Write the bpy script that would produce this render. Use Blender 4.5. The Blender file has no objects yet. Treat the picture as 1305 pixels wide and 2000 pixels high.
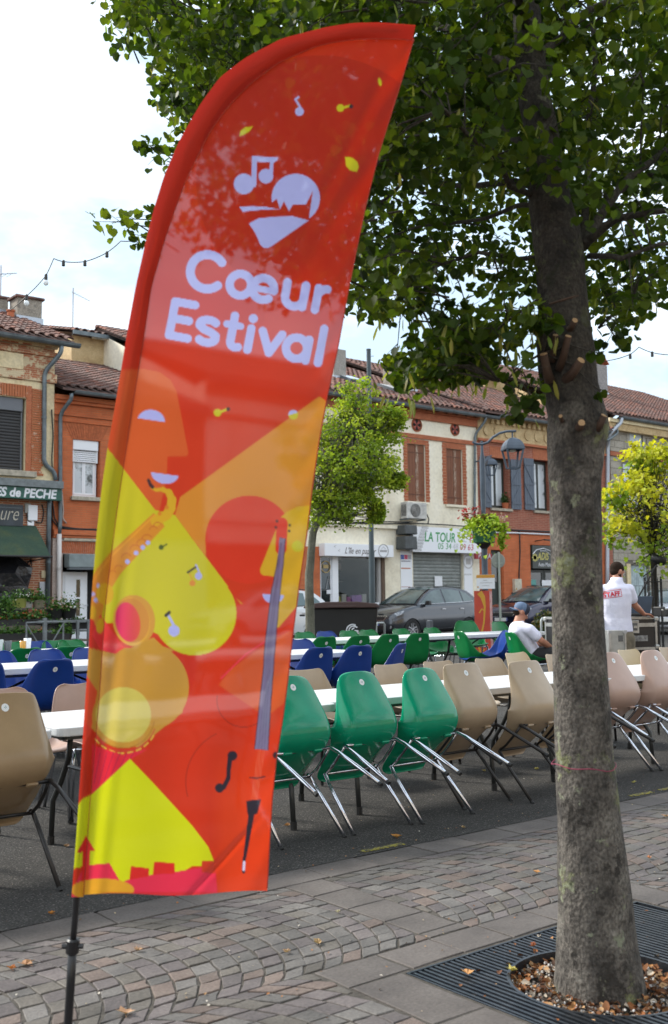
import bpy, bmesh, math, random
import numpy as np
from mathutils import Vector, Matrix, noise
rad = math.radians
PI = math.pi
S = bpy.context.scene
COL = S.collection
rnd = random.Random(7)

# ------------------------------------------------------------ camera
# X runs along the street, Y from the camera across the square to the shop fronts, Z up
FPX, YAW, PITCH, ROLL, H = 2050.9, rad(51.143), rad(4.86), rad(-0.642), 1.37
_F = Vector((math.cos(YAW)*math.cos(PITCH), math.sin(YAW)*math.cos(PITCH), math.sin(PITCH)))
_R = Vector((math.sin(YAW), -math.cos(YAW), 0))
_U = _R.cross(_F)
CR = _R*math.cos(ROLL) + _U*math.sin(ROLL)
CU = -_R*math.sin(ROLL) + _U*math.cos(ROLL)
cam = bpy.data.cameras.new('camera')
cam.sensor_fit = 'VERTICAL'; cam.sensor_height = 36; cam.lens = FPX/2000*36
cam.dof.use_dof = True; cam.dof.focus_distance = 7.2; cam.dof.aperture_fstop = 4.2
cam.clip_start = 0.1; cam.clip_end = 2000
co = bpy.data.objects.new('camera', cam); COL.objects.link(co)
co.matrix_world = Matrix(((CR.x, CU.x, -_F.x, 0), (CR.y, CU.y, -_F.y, 0), (CR.z, CU.z, -_F.z, H), (0, 0, 0, 1)))
S.camera = co

# ------------------------------------------------------------ sky, sun, exposure
SUN_EL, SUN_AZ = rad(38), rad(118)          # azimuth measured from +X towards +Y
W = bpy.data.worlds.new('World'); S.world = W; W.use_nodes = True
nt = W.node_tree; N = nt.nodes; LK = nt.links
bg = N['Background']
sky = N.new('ShaderNodeTexSky'); sky.sky_type = 'NISHITA'; sky.sun_disc = False
sky.sun_elevation = SUN_EL; sky.sun_rotation = rad(90)-SUN_AZ
sky.air_density = 1.0; sky.dust_density = 2.0
tc = N.new('ShaderNodeTexCoord')
mp = N.new('ShaderNodeMapping'); mp.inputs['Scale'].default_value = (1, 1, 2.2)
nz = N.new('ShaderNodeTexNoise'); nz.inputs['Scale'].default_value = 2.1; nz.inputs['Detail'].default_value = 7; nz.inputs['Roughness'].default_value = .55
rp = N.new('ShaderNodeValToRGB'); rp.color_ramp.elements[0].position = .40; rp.color_ramp.elements[1].position = .58
rp.color_ramp.elements[0].color = (.30, .30, .30, 1); rp.color_ramp.elements[1].color = (1, 1, 1, 1)
mx = N.new('ShaderNodeMixRGB'); mx.inputs[2].default_value = (10.2, 10.6, 11.0, 1)
LK.new(tc.outputs['Generated'], mp.inputs['Vector']); LK.new(mp.outputs[0], nz.inputs['Vector'])
LK.new(nz.outputs['Fac'], rp.inputs[0]); LK.new(rp.outputs[0], mx.inputs[0])
ad = N.new('ShaderNodeMixRGB'); ad.blend_type = 'ADD'; ad.inputs[0].default_value = 1; ad.inputs[2].default_value = (1.9, 3.5, 5.0, 1)
dm = N.new('ShaderNodeMixRGB'); dm.blend_type = 'MULTIPLY'; dm.inputs[0].default_value = 1; dm.inputs[2].default_value = (.16, .16, .16, 1)
LK.new(sky.outputs[0], dm.inputs[1]); LK.new(dm.outputs[0], ad.inputs[1]); LK.new(ad.outputs[0], mx.inputs[1]); LK.new(mx.outputs[0], bg.inputs['Color'])
bg.inputs['Strength'].default_value = 0.10
sl = bpy.data.lights.new('sun', 'SUN'); sl.energy = 3.0; sl.angle = rad(10); sl.color = (1, .95, .86)
so = bpy.data.objects.new('sun', sl); COL.objects.link(so)
sd = Vector((math.cos(SUN_EL)*math.cos(SUN_AZ), math.cos(SUN_EL)*math.sin(SUN_AZ), math.sin(SUN_EL)))
so.rotation_euler = sd.to_track_quat('Z', 'Y').to_euler()
S.view_settings.view_transform = 'Standard'; S.view_settings.look = 'None'
S.view_settings.gamma = 1; S.view_settings.exposure = 0.82; S.view_settings.use_curve_mapping = False
S.cycles.max_bounces = 6; S.cycles.transparent_max_bounces = 12; S.cycles.use_denoising = True

# ------------------------------------------------------------ where a photo pixel meets the place
def ray(x, y): return CR*((x-652.5)/FPX) - CU*((y-1000)/FPX) + _F
def at(x, y, t): d = ray(x, y); return Vector((d.x*t, d.y*t, H+d.z*t))
def onY(x, y, Y): d = ray(x, y); t = Y/d.y; return Vector((d.x*t, Y, H+d.z*t))
def onZ(x, y, z): d = ray(x, y); t = (z-H)/d.z; return Vector((d.x*t, d.y*t, z))
def gz(Y):
    u = min(1, max(0, (Y-5.7)/2.6)); return .16*u*u*(3-2*u)

# ------------------------------------------------------------ materials
MATS = {}
def M(name, col=(.5, .5, .5), rough=.6, metal=0, n=None, col2=None, bump=None, spec=None, coat=0, mode='Object', stretch=None, alpha=None, detail=5, contrast=(.35, .65)):
    if name in MATS: return MATS[name]
    m = bpy.data.materials.new(name); m.use_nodes = True; MATS[name] = m
    t = m.node_tree; b = t.nodes['Principled BSDF']
    b.inputs['Base Color'].default_value = (*col, 1); b.inputs['Roughness'].default_value = rough; b.inputs['Metallic'].default_value = metal
    if spec is not None: b.inputs['Specular IOR Level'].default_value = spec
    if coat: b.inputs['Coat Weight'].default_value = coat; b.inputs['Coat Roughness'].default_value = .08
    if n or bump:
        c = t.nodes.new('ShaderNodeTexCoord'); mpn = t.nodes.new('ShaderNodeMapping')
        if stretch: mpn.inputs['Scale'].default_value = stretch
        if mode == 'World':
            g = t.nodes.new('ShaderNodeNewGeometry'); t.links.new(g.outputs['Position'], mpn.inputs['Vector'])
        else: t.links.new(c.outputs[mode], mpn.inputs['Vector'])
    if n:
        x = t.nodes.new('ShaderNodeTexNoise'); x.inputs['Scale'].default_value = n; x.inputs['Detail'].default_value = detail; x.inputs['Roughness'].default_value = .65
        t.links.new(mpn.outputs[0], x.inputs['Vector'])
        r = t.nodes.new('ShaderNodeValToRGB'); r.color_ramp.elements[0].position = contrast[0]; r.color_ramp.elements[1].position = contrast[1]
        c2 = col2 or tuple(v*.6 for v in col)
        r.color_ramp.elements[0].color = (*c2, 1); r.color_ramp.elements[1].color = (*col, 1)
        t.links.new(x.outputs['Fac'], r.inputs[0]); t.links.new(r.outputs[0], b.inputs['Base Color'])
    if bump:
        x = t.nodes.new('ShaderNodeTexNoise'); x.inputs['Scale'].default_value = bump[0]; x.inputs['Detail'].default_value = 4
        t.links.new(mpn.outputs[0], x.inputs['Vector'])
        u = t.nodes.new('ShaderNodeBump'); u.inputs['Strength'].default_value = bump[1]; u.inputs['Distance'].default_value = bump[2] if len(bump) > 2 else .01
        t.links.new(x.outputs['Fac'], u.inputs['Height']); t.links.new(u.outputs[0], b.inputs['Normal'])
    return m

def mottled(name, cols, scale=8, rough=.8, bump=(60, .4, .006), fine=(40, .35), mode='Object', stretch=None, rand=0.0):
    """several colours blended by noise, speckled by a finer noise, tinted a little per object"""
    if name in MATS: return MATS[name]
    m = M(name, cols[0], rough); t = m.node_tree; b = t.nodes['Principled BSDF']
    mpn = t.nodes.new('ShaderNodeMapping')
    if stretch: mpn.inputs['Scale'].default_value = stretch
    if mode == 'World':
        g = t.nodes.new('ShaderNodeNewGeometry'); t.links.new(g.outputs['Position'], mpn.inputs['Vector'])
    else:
        c = t.nodes.new('ShaderNodeTexCoord'); t.links.new(c.outputs[mode], mpn.inputs['Vector'])
    x = t.nodes.new('ShaderNodeTexNoise'); x.inputs['Scale'].default_value = scale; x.inputs['Detail'].default_value = 6; x.inputs['Roughness'].default_value = .6
    t.links.new(mpn.outputs[0], x.inputs['Vector'])
    r = t.nodes.new('ShaderNodeValToRGB'); cr = r.color_ramp
    for i, cc in enumerate(cols):
        p = .3+.4*i/max(1, len(cols)-1)
        e = cr.elements[i] if i < 2 else cr.elements.new(p)
        e.position = p; e.color = (*cc, 1)
    cr.elements[1].position = .3+.4*(1)/max(1, len(cols)-1)
    t.links.new(x.outputs['Fac'], r.inputs[0])
    last = r.outputs[0]
    f = t.nodes.new('ShaderNodeTexNoise'); f.inputs['Scale'].default_value = fine[0]; f.inputs['Detail'].default_value = 3
    t.links.new(mpn.outputs[0], f.inputs['Vector'])
    mr = t.nodes.new('ShaderNodeMapRange'); mr.inputs['From Min'].default_value = .3; mr.inputs['From Max'].default_value = .7
    mr.inputs['To Min'].default_value = 1-fine[1]; mr.inputs['To Max'].default_value = 1+fine[1]
    t.links.new(f.outputs['Fac'], mr.inputs['Value'])
    mm = t.nodes.new('ShaderNodeMixRGB'); mm.blend_type = 'MULTIPLY'; mm.inputs[0].default_value = 1
    t.links.new(last, mm.inputs[1]); t.links.new(mr.outputs[0], mm.inputs[2]); last = mm.outputs[0]
    if rand:
        oi = t.nodes.new('ShaderNodeObjectInfo'); h = t.nodes.new('ShaderNodeHueSaturation')
        a = t.nodes.new('ShaderNodeMapRange'); a.inputs['To Min'].default_value = 1-rand; a.inputs['To Max'].default_value = 1+rand
        t.links.new(oi.outputs['Random'], a.inputs['Value']); t.links.new(a.outputs[0], h.inputs['Value']); t.links.new(last, h.inputs['Color']); last = h.outputs[0]
    t.links.new(last, b.inputs['Base Color'])
    if bump:
        x = t.nodes.new('ShaderNodeTexNoise'); x.inputs['Scale'].default_value = bump[0]; x.inputs['Detail'].default_value = 4
        t.links.new(mpn.outputs[0], x.inputs['Vector'])
        u = t.nodes.new('ShaderNodeBump'); u.inputs['Strength'].default_value = bump[1]; u.inputs['Distance'].default_value = bump[2]
        t.links.new(x.outputs['Fac'], u.inputs['Height']); t.links.new(u.outputs[0], b.inputs['Normal'])
    return m

def attrmat(name, attr='tint', rough=.7, trans=0.0, bump=None, spec=.3, tr_tint=(1.2, 1.3, .6)):
    """colour from a per-face attribute; optional translucency for leaves"""
    if name in MATS: return MATS[name]
    m = M(name, (.5, .5, .5), rough, spec=spec); t = m.node_tree; b = t.nodes['Principled BSDF']
    a = t.nodes.new('ShaderNodeAttribute'); a.attribute_name = attr
    t.links.new(a.outputs['Color'], b.inputs['Base Color'])
    if trans:
        tb = t.nodes.new('ShaderNodeBsdfTranslucent'); mi = t.nodes.new('ShaderNodeMixShader'); mi.inputs[0].default_value = trans
        ml = t.nodes.new('ShaderNodeMixRGB'); ml.blend_type = 'MULTIPLY'; ml.inputs[0].default_value = 1; ml.inputs[2].default_value = (*tr_tint, 1)
        t.links.new(a.outputs['Color'], ml.inputs[1]); t.links.new(ml.outputs[0], tb.inputs['Color'])
        o = t.nodes['Material Output']
        t.links.new(b.outputs[0], mi.inputs[1]); t.links.new(tb.outputs[0], mi.inputs[2]); t.links.new(mi.outputs[0], o.inputs['Surface'])
    if bump:
        c = t.nodes.new('ShaderNodeTexCoord'); x = t.nodes.new('ShaderNodeTexNoise'); x.inputs['Scale'].default_value = bump[0]
        t.links.new(c.outputs['Object'], x.inputs['Vector'])
        u = t.nodes.new('ShaderNodeBump'); u.inputs['Strength'].default_value = bump[1]; u.inputs['Distance'].default_value = .005
        t.links.new(x.outputs['Fac'], u.inputs['Height']); t.links.new(u.outputs[0], b.inputs['Normal'])
    return m

def brickmat(name, c1, c2, mortar, bw=.28, bh=.062, ms=.010, patch=None, rot=False, stain=(.75, 1.1)):
    """bricks in world metres on walls facing the square (x, z) or side walls (y, z)"""
    if name in MATS: return MATS[name]
    m = M(name, c1, .85); t = m.node_tree; b = t.nodes['Principled BSDF']
    g = t.nodes.new('ShaderNodeNewGeometry'); sp = t.nodes.new('ShaderNodeSeparateXYZ'); cb = t.nodes.new('ShaderNodeCombineXYZ')
    ad = t.nodes.new('ShaderNodeMath'); ad.operation = 'ADD'
    t.links.new(g.outputs['Position'], sp.inputs[0]); t.links.new(sp.outputs['X'], ad.inputs[0]); t.links.new(sp.outputs['Y'], ad.inputs[1])
    t.links.new(ad.outputs[0], cb.inputs['X']); t.links.new(sp.outputs['Z'], cb.inputs['Y'])
    br = t.nodes.new('ShaderNodeTexBrick'); br.inputs['Scale'].default_value = 1
    br.inputs['Brick Width'].default_value = bw; br.inputs['Row Height'].default_value = bh; br.inputs['Mortar Size'].default_value = ms
    br.inputs['Mortar Smooth'].default_value = .3; br.inputs['Color1'].default_value = (*c1, 1); br.inputs['Color2'].default_value = (*c2, 1); br.inputs['Mortar'].default_value = (*mortar, 1)
    t.links.new(cb.outputs[0], br.inputs['Vector'])
    nn = t.nodes.new('ShaderNodeTexNoise'); nn.inputs['Scale'].default_value = 1.7; nn.inputs['Detail'].default_value = 8; nn.inputs['Roughness'].default_value = .7
    t.links.new(cb.outputs[0], nn.inputs['Vector'])
    mr = t.nodes.new('ShaderNodeMapRange'); mr.inputs['From Min'].default_value = .3; mr.inputs['From Max'].default_value = .7; mr.inputs['To Min'].default_value = stain[0]; mr.inputs['To Max'].default_value = stain[1]
    t.links.new(nn.outputs['Fac'], mr.inputs['Value'])
    mm = t.nodes.new('ShaderNodeMixRGB'); mm.blend_type = 'MULTIPLY'; mm.inputs[0].default_value = 1
    t.links.new(br.outputs['Color'], mm.inputs[1]); t.links.new(mr.outputs[0], mm.inputs[2]); last = mm.outputs[0]
    if patch:   # worn render left on the brick
        n2 = t.nodes.new('ShaderNodeTexNoise'); n2.inputs['Scale'].default_value = patch[1]; n2.inputs['Detail'].default_value = 9; n2.inputs['Roughness'].default_value = .75
        t.links.new(cb.outputs[0], n2.inputs['Vector'])
        r = t.nodes.new('ShaderNodeValToRGB'); r.color_ramp.elements[0].position = patch[2]; r.color_ramp.elements[1].position = patch[2]+.025
        t.links.new(n2.outputs['Fac'], r.inputs[0])
        m2 = t.nodes.new('ShaderNodeMixRGB'); t.links.new(r.outputs[0], m2.inputs[0]); t.links.new(last, m2.inputs[1]); m2.inputs[2].default_value = (*patch[0], 1); last = m2.outputs[0]
    t.links.new(last, b.inputs['Base Color'])
    u = t.nodes.new('ShaderNodeBump'); u.inputs['Strength'].default_value = .5; u.inputs['Distance'].default_value = .008; u.invert = True
    t.links.new(br.outputs['Fac'], u.inputs['Height']); t.links.new(u.outputs[0], b.inputs['Normal'])
    return m

# ------------------------------------------------------------ mesh helpers
class MB:
    def __init__(s): s.v = []; s.f = []; s.m = []; s.c = []; s.cur = 0; s.tint = None
    def add(s, vs, fs, mi=None, tint=None):
        o = len(s.v); s.v += [tuple(v) for v in vs]
        for f in fs:
            s.f.append(tuple(i+o for i in f)); s.m.append(s.cur if mi is None else mi); s.c.append(tint or s.tint or (.5, .5, .5))
        return s
    def box(s, c, d, rz=0, mi=None, mtx=None, tint=None, taper=1.0):
        hx, hy, hz = d[0]/2, d[1]/2, d[2]/2
        vs = [Vector((x*(taper if z > 0 else 1), y*(taper if z > 0 else 1), z)) for z in (-hz, hz) for y in (-hy, hy) for x in (-hx, hx)]
        if mtx is not None: vs = [mtx @ v for v in vs]
        if rz: r = Matrix.Rotation(rz, 3, 'Z'); vs = [r @ v for v in vs]
        vs = [v+Vector(c) for v in vs]
        return s.add(vs, [(0, 2, 3, 1), (4, 5, 7, 6), (0, 1, 5, 4), (2, 6, 7, 3), (0, 4, 6, 2), (1, 3, 7, 5)], mi, tint)
    def bx(s, x0, x1, y0, y1, z0, z1, mi=None, tint=None):
        return s.box(((x0+x1)/2, (y0+y1)/2, (z0+z1)/2), (abs(x1-x0), abs(y1-y0), abs(z1-z0)), mi=mi, tint=tint)
    def tube(s, pts, r, n=8, mi=None, caps=True, tint=None):
        pts = [Vector(p) for p in pts]; rs = r if isinstance(r, (list, tuple)) else [r]*len(pts)
        vs = []; fs = []; prev = None
        for i, p in enumerate(pts):
            d = (pts[min(i+1, len(pts)-1)]-pts[max(i-1, 0)])
            d = d.normalized() if d.length > 1e-9 else Vector((0, 0, 1))
            if prev is None:
                a = Vector((0, 0, 1)) if abs(d.z) < .9 else Vector((1, 0, 0)); u = d.cross(a).normalized()
            else:
                u = (prev - d*prev.dot(d)); u = u.normalized() if u.length > 1e-6 else d.cross(Vector((1, 0, 0))).normalized()
            prev = u; w = d.cross(u)
            for k in range(n):
                a = 2*PI*k/n; vs.append(p+(u*math.cos(a)+w*math.sin(a))*rs[i])
        for i in range(len(pts)-1):
            for k in range(n):
                k2 = (k+1) % n; fs.append((i*n+k, i*n+k2, (i+1)*n+k2, (i+1)*n+k))
        if caps: fs.append(tuple(range(n))[::-1]); fs.append(tuple((len(pts)-1)*n+k for k in range(n)))
        return s.add(vs, fs, mi, tint)
    def lathe(s, prof, n=20, c=(0, 0, 0), mi=None, axis='Z', tint=None, caps=True):
        closed = len(prof) > 3 and abs(prof[0][0]-prof[-1][0]) < 1e-3*0+prof[0][0]*.25 and prof[0][1] == prof[-1][1] and prof[0][1] == 0 and axis == 'Y'
        vs = []; fs = []; c = Vector(c)
        for (r, z) in prof:
            for k in range(n):
                a = 2*PI*k/n; x, y = r*math.cos(a), r*math.sin(a)
                p = (x, y, z) if axis == 'Z' else ((x, z, y) if axis == 'Y' else (z, x, y))
                vs.append(Vector(p)+c)
        for i in range(len(prof)-1):
            for k in range(n):
                k2 = (k+1) % n; fs.append((i*n+k, i*n+k2, (i+1)*n+k2, (i+1)*n+k))
        if caps and not closed: fs += [tuple(range(n))[::-1], tuple((len(prof)-1)*n+k for k in range(n))]
        return s.add(vs, fs, mi, tint)
    def prism(s, poly, z0, z1, mi=None, fn=None, tint=None):
        """poly: list of (a, b); fn maps (a, b, h) to a point"""
        fn = fn or (lambda a, b, h: (a, b, h)); n = len(poly)
        vs = [fn(a, b, z0) for a, b in poly]+[fn(a, b, z1) for a, b in poly]
        fs = [tuple(range(n))[::-1], tuple(range(n, 2*n))]+[(i, (i+1) % n, n+(i+1) % n, n+i) for i in range(n)]
        return s.add(vs, fs, mi, tint)
    def quad(s, a, b, c, d, mi=None, tint=None): return s.add([a, b, c, d], [(0, 1, 2, 3)], mi, tint)
    def build(s, name, mats, parent=None, smooth=False, loc=None, attr=False, kind=None, angle=None):
        me = bpy.data.meshes.new(name); me.from_pydata([tuple(v) for v in s.v], [], s.f)
        mats = mats if isinstance(mats, (list, tuple)) else [mats]
        for m in mats: me.materials.append(m)
        if len(mats) > 1: me.polygons.foreach_set('material_index', s.m)
        if smooth: me.polygons.foreach_set('use_smooth', [True]*len(s.f))
        if attr:
            at_ = me.attributes.new('tint', 'FLOAT_COLOR', 'FACE')
            at_.data.foreach_set('color', np.array([(*c, 1) for c in s.c], dtype=np.float32).ravel())
        me.update()
        if smooth and angle:
            try: me.set_sharp_from_angle(angle=angle)
            except Exception: pass
        return link(name, me, parent, loc, kind)
def link(name, me, parent=None, loc=None, kind=None):
    o = bpy.data.objects.new(name, me); COL.objects.link(o)
    if parent is not None: o.parent = parent
    if loc is not None: o.location = loc
    if kind: o['kind'] = kind
    return o
def bevel(o, w=.01, seg=2, ang=35):
    m = o.modifiers.new('bevel', 'BEVEL'); m.width = w; m.segments = seg; m.limit_method = 'ANGLE'; m.angle_limit = rad(ang); return o
def tag(o, label, cat, group=None):
    o['label'] = label; o['category'] = cat
    if group: o['group'] = group
    return o
def thing(name, label, cat, loc=(0, 0, 0), rz=0, group=None, rx=0):
    o = bpy.data.objects.new(name, None); COL.objects.link(o); o.location = loc; o.rotation_euler = (rx, 0, rz); o.empty_display_size = .1
    return tag(o, label, cat, group)
KIDS = {}
def clone(root, loc, rz=0, rx=0, label=None, group=None, lab=None):
    r = root.copy(); COL.objects.link(r); r.location = loc; r.rotation_euler = (rx, 0, rz)
    if label: r['label'] = label
    if group: r['group'] = group
    def rec(src, dst):
        for ch in src.children:
            c = ch.copy(); COL.objects.link(c); c.parent = dst; rec(ch, c)
    rec(root, r)
    return r
FONT = None
def text_mesh(body, size, shear=0, extrude=.002, align='LEFT', space=1, bold=0):
    cu = bpy.data.curves.new('lettering', 'FONT'); cu.body = body; cu.size = size; cu.shear = shear; cu.extrude = extrude
    cu.align_x = align; cu.space_character = space; cu.offset = bold; cu.resolution_u = 3
    o = bpy.data.objects.new('lettering', cu); COL.objects.link(o)
    dg = bpy.context.evaluated_depsgraph_get(); dg.update()
    me = bpy.data.meshes.new_from_object(o.evaluated_get(dg)); bpy.data.objects.remove(o); bpy.data.curves.remove(cu)
    return me
def lettering(body, size, loc, mat, parent=None, face='-Y', shear=0, align='LEFT', space=1, width=None, bold=0, extrude=.002, rot=None, name='lettering'):
    me = text_mesh(body, size, shear, extrude, align, space, bold)
    me.materials.clear(); me.materials.append(mat)
    if width:
        xs = [v.co.x for v in me.vertices]; w = max(xs)-min(xs)
        if w > 0:
            k = width/w
            for v in me.vertices: v.co.x *= k
    o = link(name, me, parent); o.location = loc
    o.rotation_euler = rot if rot else (rad(90), 0, 0)
    return o
# ============================================================ ground
ASPH = mottled('asphalt', [(.015, .014, .013), (.028, .026, .024), (.044, .041, .038)], scale=1.6, rough=.93, bump=(95, 1.0, .010), fine=(75, .75), mode='World')
def chips(m, scale, size, col):          # pale stone chips in the surface
    t = m.node_tree; b = t.nodes['Principled BSDF']; src = b.inputs['Base Color'].links[0].from_socket
    g = t.nodes.new('ShaderNodeNewGeometry'); v = t.nodes.new('ShaderNodeTexVoronoi'); v.inputs['Scale'].default_value = scale; t.links.new(g.outputs['Position'], v.inputs['Vector'])
    a = t.nodes.new('ShaderNodeMath'); a.operation = 'LESS_THAN'; a.inputs[1].default_value = size; t.links.new(v.outputs['Distance'], a.inputs[0])
    r = t.nodes.new('ShaderNodeSeparateColor'); t.links.new(v.outputs['Color'], r.inputs[0]); c = t.nodes.new('ShaderNodeMath'); c.operation = 'MULTIPLY'; t.links.new(a.outputs[0], c.inputs[0]); t.links.new(r.outputs[0], c.inputs[1])
    x = t.nodes.new('ShaderNodeMixRGB'); x.inputs[2].default_value = (*col, 1); t.links.new(c.outputs[0], x.inputs[0]); t.links.new(src, x.inputs[1]); t.links.new(x.outputs[0], b.inputs['Base Color'])
chips(ASPH, 75, .30, (.15, .14, .125)); chips(ASPH, 19, .10, (.26, .24, .22))
def ystrip(name, x0, x1, ys, zf, mat, dz=0, nx=2):
    b = MB(); xs = [x0+(x1-x0)*i/(nx-1) for i in range(nx)]
    vs = [(x, y, zf(y)+dz) for y in ys for x in xs]
    fs = [(j*nx+i, j*nx+i+1, (j+1)*nx+i+1, (j+1)*nx+i) for j in range(len(ys)-1) for i in range(nx-1)]
    b.add(vs, fs); return b.build(name, mat, smooth=True, kind='structure')
ystrip('ground', -400, 900, [-400, 0, 5, 60, 900], lambda y: -.09, mottled('earth', [(.10, .09, .07), (.14, .13, .10)], mode='World'))
ystrip('road', -60, 160, [4.44]+[5.7+2.6*i/12 for i in range(13)]+[25.4], gz, ASPH)
# far pavement along the shops with its kerb
PAV = mottled('pale paving', [(.16, .15, .14), (.22, .20, .18)], scale=2, mode='World', bump=(50, .3, .005))
b = MB(); b.bx(-60, 160, 25.42, 27.6, -.05, .27); b.build('pavement', PAV, kind='structure')
b = MB(); b.bx(-60, 160, 25.25, 25.418, -.05, .275); bevel(b.build('kerb', M('kerb stone', (.3, .29, .27), .8, n=6, mode='World'), kind='structure'), .02)

# paved edge of the square where the flag and the tree stand
MORT = mottled('joint sand', [(.045, .04, .034), (.075, .065, .055)], scale=9, rough=.95, mode='World', bump=(200, .8, .004))
GX0, GX1, GY0, GY1 = 2.71, 4.13, 1.55, 2.97      # tree grate
paving = MB().bx(-3, GX0, -3, 4.437, -.08, -.0045).bx(GX1, 16, -3, 4.437, -.08, -.0045).bx(GX0, GX1, GY1, 4.437, -.08, -.0045).bx(GX0, GX1, -3, GY0, -.08, -.0045).build('paving', MORT, kind='structure')
STONES = [mottled('sett %s' % n, cc, scale=5, rough=.72, bump=(45, .55, .006), fine=(90, .22), mode='World', rand=.22) for n, cc in dict(
    grey=[(0.066, 0.060, 0.058), (0.100, 0.092, 0.086), (0.132, 0.122, 0.114)], mauve=[(0.068, 0.057, 0.058), (0.100, 0.084, 0.083), (0.130, 0.112, 0.106)],
    rose=[(0.084, 0.062, 0.053), (0.122, 0.090, 0.076), (0.148, 0.116, 0.098)], brown=[(0.066, 0.058, 0.049), (0.099, 0.087, 0.074), (0.128, 0.114, 0.101)]).items()]
SLABM = mottled('flagstone', [(0.066, 0.056, 0.052), (0.099, 0.085, 0.078), (0.126, 0.110, 0.101)], scale=3, rough=.75, bump=(35, .5, .006), fine=(80, .2), mode='World', rand=.13)
def stone_poly(poly, top, b, tilt=.0016, inset=.0035):
    """a split stone: uneven outline, rounded shoulder, top a little tilted"""
    cx = sum(p[0] for p in poly)/len(poly); cy = sum(p[1] for p in poly)/len(poly)
    tx, ty = rnd.uniform(-tilt, tilt)/.06, rnd.uniform(-tilt, tilt)/.06
    def ring(k, dz):
        out = []
        for (x, y) in poly:
            d = math.hypot(x-cx, y-cy); f = (d-k)/d if d > k else .2
            X, Y = cx+(x-cx)*f, cy+(y-cy)*f
            out.append((X, Y, top+dz+((X-cx)*tx+(Y-cy)*ty)*.5))
        return out
    n = len(poly); vs = ring(0, -.03)+ring(0, -.0025)+ring(inset, 0); fs = []
    for r in range(2):
        for i in range(n): fs.append((r*n+i, r*n+(i+1) % n, (r+1)*n+(i+1) % n, (r+1)*n+i))
    fs.append(tuple(2*n+i for i in range(n)))
    b.add(vs, fs)
def jit(poly, a):
    out = []
    for i, p in enumerate(poly):
        q = poly[(i+1) % len(poly)]
        out.append((p[0]+rnd.uniform(-a, a), p[1]+rnd.uniform(-a, a)))
        if rnd.random() < .6: out.append(((p[0]+q[0])/2+rnd.uniform(-a, a)*.9, (p[1]+q[1])/2+rnd.uniform(-a, a)*.9))
    return out
def rect(x0, x1, y0, y1): return [(x0, y0), (x1, y0), (x1, y1), (x0, y1)]
def seen(x, y):
    v = Vector((x, y, -H)); w = v.dot(_F)
    if w < .5: return None
    return 652.5+FPX*v.dot(CR)/w, 1000-FPX*v.dot(CU)/w, w
slabs = []; setts = []
x = .2
while x < 9.5:                                   # edge course beside the asphalt
    w = rnd.uniform(.33, .52); slabs.append(rect(x+.004, x+w-.004, 4.215, 4.435)); x += w
def slab_row_x(x0, x1, y0, y1, a=.26, c=.42):
    x = x0
    while x < x1-.05:
        w = min(rnd.uniform(a, c), x1-x)
        if x1-x-w < .12: w = x1-x
        slabs.append(rect(x+.005, x+w-.005, y0+.005, y1-.005)); x += w
def slab_row_y(y0, y1, x0, x1, a=.2, c=.3):
    y = y1
    while y > y0+.05:
        w = min(rnd.uniform(a, c), y-y0); slabs.append(rect(x0+.005, x1-.005, y-w+.005, y-.005)); y -= w
slab_row_x(2.45, 4.15, GY1+.015, GY1+.225)       # border behind the grate
slab_row_y(.6, GY1+.01, 2.45, GX0-.012, .34, .48)     # border left of the grate
slab_row_y(1.2, GY1+.22, GX1+.012, GX1+.24, .3, .4)
slab_row_y(GY1+.23, 4.21, 3.06, 3.29, .2, .27)   # cross course to the edge
slab_row_y(3.2, 4.21, 6.6, 6.82, .2, .3)
blocked = [(-1, 20, 4.20, 9), (2.44, 4.38, GY0-1, 3.2), (3.05, 3.30, 3.19, 4.22), (6.59, 6.83, 3.19, 4.22)]
def clip(P, ax, v, s_):                      # keep the side of the stone that stays clear of a slab course
    out = []
    for i in range(len(P)):
        a, c = P[i], P[(i+1) % len(P)]; da, dc = (v-a[ax])*s_, (v-c[ax])*s_
        if da >= 0: out.append(a)
        if (da > 0) != (dc > 0) and da != dc: f = da/(da-dc); out.append((a[0]+(c[0]-a[0])*f, a[1]+(c[1]-a[1])*f))
    return out
def area(P): return abs(sum(P[i][0]*P[i-1][1]-P[i-1][0]*P[i][1] for i in range(len(P))))/2 if len(P) > 2 else 0
def free(x, y): return not any(a-.02 < x < b_+.02 and c-.02 < y < d+.02 for a, b_, c, d in blocked)
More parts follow.
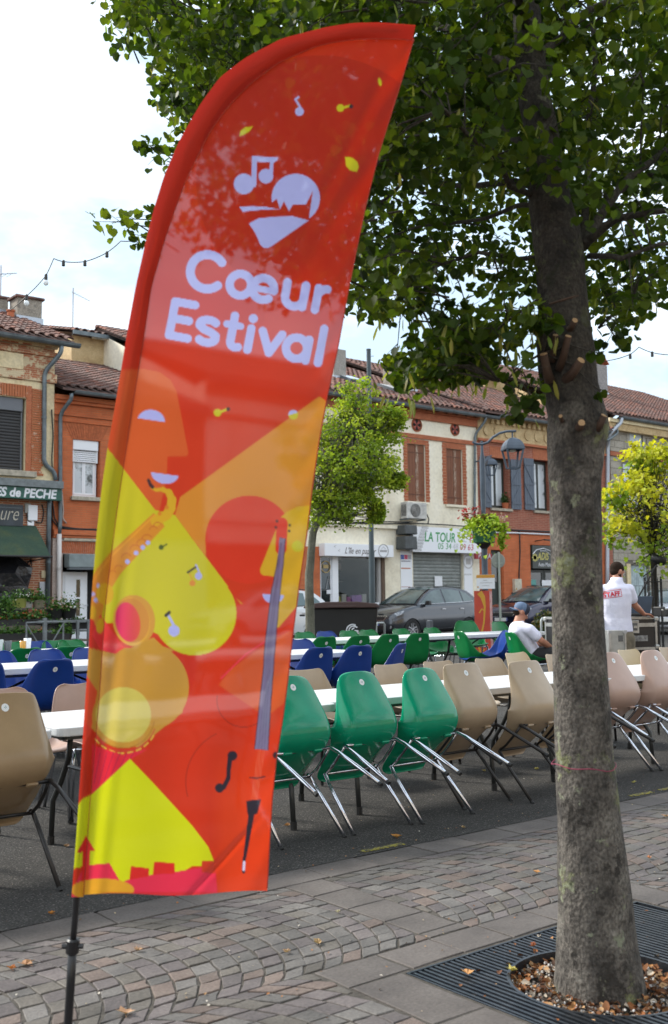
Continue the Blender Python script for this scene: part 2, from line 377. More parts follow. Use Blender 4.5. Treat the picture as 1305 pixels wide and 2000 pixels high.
# segmental fans: bands along X, arcs of setts bulging towards +X
for bi, (yb0, yb1) in enumerate([(3.2, 4.21), (2.18, 3.2), (1.16, 2.18), (.1, 1.16)]):
    Wd = yb1-yb0; pitch = .094; off = rnd.uniform(0, .5)
    k = -16
    while k*pitch < 10.5:
        xk = k*pitch+off; nseg = 11; R = Wd*.70
        th0 = math.asin(min(.99, Wd/2/R)); ths = [-th0+2*th0*i/nseg for i in range(nseg+1)]
        ths = [t+(rnd.uniform(-.025, .025) if 0 < i < nseg else 0) for i, t in enumerate(ths)]
        for i in range(nseg):
            t0, t1 = ths[i]+.0045/R, ths[i+1]-.0045/R; ym = (yb0+yb1)/2
            def pt(t, dx): return (xk+R*math.cos(t)-R*.78+dx, ym+R*math.sin(t))
            poly = [pt(t0, .0045), pt(t0, pitch-.0045), pt(t1, pitch-.0045), pt(t1, .0045)]
            cx = sum(p[0] for p in poly)/4; cy = sum(p[1] for p in poly)/4
            for (bx0, bx1, by0, by1) in blocked:
                if not poly or max(p[0] for p in poly) < bx0 or min(p[0] for p in poly) > bx1 or max(p[1] for p in poly) < by0 or min(p[1] for p in poly) > by1: continue
                poly = max((clip(poly, *c_) for c_ in ((0, bx0, 1), (0, bx1, -1), (1, by0, 1), (1, by1, -1))), key=area)
            if poly and area(poly) > .0016: setts.append(poly)
        k += 1
def score(p):
    cx = sum(q[0] for q in p)/len(p); cy = sum(q[1] for q in p)/len(p); s_ = seen(cx, cy)
    if s_ is None: return (9, 0)
    vis = -40 < s_[0] < 1345 and s_[1] < 2040
    return (0 if vis else 1, s_[2])
setts.sort(key=score)
for i, p in enumerate(setts):
    if i == 300: break
    b = MB(); stone_poly(jit(p, .005), rnd.uniform(-.002, .0015), b)
    b.build('sett', STONES[rnd.choice([0, 0, 1, 1, 2, 3])], paving, smooth=False)
b = MB()
for p in setts[300:]:
    if score(p)[0] == 9: continue
    b.cur = rnd.choice([0, 0, 1, 1, 2, 3]); stone_poly(jit(p, .005), rnd.uniform(-.002, .0015), b)
b.build('sett', STONES, paving, kind='stuff')
for p in slabs:
    b = MB(); stone_poly(jit(p, .004), rnd.uniform(-.0015, .0015), b, .001, .004); b.build('paving_slab', SLABM, paving)

# tree grate
GRM = mottled('grate steel', [(.035, .042, .055), (.06, .068, .08), (.085, .09, .10)], scale=7, rough=.38, bump=None, fine=(60, .25), mode='World')
GRM.node_tree.nodes['Principled BSDF'].inputs['Metallic'].default_value = .75
TX, TY = 3.20, 2.46                              # trunk centre on the ground
grate = thing('tree_grate', 'square iron grate of narrow bars let into the paving around the tree trunk', 'tree grate', (TX, TY, 0))
pit = MB(); pit.bx(GX0+.02, GX1-.02, GY0+.02, GY1-.02, -.12, -.060); 
pit.build('tree_pit', mottled('dark soil', [(.018, .014, .011), (.05, .036, .026)], scale=14, rough=1, mode='World'), kind='structure')
gl = Vector((TX, TY, 0))
b = MB()
for (x0, x1, y0, y1) in ((GX0, GX1, GY1-.010, GY1), (GX0, GX1, GY0, GY0+.010), (GX0, GX0+.008, GY0+.0101, GY1-.0101), (GX1-.008, GX1, GY0+.0101, GY1-.0101)):
    b.bx(x0-TX, x1-TX, y0-TY, y1-TY, -.05, -.002)
b.build('frame', GRM, grate)
HR = .33
def hole(dx): return math.sqrt(max(0, HR**2-dx*dx))
def gbar(x, y0, y1):
    b = MB(); b.bx(x-TX-.006, x-TX+.006, y0-TY, y1-TY, -.040, -.004); return b.build('bar', GRM, grate)
x = GX0+.028
while x < GX1-.02:
    h_ = hole(x-TX)
    if h_ > .05:
        gbar(x, GY0+.011, TY-h_); gbar(x, TY+h_, GY1-.011)
    else: gbar(x, GY0+.011, GY1-.011)
    x += .0275
for yy in (GY1-.24, TY, GY0+.24):
    for (x0, x1) in ((GX0+.01, TX-hole(yy-TY)-.01), (TX+hole(yy-TY)+.01, GX1-.01)):
        b = MB(); b.bx(x0-TX, x1-TX, yy-TY-.006, yy-TY+.006, -.046, -.0405); b.build('crossbar', GRM, grate)
b = MB(); n = 48
ring = []
for k in range(n):
    a = 2*PI*k/n
    for r_, z_ in ((HR-.002, -.05), (HR-.002, -.003), (HR+.010, -.003), (HR+.010, -.05)): ring.append((r_*math.cos(a), r_*math.sin(a), z_))
b.add(ring, [(k*4+j, ((k+1) % n)*4+j, ((k+1) % n)*4+(j+1) % 4, k*4+(j+1) % 4) for k in range(n) for j in range(4)])
b.build('ring', GRM, grate)

# dead leaves and chips round the trunk, and in the grate
def leafpts(c, s, rz, tilt, curl=.25):
    """a small dry leaf of six points, cupped"""
    pr = [(0, -.5, 0), (.42, -.12, curl), (.30, .35, curl*.7), (0, .62, .1), (-.30, .35, curl*.7), (-.42, -.12, curl)]
    Rm = Matrix.Rotation(rz, 3, 'Z') @ Matrix.Rotation(tilt[0], 3, 'X') @ Matrix.Rotation(tilt[1], 3, 'Y')
    return [Rm @ (Vector(p)*s)+Vector(c) for p in pr]
LF = [(0, 1, 2, 3), (0, 3, 4, 5)]
b = MB(); dry = [(.26, .10, .035), (.18, .075, .03), (.33, .16, .06), (.12, .05, .025), (.40, .24, .12), (.08, .045, .03), (.45, .38, .30)]
for i in range(850):
    a = rnd.uniform(0, 2*PI); r_ = math.sqrt(rnd.uniform(.015, .115)); 
    b.add(leafpts((TX+r_*math.cos(a), TY+r_*math.sin(a), -.048+rnd.uniform(0, .028)), rnd.uniform(.010, .036), rnd.uniform(0, 6.3), (rnd.uniform(-.8, .8), rnd.uniform(-.8, .8))), LF, tint=rnd.choice(dry))
for i in range(380):
    x_, y_ = rnd.uniform(GX0+.03, GX1-.03), rnd.uniform(GY0+.03, GY1-.03)
    if math.hypot(x_-TX, y_-TY) < HR: continue
    b.add(leafpts((x_, y_, -.03+rnd.uniform(0, .03)), rnd.uniform(.008, .028), rnd.uniform(0, 6.3), (rnd.uniform(-.5, .5), rnd.uniform(-.5, .5))), LF, tint=rnd.choice(dry))
b.build('leaf_litter', attrmat('dry leaf', rough=.8), attr=True, kind='stuff')
b = MB()
for i in range(800):
    a = rnd.uniform(0, 2*PI); r_ = math.sqrt(rnd.uniform(.015, .115)); s_ = rnd.uniform(.003, .009)
    b.box((TX+r_*math.cos(a), TY+r_*math.sin(a), -.045+rnd.uniform(0, .02)), (s_*1.4, s_, s_*.8), rz=rnd.uniform(0, 3), tint=rnd.choice([(.5, .48, .45), (.32, .28, .25), (.2, .17, .15), (.62, .60, .58)]), taper=.6)
b.build('gravel', attrmat('chip', rough=.85), attr=True, kind='stuff')

# single fallen leaves
places = [((1000, 1898), .05, (.42, .36, .10), 'yellow-green fallen leaf lying on the grate bars'), ((913, 1904), .055, (.50, .26, .10), 'crumpled orange fallen leaf near the corner of the grate'),
 ((1042, 1850), .03, (.36, .13, .07), 'red-brown fallen leaf on the bars behind the hole'), ((1048, 1706), .035, (.45, .22, .08), 'orange leaf on the setts left of the trunk'),
 ((775, 1637), .06, (.42, .20, .05), 'orange-brown leaf cluster on the asphalt beside the edge slabs'), ((562, 1614), .04, (.40, .20, .08), 'small tan leaf on the asphalt by the flag edge'),
 ((621, 1845), .045, (.40, .27, .14), 'tan dry leaf on the setts below the flag'), ((245, 1982), .06, (.42, .25, .15), 'curled brown leaf at the bottom of the picture'),
 ((50, 1886), .06, (.40, .22, .12), 'twisted dry leaf on the setts left of the flag pole'), ((22, 1895), .035, (.45, .17, .06), 'small rust leaf at the left edge of the paving'),
 ((270, 1858), .035, (.42, .26, .16), 'pale dry leaf on the setts right of the flag pole'), ((100, 1787), .03, (.48, .20, .04), 'bright orange leaf on the asphalt at lower left'),
 ((130, 1655), .04, (.33, .20, .12), 'brown leaf on the asphalt under the left table'), ((1268, 1678), .035, (.42, .18, .09), 'rust leaf on the setts right of the trunk'),
 ((1300, 1596), .05, (.45, .28, .2), 'pink-brown leaf at the right end of the paving'), ((1048, 1504), .05, (.48, .40, .12), 'yellow leaf on the asphalt under the beige chairs'),
 ((945, 1507), .04, (.44, .34, .12), 'dull yellow leaf on the asphalt beneath the tables'), ((1238, 1530), .04, (.50, .44, .16), 'yellow leaf on the asphalt right of the trunk'),
 ((703, 1590), .025, (.45, .3, .15), 'small tan leaf by the chrome chair feet'), ((900, 1569), .03, (.46, .24, .08), 'orange leaf between the chair feet'),
 ((660, 1784), .028, (.55, .5, .45), 'pale scrap of leaf near the flag bottom'), ((905, 1618), .03, (.4, .28, .15), 'tan leaf on the edge slabs'), ((560, 1862), .03, (.44, .3, .2), 'small tan leaf in a joint between setts'), ((1205, 1560), .03, (.46, .3, .16), 'little tan leaf beside the trunk on the edge slabs')]
LEAFM = attrmat('fallen leaf', rough=.7, trans=.15)
for (px, s_, c_, lab) in places:
    p = onZ(px[0], px[1], 0); b = MB(); nlobe = rnd.choice([5, 6, 7]); pts = []
    for k in range(nlobe*2):
        a = 2*PI*k/(nlobe*2); r_ = s_*(rnd.uniform(.45, .62) if k % 2 == 0 else rnd.uniform(.28, .36)); pts.append((r_*math.cos(a)*1.15, r_*math.sin(a)*.8, .006+rnd.uniform(0, .012)+r_*.15))
    n = len(pts); b.add(pts+[(0, 0, .004)], [(i, (i+1) % n, n) for i in range(n)], tint=c_)
    b.tube([(0, 0, .005), (s_*.4, -s_*.55, .006)], .0009, 4, tint=tuple(v*.7 for v in c_))
    o = b.build('fallen_leaf', LEAFM, attr=True, loc=(p.x, p.y, 0)); o.rotation_euler = (0, 0, rnd.uniform(0, 6.3)); tag(o, lab, 'leaf', 'fallen leaves on the ground')
# yellow survey marks on the asphalt
YM = M('yellow road paint', (.30, .26, .03), .8, n=45, col2=(.05, .045, .035), contrast=(.46, .56), mode='World')
for (px, w_, lab) in (((742, 1655), .30, 'short yellow paint mark on the asphalt below the chairs'), ((1232, 1548), .24, 'yellow paint mark on the asphalt right of the trunk'), ((1285, 1537), .22, 'yellow paint mark nearest the right edge of the photo')):
    p = onZ(px[0], px[1], 0); b = MB(); b.bx(-w_/2, w_/2, -.022, .022, 0, .003); o = b.build('paint_mark', YM, loc=(p.x, 4.50, 0.001)); o.rotation_euler = (0, 0, rad(-3)); tag(o, lab, 'paint mark', 'yellow marks on the road')

# crumbs of dry leaf and grit blown against the edge course
b = MB()
for i in range(620):
    x_ = rnd.uniform(.6, 9); y_ = rnd.choice([rnd.uniform(1.5, 4.4), rnd.gauss(4.5, .12), rnd.uniform(4.5, 6.5), rnd.gauss(3.2, .2)]); s_ = rnd.uniform(.004, .013)
    b.add(leafpts((x_, y_, .004), s_, rnd.uniform(0, 6.3), (rnd.uniform(-.4, .4), rnd.uniform(-.4, .4))), LF, tint=rnd.choice([(.30, .18, .09), (.2, .11, .06), (.42, .34, .22), (.12, .08, .05), (.5, .46, .4), (.36, .16, .06)]))
b.build('leaf_crumbs', attrmat('dry leaf', rough=.8), attr=True, kind='stuff')
# ============================================================ chairs and tables
def plastic(name, col, rough=.28, var=.12):
    return M(name, col, rough, n=9, col2=tuple(v*(1-var) for v in col), bump=(7, .10, .01), spec=.45)
P_GREEN = plastic('green plastic', (.003, .29, .155), .14)
P_GREEN2 = plastic('grass green plastic', (.004, .17, .045), .26)
P_BLUE = plastic('blue plastic', (.006, .042, .25), .32)
P_BEIGE = plastic('beige plastic', (.41, .315, .215), .25, .08)
P_GOLD = plastic('tan gold plastic', (.34, .24, .135), .24, .08)
P_PINK = plastic('pink beige plastic', (.44, .30, .245), .30, .06)
P_CREAM = plastic('cream plastic', (.50, .40, .25), .35, .08)
CHROME = M('chrome tube', (.62, .65, .72), .12, 1)
DARKT = M('dark painted tube', (.03, .028, .028), .35, .3)
FOOTM = M('black rubber foot', (.012, .012, .012), .6)
STICK = M('white sticker', (.75, .78, .80), .4)
STICKP = M('sticker print', (.12, .30, .32), .5)
# side profile of the shell: origin at the front feet, sitter looks towards +Y;  y, z, half width, edge curl
PROF = [(.085, .452, .150, .0), (.088, .462, .182, .004), (.070, .474, .200, .008), (.02, .475, .208, .012), (-.06, .462, .212, .018), (-.14, .450, .214, .026), (-.22, .442, .215, .040),
        (-.29, .436, .215, .056), (-.345, .436, .217, .074), (-.392, .455, .216, .080), (-.422, .495, .212, .070), (-.438, .55, .206, .054), (-.450, .615, .198, .036), (-.462, .68, .190, .022), (-.478, .74, .182, .013), (-.496, .79, .172, .007), (-.503, .807, .162, .004), (-.507, .815, .138, .003)]
def shell_mesh(name, mat, rounded):
    prof = PROF
    if rounded:
        k = {12: .985, 13: .96, 14: .92, 15: .84, 16: .72, 17: .52}
        prof = [(p[0], p[1], p[2]*k.get(i, 1), p[3]) for i, p in enumerate(PROF)]
    nx = 18; vs = []; fs = []
    for i, (y, z, w, cu) in enumerate(prof):
        y0, z0 = prof[max(i-1, 0)][:2]; y1, z1 = prof[min(i+1, len(prof)-1)][:2]
        d = Vector((0, y1-y0, z1-z0)).normalized(); nrm = Vector((0, d.z, -d.y))   # towards the sitter
        if nrm.z < 0 and i < 8: nrm = -nrm
        if i < 8: nrm = Vector((0, 0, 1)).lerp(Vector((0, .7, .7)), max(0, (i-4)/8)).normalized()
        else: nrm = Vector((0, -d.z, d.y)); nrm = nrm if nrm.y > 0 else -nrm
        for j in range(nx+1):
            u = -1+2*j/nx; au = abs(u); e = max(0, (au-.66)/.34); fl = cu/.078; rim = w*(1+.20*fl); pw = w*(.92-.12*fl)
            xw = (pw*au/.66 if au < .66 else pw+(rim-pw)*e)*(1 if u > 0 else -1)
            if i < 7: xw = w*u*(1+.08*fl*e)
            off = cu*1.6*(e*.8+.2*e*e) - .016*(1-(au/.66)**2 if au < .66 else 0)*(min(i, 6)/6)
            vs.append((xw, y+nrm.y*off, z+nrm.z*off))
    for i in range(len(prof)-1):
        for j in range(nx): a = i*(nx+1)+j; fs.append((a, a+1, a+nx+2, a+nx+1))
    me = bpy.data.meshes.new(name); me.from_pydata(vs, [], fs); me.materials.append(mat)
    me.polygons.foreach_set('use_smooth', [True]*len(fs)); me.update(); return me
def make_chair(mat, legm, rounded, sticker=True):
    t = thing('chair', 'chair', 'chair', (0, 0, 0))
    o = link('shell', shell_mesh('shell', mat, rounded), t)
    m = o.modifiers.new('thickness', 'SOLIDIFY'); m.thickness = .007; m.offset = 0
    m = o.modifiers.new('smooth', 'SUBSURF'); m.levels = 1; m.render_levels = 1
    r = .0115
    bars = []
    b = MB(); b.tube([(-.205, -.29, .428), (.205, -.29, .428)], r*.8, 8); b.build('rear_bar', legm, t, smooth=True)
    b = MB(); b.tube([(-.205, -.02, .438), (.205, -.02, .438)], r*.8, 8); b.build('front_bar', legm, t, smooth=True)
    for s in (-1, 1):
        b = MB(); b.tube([(s*.2, -.285, .428), (s*.205, -.2, .422), (s*.205, -.1, .424), (s*.2, -.02, .438)], r*.8, 8); b.build('side_rail', legm, t, smooth=True)
        b = MB(); b.tube([(s*.188, -.275, .440), (s*.207, -.295, .428), (s*.213, -.33, .36), (s*.228, -.467, .012)], r, 10); lg = b.build('leg', legm, t, smooth=True)
        b = MB(); b.tube([(s*.2276, -.464, .02), (s*.2284, -.4705, .0)], r*1.12, 8); b.build('foot_cap', FOOTM, lg)
        b = MB(); b.tube([(s*.188, -.030, .445), (s*.207, -.018, .436), (s*.213, -.012, .36), (s*.226, 0, .012)], r, 10); lg = b.build('leg', legm, t, smooth=True)
        b = MB(); b.tube([(s*.2256, 0, .02), (s*.2262, 0, .0)], r*1.12, 8); b.build('foot_cap', FOOTM, lg)
        # moulded clips that hold the rail
        b = MB(); b.box((s*.11, -.292, .418), (.06, .024, .016)); bevel(b.build('clip', mat, t), .006)
    if sticker:
        b = MB(); fn = lambda a, c, h: (a, -.4965-h+(c)*-.33, .735+c*.93)
        b.prism([(.019*math.cos(k*PI/10), .021*math.sin(k*PI/10)) for k in range(20)], .0, .0012, fn=fn); st = b.build('sticker', STICK, t)
        b = MB(); b.tube([(-.006, -.4990, .738), (0, -.497, .731), (.006, -.498, .734), (.002, -.501, .743)], .0013, 4); b.build('print', STICKP, st)
        st.location = (0, -.0012, 0)
    return t
proto = {}
def chair(kind, x, y, rz, label, group, tilt=0.0, z=None, sink=0):
    mat, legm, rounded = dict(green=(P_GREEN, CHROME, True), grass=(P_GREEN2, CHROME, True), grassd=(P_GREEN2, DARKT, True), blue=(P_BLUE, CHROME, True), blued=(P_BLUE, DARKT, True),
        beige=(P_BEIGE, DARKT, False), beigec=(P_BEIGE, CHROME, False), gold=(P_GOLD, DARKT, False), pink=(P_PINK, CHROME, True), pinkd=(P_PINK, DARKT, True), cream=(P_CREAM, DARKT, False))[kind]
    zz = gz(y) if z is None else z
    if kind not in proto:
        proto[kind] = make_chair(mat, legm, rounded); o = proto[kind]; o.location = (x, y, zz); o.rotation_euler = (-tilt, 0, rz); o['label'] = label; o['group'] = group
        return o
    return clone(proto[kind], (x, y, zz), rz, -tilt, label, group)
def XX(px, Y, z):                                # X where the photo column meets the line (Y, z)
    lo, hi = -20, 90
    for _ in range(50):
        m = (lo+hi)/2; v = Vector((m, Y, z-H)); w = v.dot(_F); q = 652.5+FPX*v.dot(CR)/w if w > .01 else -1e9
        if q < px: lo = m
        else: hi = m
    return (lo+hi)/2

G1 = 'chairs tipped against the near row of tables'
T = rad(46.5)
tilted = [('gold', 1.98, 4.86, 44, 0, 'tan gold chair with dark legs tipped against the table at the left edge'),
 ('green', 3.725, 4.835, 46.5, 0, 'glossy green chair with chrome legs half hidden behind the flag edge'),
 ('green', 4.255, 4.84, 46.5, -.02, 'glossy green chair with chrome legs tipped between two other green chairs'),
 ('green', 4.765, 4.80, 46.5, .02, 'glossy green tipped chair standing next to a beige one'),
 ('beige', 5.27, 4.93, 46, .0, 'beige chair with dark legs tipped right beside the green chairs'),
 ('beige', 5.77, 4.79, 46, .03, 'beige chair with dark legs tipped just left of the tree trunk'),
 ('beige', 6.38, 4.88, 46, .0, 'beige tipped chair almost hidden behind the tree trunk'),
 ('pink', 7.03, 5.03, 45, -.05, 'pink-beige chair with two stickers tipped just right of the tree trunk'),
 ('pink', 7.56, 4.99, 45, .02, 'pink-beige chair with chrome legs at the right edge of the photo')]
for kind, x, y, a, rz, lab in tilted: chair(kind, x, y, rz, lab, G1, tilt=rad(a), z=0)
G2 = 'chairs on the far side of the near tables'
for kind, px, lab in (('pink', 8, 'pink-beige chair facing us over the table at the left edge'), ('pink', 140, 'pink-beige chair facing us over the table just left of the flag'),
    ('beige', 592, 'beige chair top seen over the table between green chair and flag'), ('beige', 754, 'beige chair facing us over the table between two green tipped chairs'),
    ('beige', 848, 'beige chair facing us between the last green chair and the first beige one'), ('beige', 948, 'beige chair facing us behind the first beige tipped chair'),
    ('beige', 1082, 'beige chair facing us partly hidden by the tree trunk'), ('cream', 1222, 'light beige chair facing us right of the tree trunk'), ('beige', 1300, 'beige chair facing us at the right edge behind the table')):
    x = XX(px, 6.72, .815); chair(kind, x, 6.20, PI+rnd.uniform(-.06, .06), lab, G2, z=gz(6.3))
chair('cream', XX(1020, 6.95, .86), 6.5, PI+.1, 'cream chair standing taller behind the table, in front of the seated man', G2, z=.035)
G3 = 'blue chairs at the middle row of tables'
for px, lab, dr in ((102, 'dark blue chair with its back to us left of the flag', .08), (-30, 'dark blue chair cut by the left edge', 0), (628, 'dark blue chair at the flag edge, back to us', .04), (708, 'dark blue chair with its back to us beside the end of the middle table', .0), (762, 'bright blue chair just past the end of the middle table', .5), (250, 'dark blue chair hidden by the flag', .0), (350, 'blue chair hidden behind the middle of the flag', 0)):
    x = XX(px, 7.42, .95); chair('blue', x, 7.95, dr, lab, G3)
for px, kind, lab in ((88, 'blue', 'light blue chair facing us across the middle table at left'), (172, 'blue', 'light blue chair facing us next to the flag pole sleeve'), (585, 'blue', 'blue chair facing us across the middle table right of the flag'), (-10, 'blue', 'blue chair facing us across the middle table at the left edge')):
    x = XX(px, 9.0, .95); chair(kind, x, 8.5, PI, lab, 'blue chairs at the middle row of tables')
G4 = 'green chairs at the far row of tables'
for px, kind, lab, dr in ((56, 'grass', 'dark green chair back seen over the middle table at left', 0), (142, 'grassd', 'dark green chair back beside the flag at left', 0), (641, 'grass', 'green chair with a white sticker nearest the flag in the far row', 0), (708, 'grassd', 'plain green chair in the far row behind the dark blue chairs', 0), (766, 'grass', 'green chair with a white sticker in front of the grey car wheel', .0), (830, 'grassd', 'green chair standing clear in the middle of the far row', -.1), (300, 'grass', 'green chair hidden behind the flag in the far row', 0), (450, 'grass', 'green chair in the far row hidden behind the flag', 0)):
    x = XX(px, 9.4, .95); chair(kind, x, 9.93, dr, lab, G4)
for px, kind, lab in ((22, 'grass', 'light green chair facing us at the far left table'), (105, 'grass', 'light green chair facing us left of the flag at the far table'), (590, 'grass', 'green chair facing us in the far row touching the flag edge'), (632, 'blue', 'pale blue chair facing us in the far row between green ones'), (676, 'grass', 'green chair facing us below the black bin'), (714, 'grass', 'green chair facing us by the tall post'), (778, 'grass', 'green chair facing us in front of the grey car'), (68, 'blue', 'blue chair facing us in the far row behind the cups'), (135, 'grass', 'green chair by the plant stand left of the flag'), (838, 'grass', 'green chair facing us behind the clear-standing green chair')):
    x = XX(px, 11.15, .95); chair(kind, x, 10.62, PI, lab, G4)
p = XX(897, 11.2, .9); chair('grass', p, 10.9, PI-.55, 'green chair turned towards the table in front of the grey car door', G4, z=.24)
p = XX(972, 11.4, .95); chair('grass', p, 10.9, PI, 'green chair facing us in front of the orange wrapped post', G4, z=.21)
p = XX(912, 9.5, .7); chair('blued', p, 9.45, rad(62), 'blue chair facing left whose seat points to the green chairs', G4)
p = XX(958, 9.4, .7); chair('grass', p, 9.35, rad(-108), 'green chair turned right beside the blue one at the table end', G4)
p = XX(988, 9.7, .7); chair('blue', p, 9.9, .35, 'bright blue chair right behind the seated man', G4)

# folding tables
TOPM = M('white blow-moulded plastic', (.66, .68, .70), .38, n=3, col2=(.58, .59, .6), bump=(220, .12, .002), mode='World')
TLEG = M('grey steel table leg', (.055, .058, .058), .4, .5)
def round_rect(w, d, r, n=5):
    out = []
    for cx, cy, a0 in ((w/2-r, d/2-r, 0), (-w/2+r, d/2-r, 90), (-w/2+r, -d/2+r, 180), (w/2-r, -d/2+r, 270)):
        for k in range(n+1):
            a = rad(a0+90*k/n); out.append((cx+r*math.cos(a), cy+r*math.sin(a)))
    return out
def make_table(L=1.83, D=.82):
    t = thing('folding_table', 'table', 'table')
    b = MB(); b.prism(round_rect(L, D, .06), .694, .740); o = b.build('table_top', TOPM, t); bevel(o, .006, 2, 60)
    b = MB(); b.prism(round_rect(L-.10, D-.10, .04), .672, .6938); b.build('underframe', TLEG, t)
    for s in (-1, 1):
        x = s*(L/2-.30)
        for q in (-1, 1):
            b = MB(); b.tube([(x, q*.10, .665), (x, q*.13, .50), (x+s*.01, q*(D/2-.20), .36), (x+s*.02, q*(D/2-.12), .25), (x+s*.02, q*(D/2-.10), .012)], .0165, 8); lg = b.build('leg', TLEG, t, smooth=True)
            b = MB(); b.tube([(x+s*.02, q*(D/2-.10), .05), (x+s*.02, q*(D/2-.10), 0)], .021, 8); b.build('foot_cap', FOOTM, lg)
        b = MB(); b.tube([(x, -.12, .46), (x, .12, .46)], .011, 6); b.tube([(x, -.27, .665), (x, .27, .665)], .014, 6); b.build('cross_tube', TLEG, t)
        b = MB(); b.tube([(x, 0, .46), (s*.12, 0, .665)], .010, 6); b.build('folding_brace', TLEG, t)
    return t
tb0 = None
def table(x0, y0, label, group, z=None, rz=0):
    global tb0
    loc = (x0+.915, y0+.41, gz(y0+.3) if z is None else z)
    if tb0 is None:
        tb0 = make_table(); tb0.location = loc; tb0.rotation_euler = (0, 0, rz); tb0['label'] = label; tb0['group'] = group; return tb0
    return clone(tb0, loc, rz, 0, label, group)
GT = 'white folding tables'
x = .43
for i, (x0, y0, lab) in enumerate([(.43, 5.06, 'white folding table at the left edge behind the tan gold chair'), (2.30, 5.10, 'white folding table behind the bottom of the flag'), (4.155, 5.18, 'white folding table behind the green tipped chairs'),
    (6.02, 5.13, 'white folding table behind the beige chairs and the tree trunk'), (7.88, 5.16, 'white folding table right of the tree trunk')]):
    table(x0, y0, lab, GT, z=0 if i < 3 else .005)
for x0, lab in ((.93, 'white table of the middle row cut by the left edge'), (2.80, 'white table of the middle row behind the left blue chair and flag'), (4.90, 'white table of the middle row that ends right of the flag')):
    xe = XX(716, 7.72, .9); table(xe-1.83-(4.90-x0), 7.68, lab, GT)
for i, lab in enumerate(['white table of the far row at the left edge with cups on it', 'white table of the far row left of the flag', 'white table of the far row hidden by the flag', 'white table of the far row right of the flag', 'white table of the far row behind the green chairs', 'white table of the far row ending at the seated man']):
    table(.85+i*1.86, 9.93, lab, GT)

# cups on the far table at left
def cup(px, r, h, mat, lab, y=10.45, inner=None):
    z0 = gz(10.3)+.741; x = XX(px, y, z0+h*.5)
    b = MB(); b.lathe([(r*.72, 0), (r*.76, .003), (r, h), (r*.93, h), (r*.68, .006)], 18); o = b.build('cup', mat, loc=(x, y, z0), smooth=True); return tag(o, lab, 'cup', 'cups on the far table')
cup(54, .038, .125, M('white paper', (.75, .77, .8), .5), 'tall white paper cup on the far table')
cup(45, .034, .10, M('amber glass', (.55, .27, .02), .12, spec=.8), 'glass of amber drink beside the white cup')
cup(15, .042, .105, M('grey beaker', (.09, .105, .12), .4), 'dark grey cup at the left end of the far table')
cup(-2, .045, .12, M('clear glass', (.45, .5, .5), .1), 'clear glass at the left edge of the far table')
b = MB(); b.lathe([(.03, 0), (.035, .004), (.12, .018), (.125, .022), (.02, .008)], 24); x = XX(8, 10.3, .95)
tag(b.build('tray', M('polished steel', (.6, .6, .62), .15, 1), loc=(x, 10.62, gz(10.3)+.83), smooth=True), 'shallow steel dish at the left edge above the far table', 'dish')
b = MB(); b.tube([(0, 0, -.09), (0, 0, .01)], [.05, .03], 10); o = b.build('stand', M('polished steel'), loc=(0, 0, 0)); o.parent = bpy.data.objects['tray']
# thin red tape lying on the near table
b = MB(); b.box((0, 0, 0), (.30, .012, .0015)); o = b.build('tape', M('red tape', (.6, .09, .05), .5), loc=(5.62, 5.62, .7425)); o.rotation_euler = (0, 0, .15); tag(o, 'thin strip of red tape lying on the white table behind the beige chairs', 'tape')
# ============================================================ feather flag
DEP = 3.0
OUT = [(812, 49), (740, 43.5), (690, 44.5), (640, 52), (550, 75), (480, 112), (430, 150), (390, 205), (350, 275), (320, 345), (300, 410), (285, 470), (265, 560), (250, 640), (237, 720), (222, 810), (210, 875), (198, 960), (188, 1050), (178, 1180), (172, 1290), (165, 1390), (158, 1500), (150, 1620), (140, 1752)]
INN = [(806, 78), (760, 76), (710, 76), (660, 81), (618, 90), (544, 122), (489, 163), (448, 205), (411, 255), (388, 301), (365, 347), (340, 415), (320, 475), (296, 559), (284, 640), (271, 720), (256, 810), (241, 914), (228, 1000), (217, 1090), (206, 1180), (199, 1290), (192, 1390), (183, 1490), (174, 1590), (163, 1752)]
RGT = [(816, 50), (790, 140), (765, 220), (740, 300), (715, 400), (700, 470), (680, 570), (660, 680), (640, 770), (622, 870), (608, 970), (600, 1040), (585, 1140), (572, 1240), (562, 1330), (553, 1400), (540, 1480), (532, 1560), (527, 1640), (522, 1738)]
def resample(pl, n):
    P = np.array(pl, float); d = np.r_[0, np.cumsum(np.hypot(*np.diff(P, axis=0).T))]; s = np.linspace(0, d[-1], n)
    x = np.interp(s, d, P[:, 0]); y = np.interp(s, d, P[:, 1]); k = np.ones(9)/9
    xp = np.r_[x[:4][::-1]*0+x[0], x, x[-4:]*0+x[-1]]; yp = np.r_[y[:4]*0+y[0], y, y[-4:]*0+y[-1]]
    for a, o in ((xp, x), (yp, y)): pass
    xs = np.convolve(xp, k, 'valid'); ys = np.convolve(yp, k, 'valid'); m = slice(6, -6)
    x[m] = xs[m]; y[m] = ys[m]
    return x, y

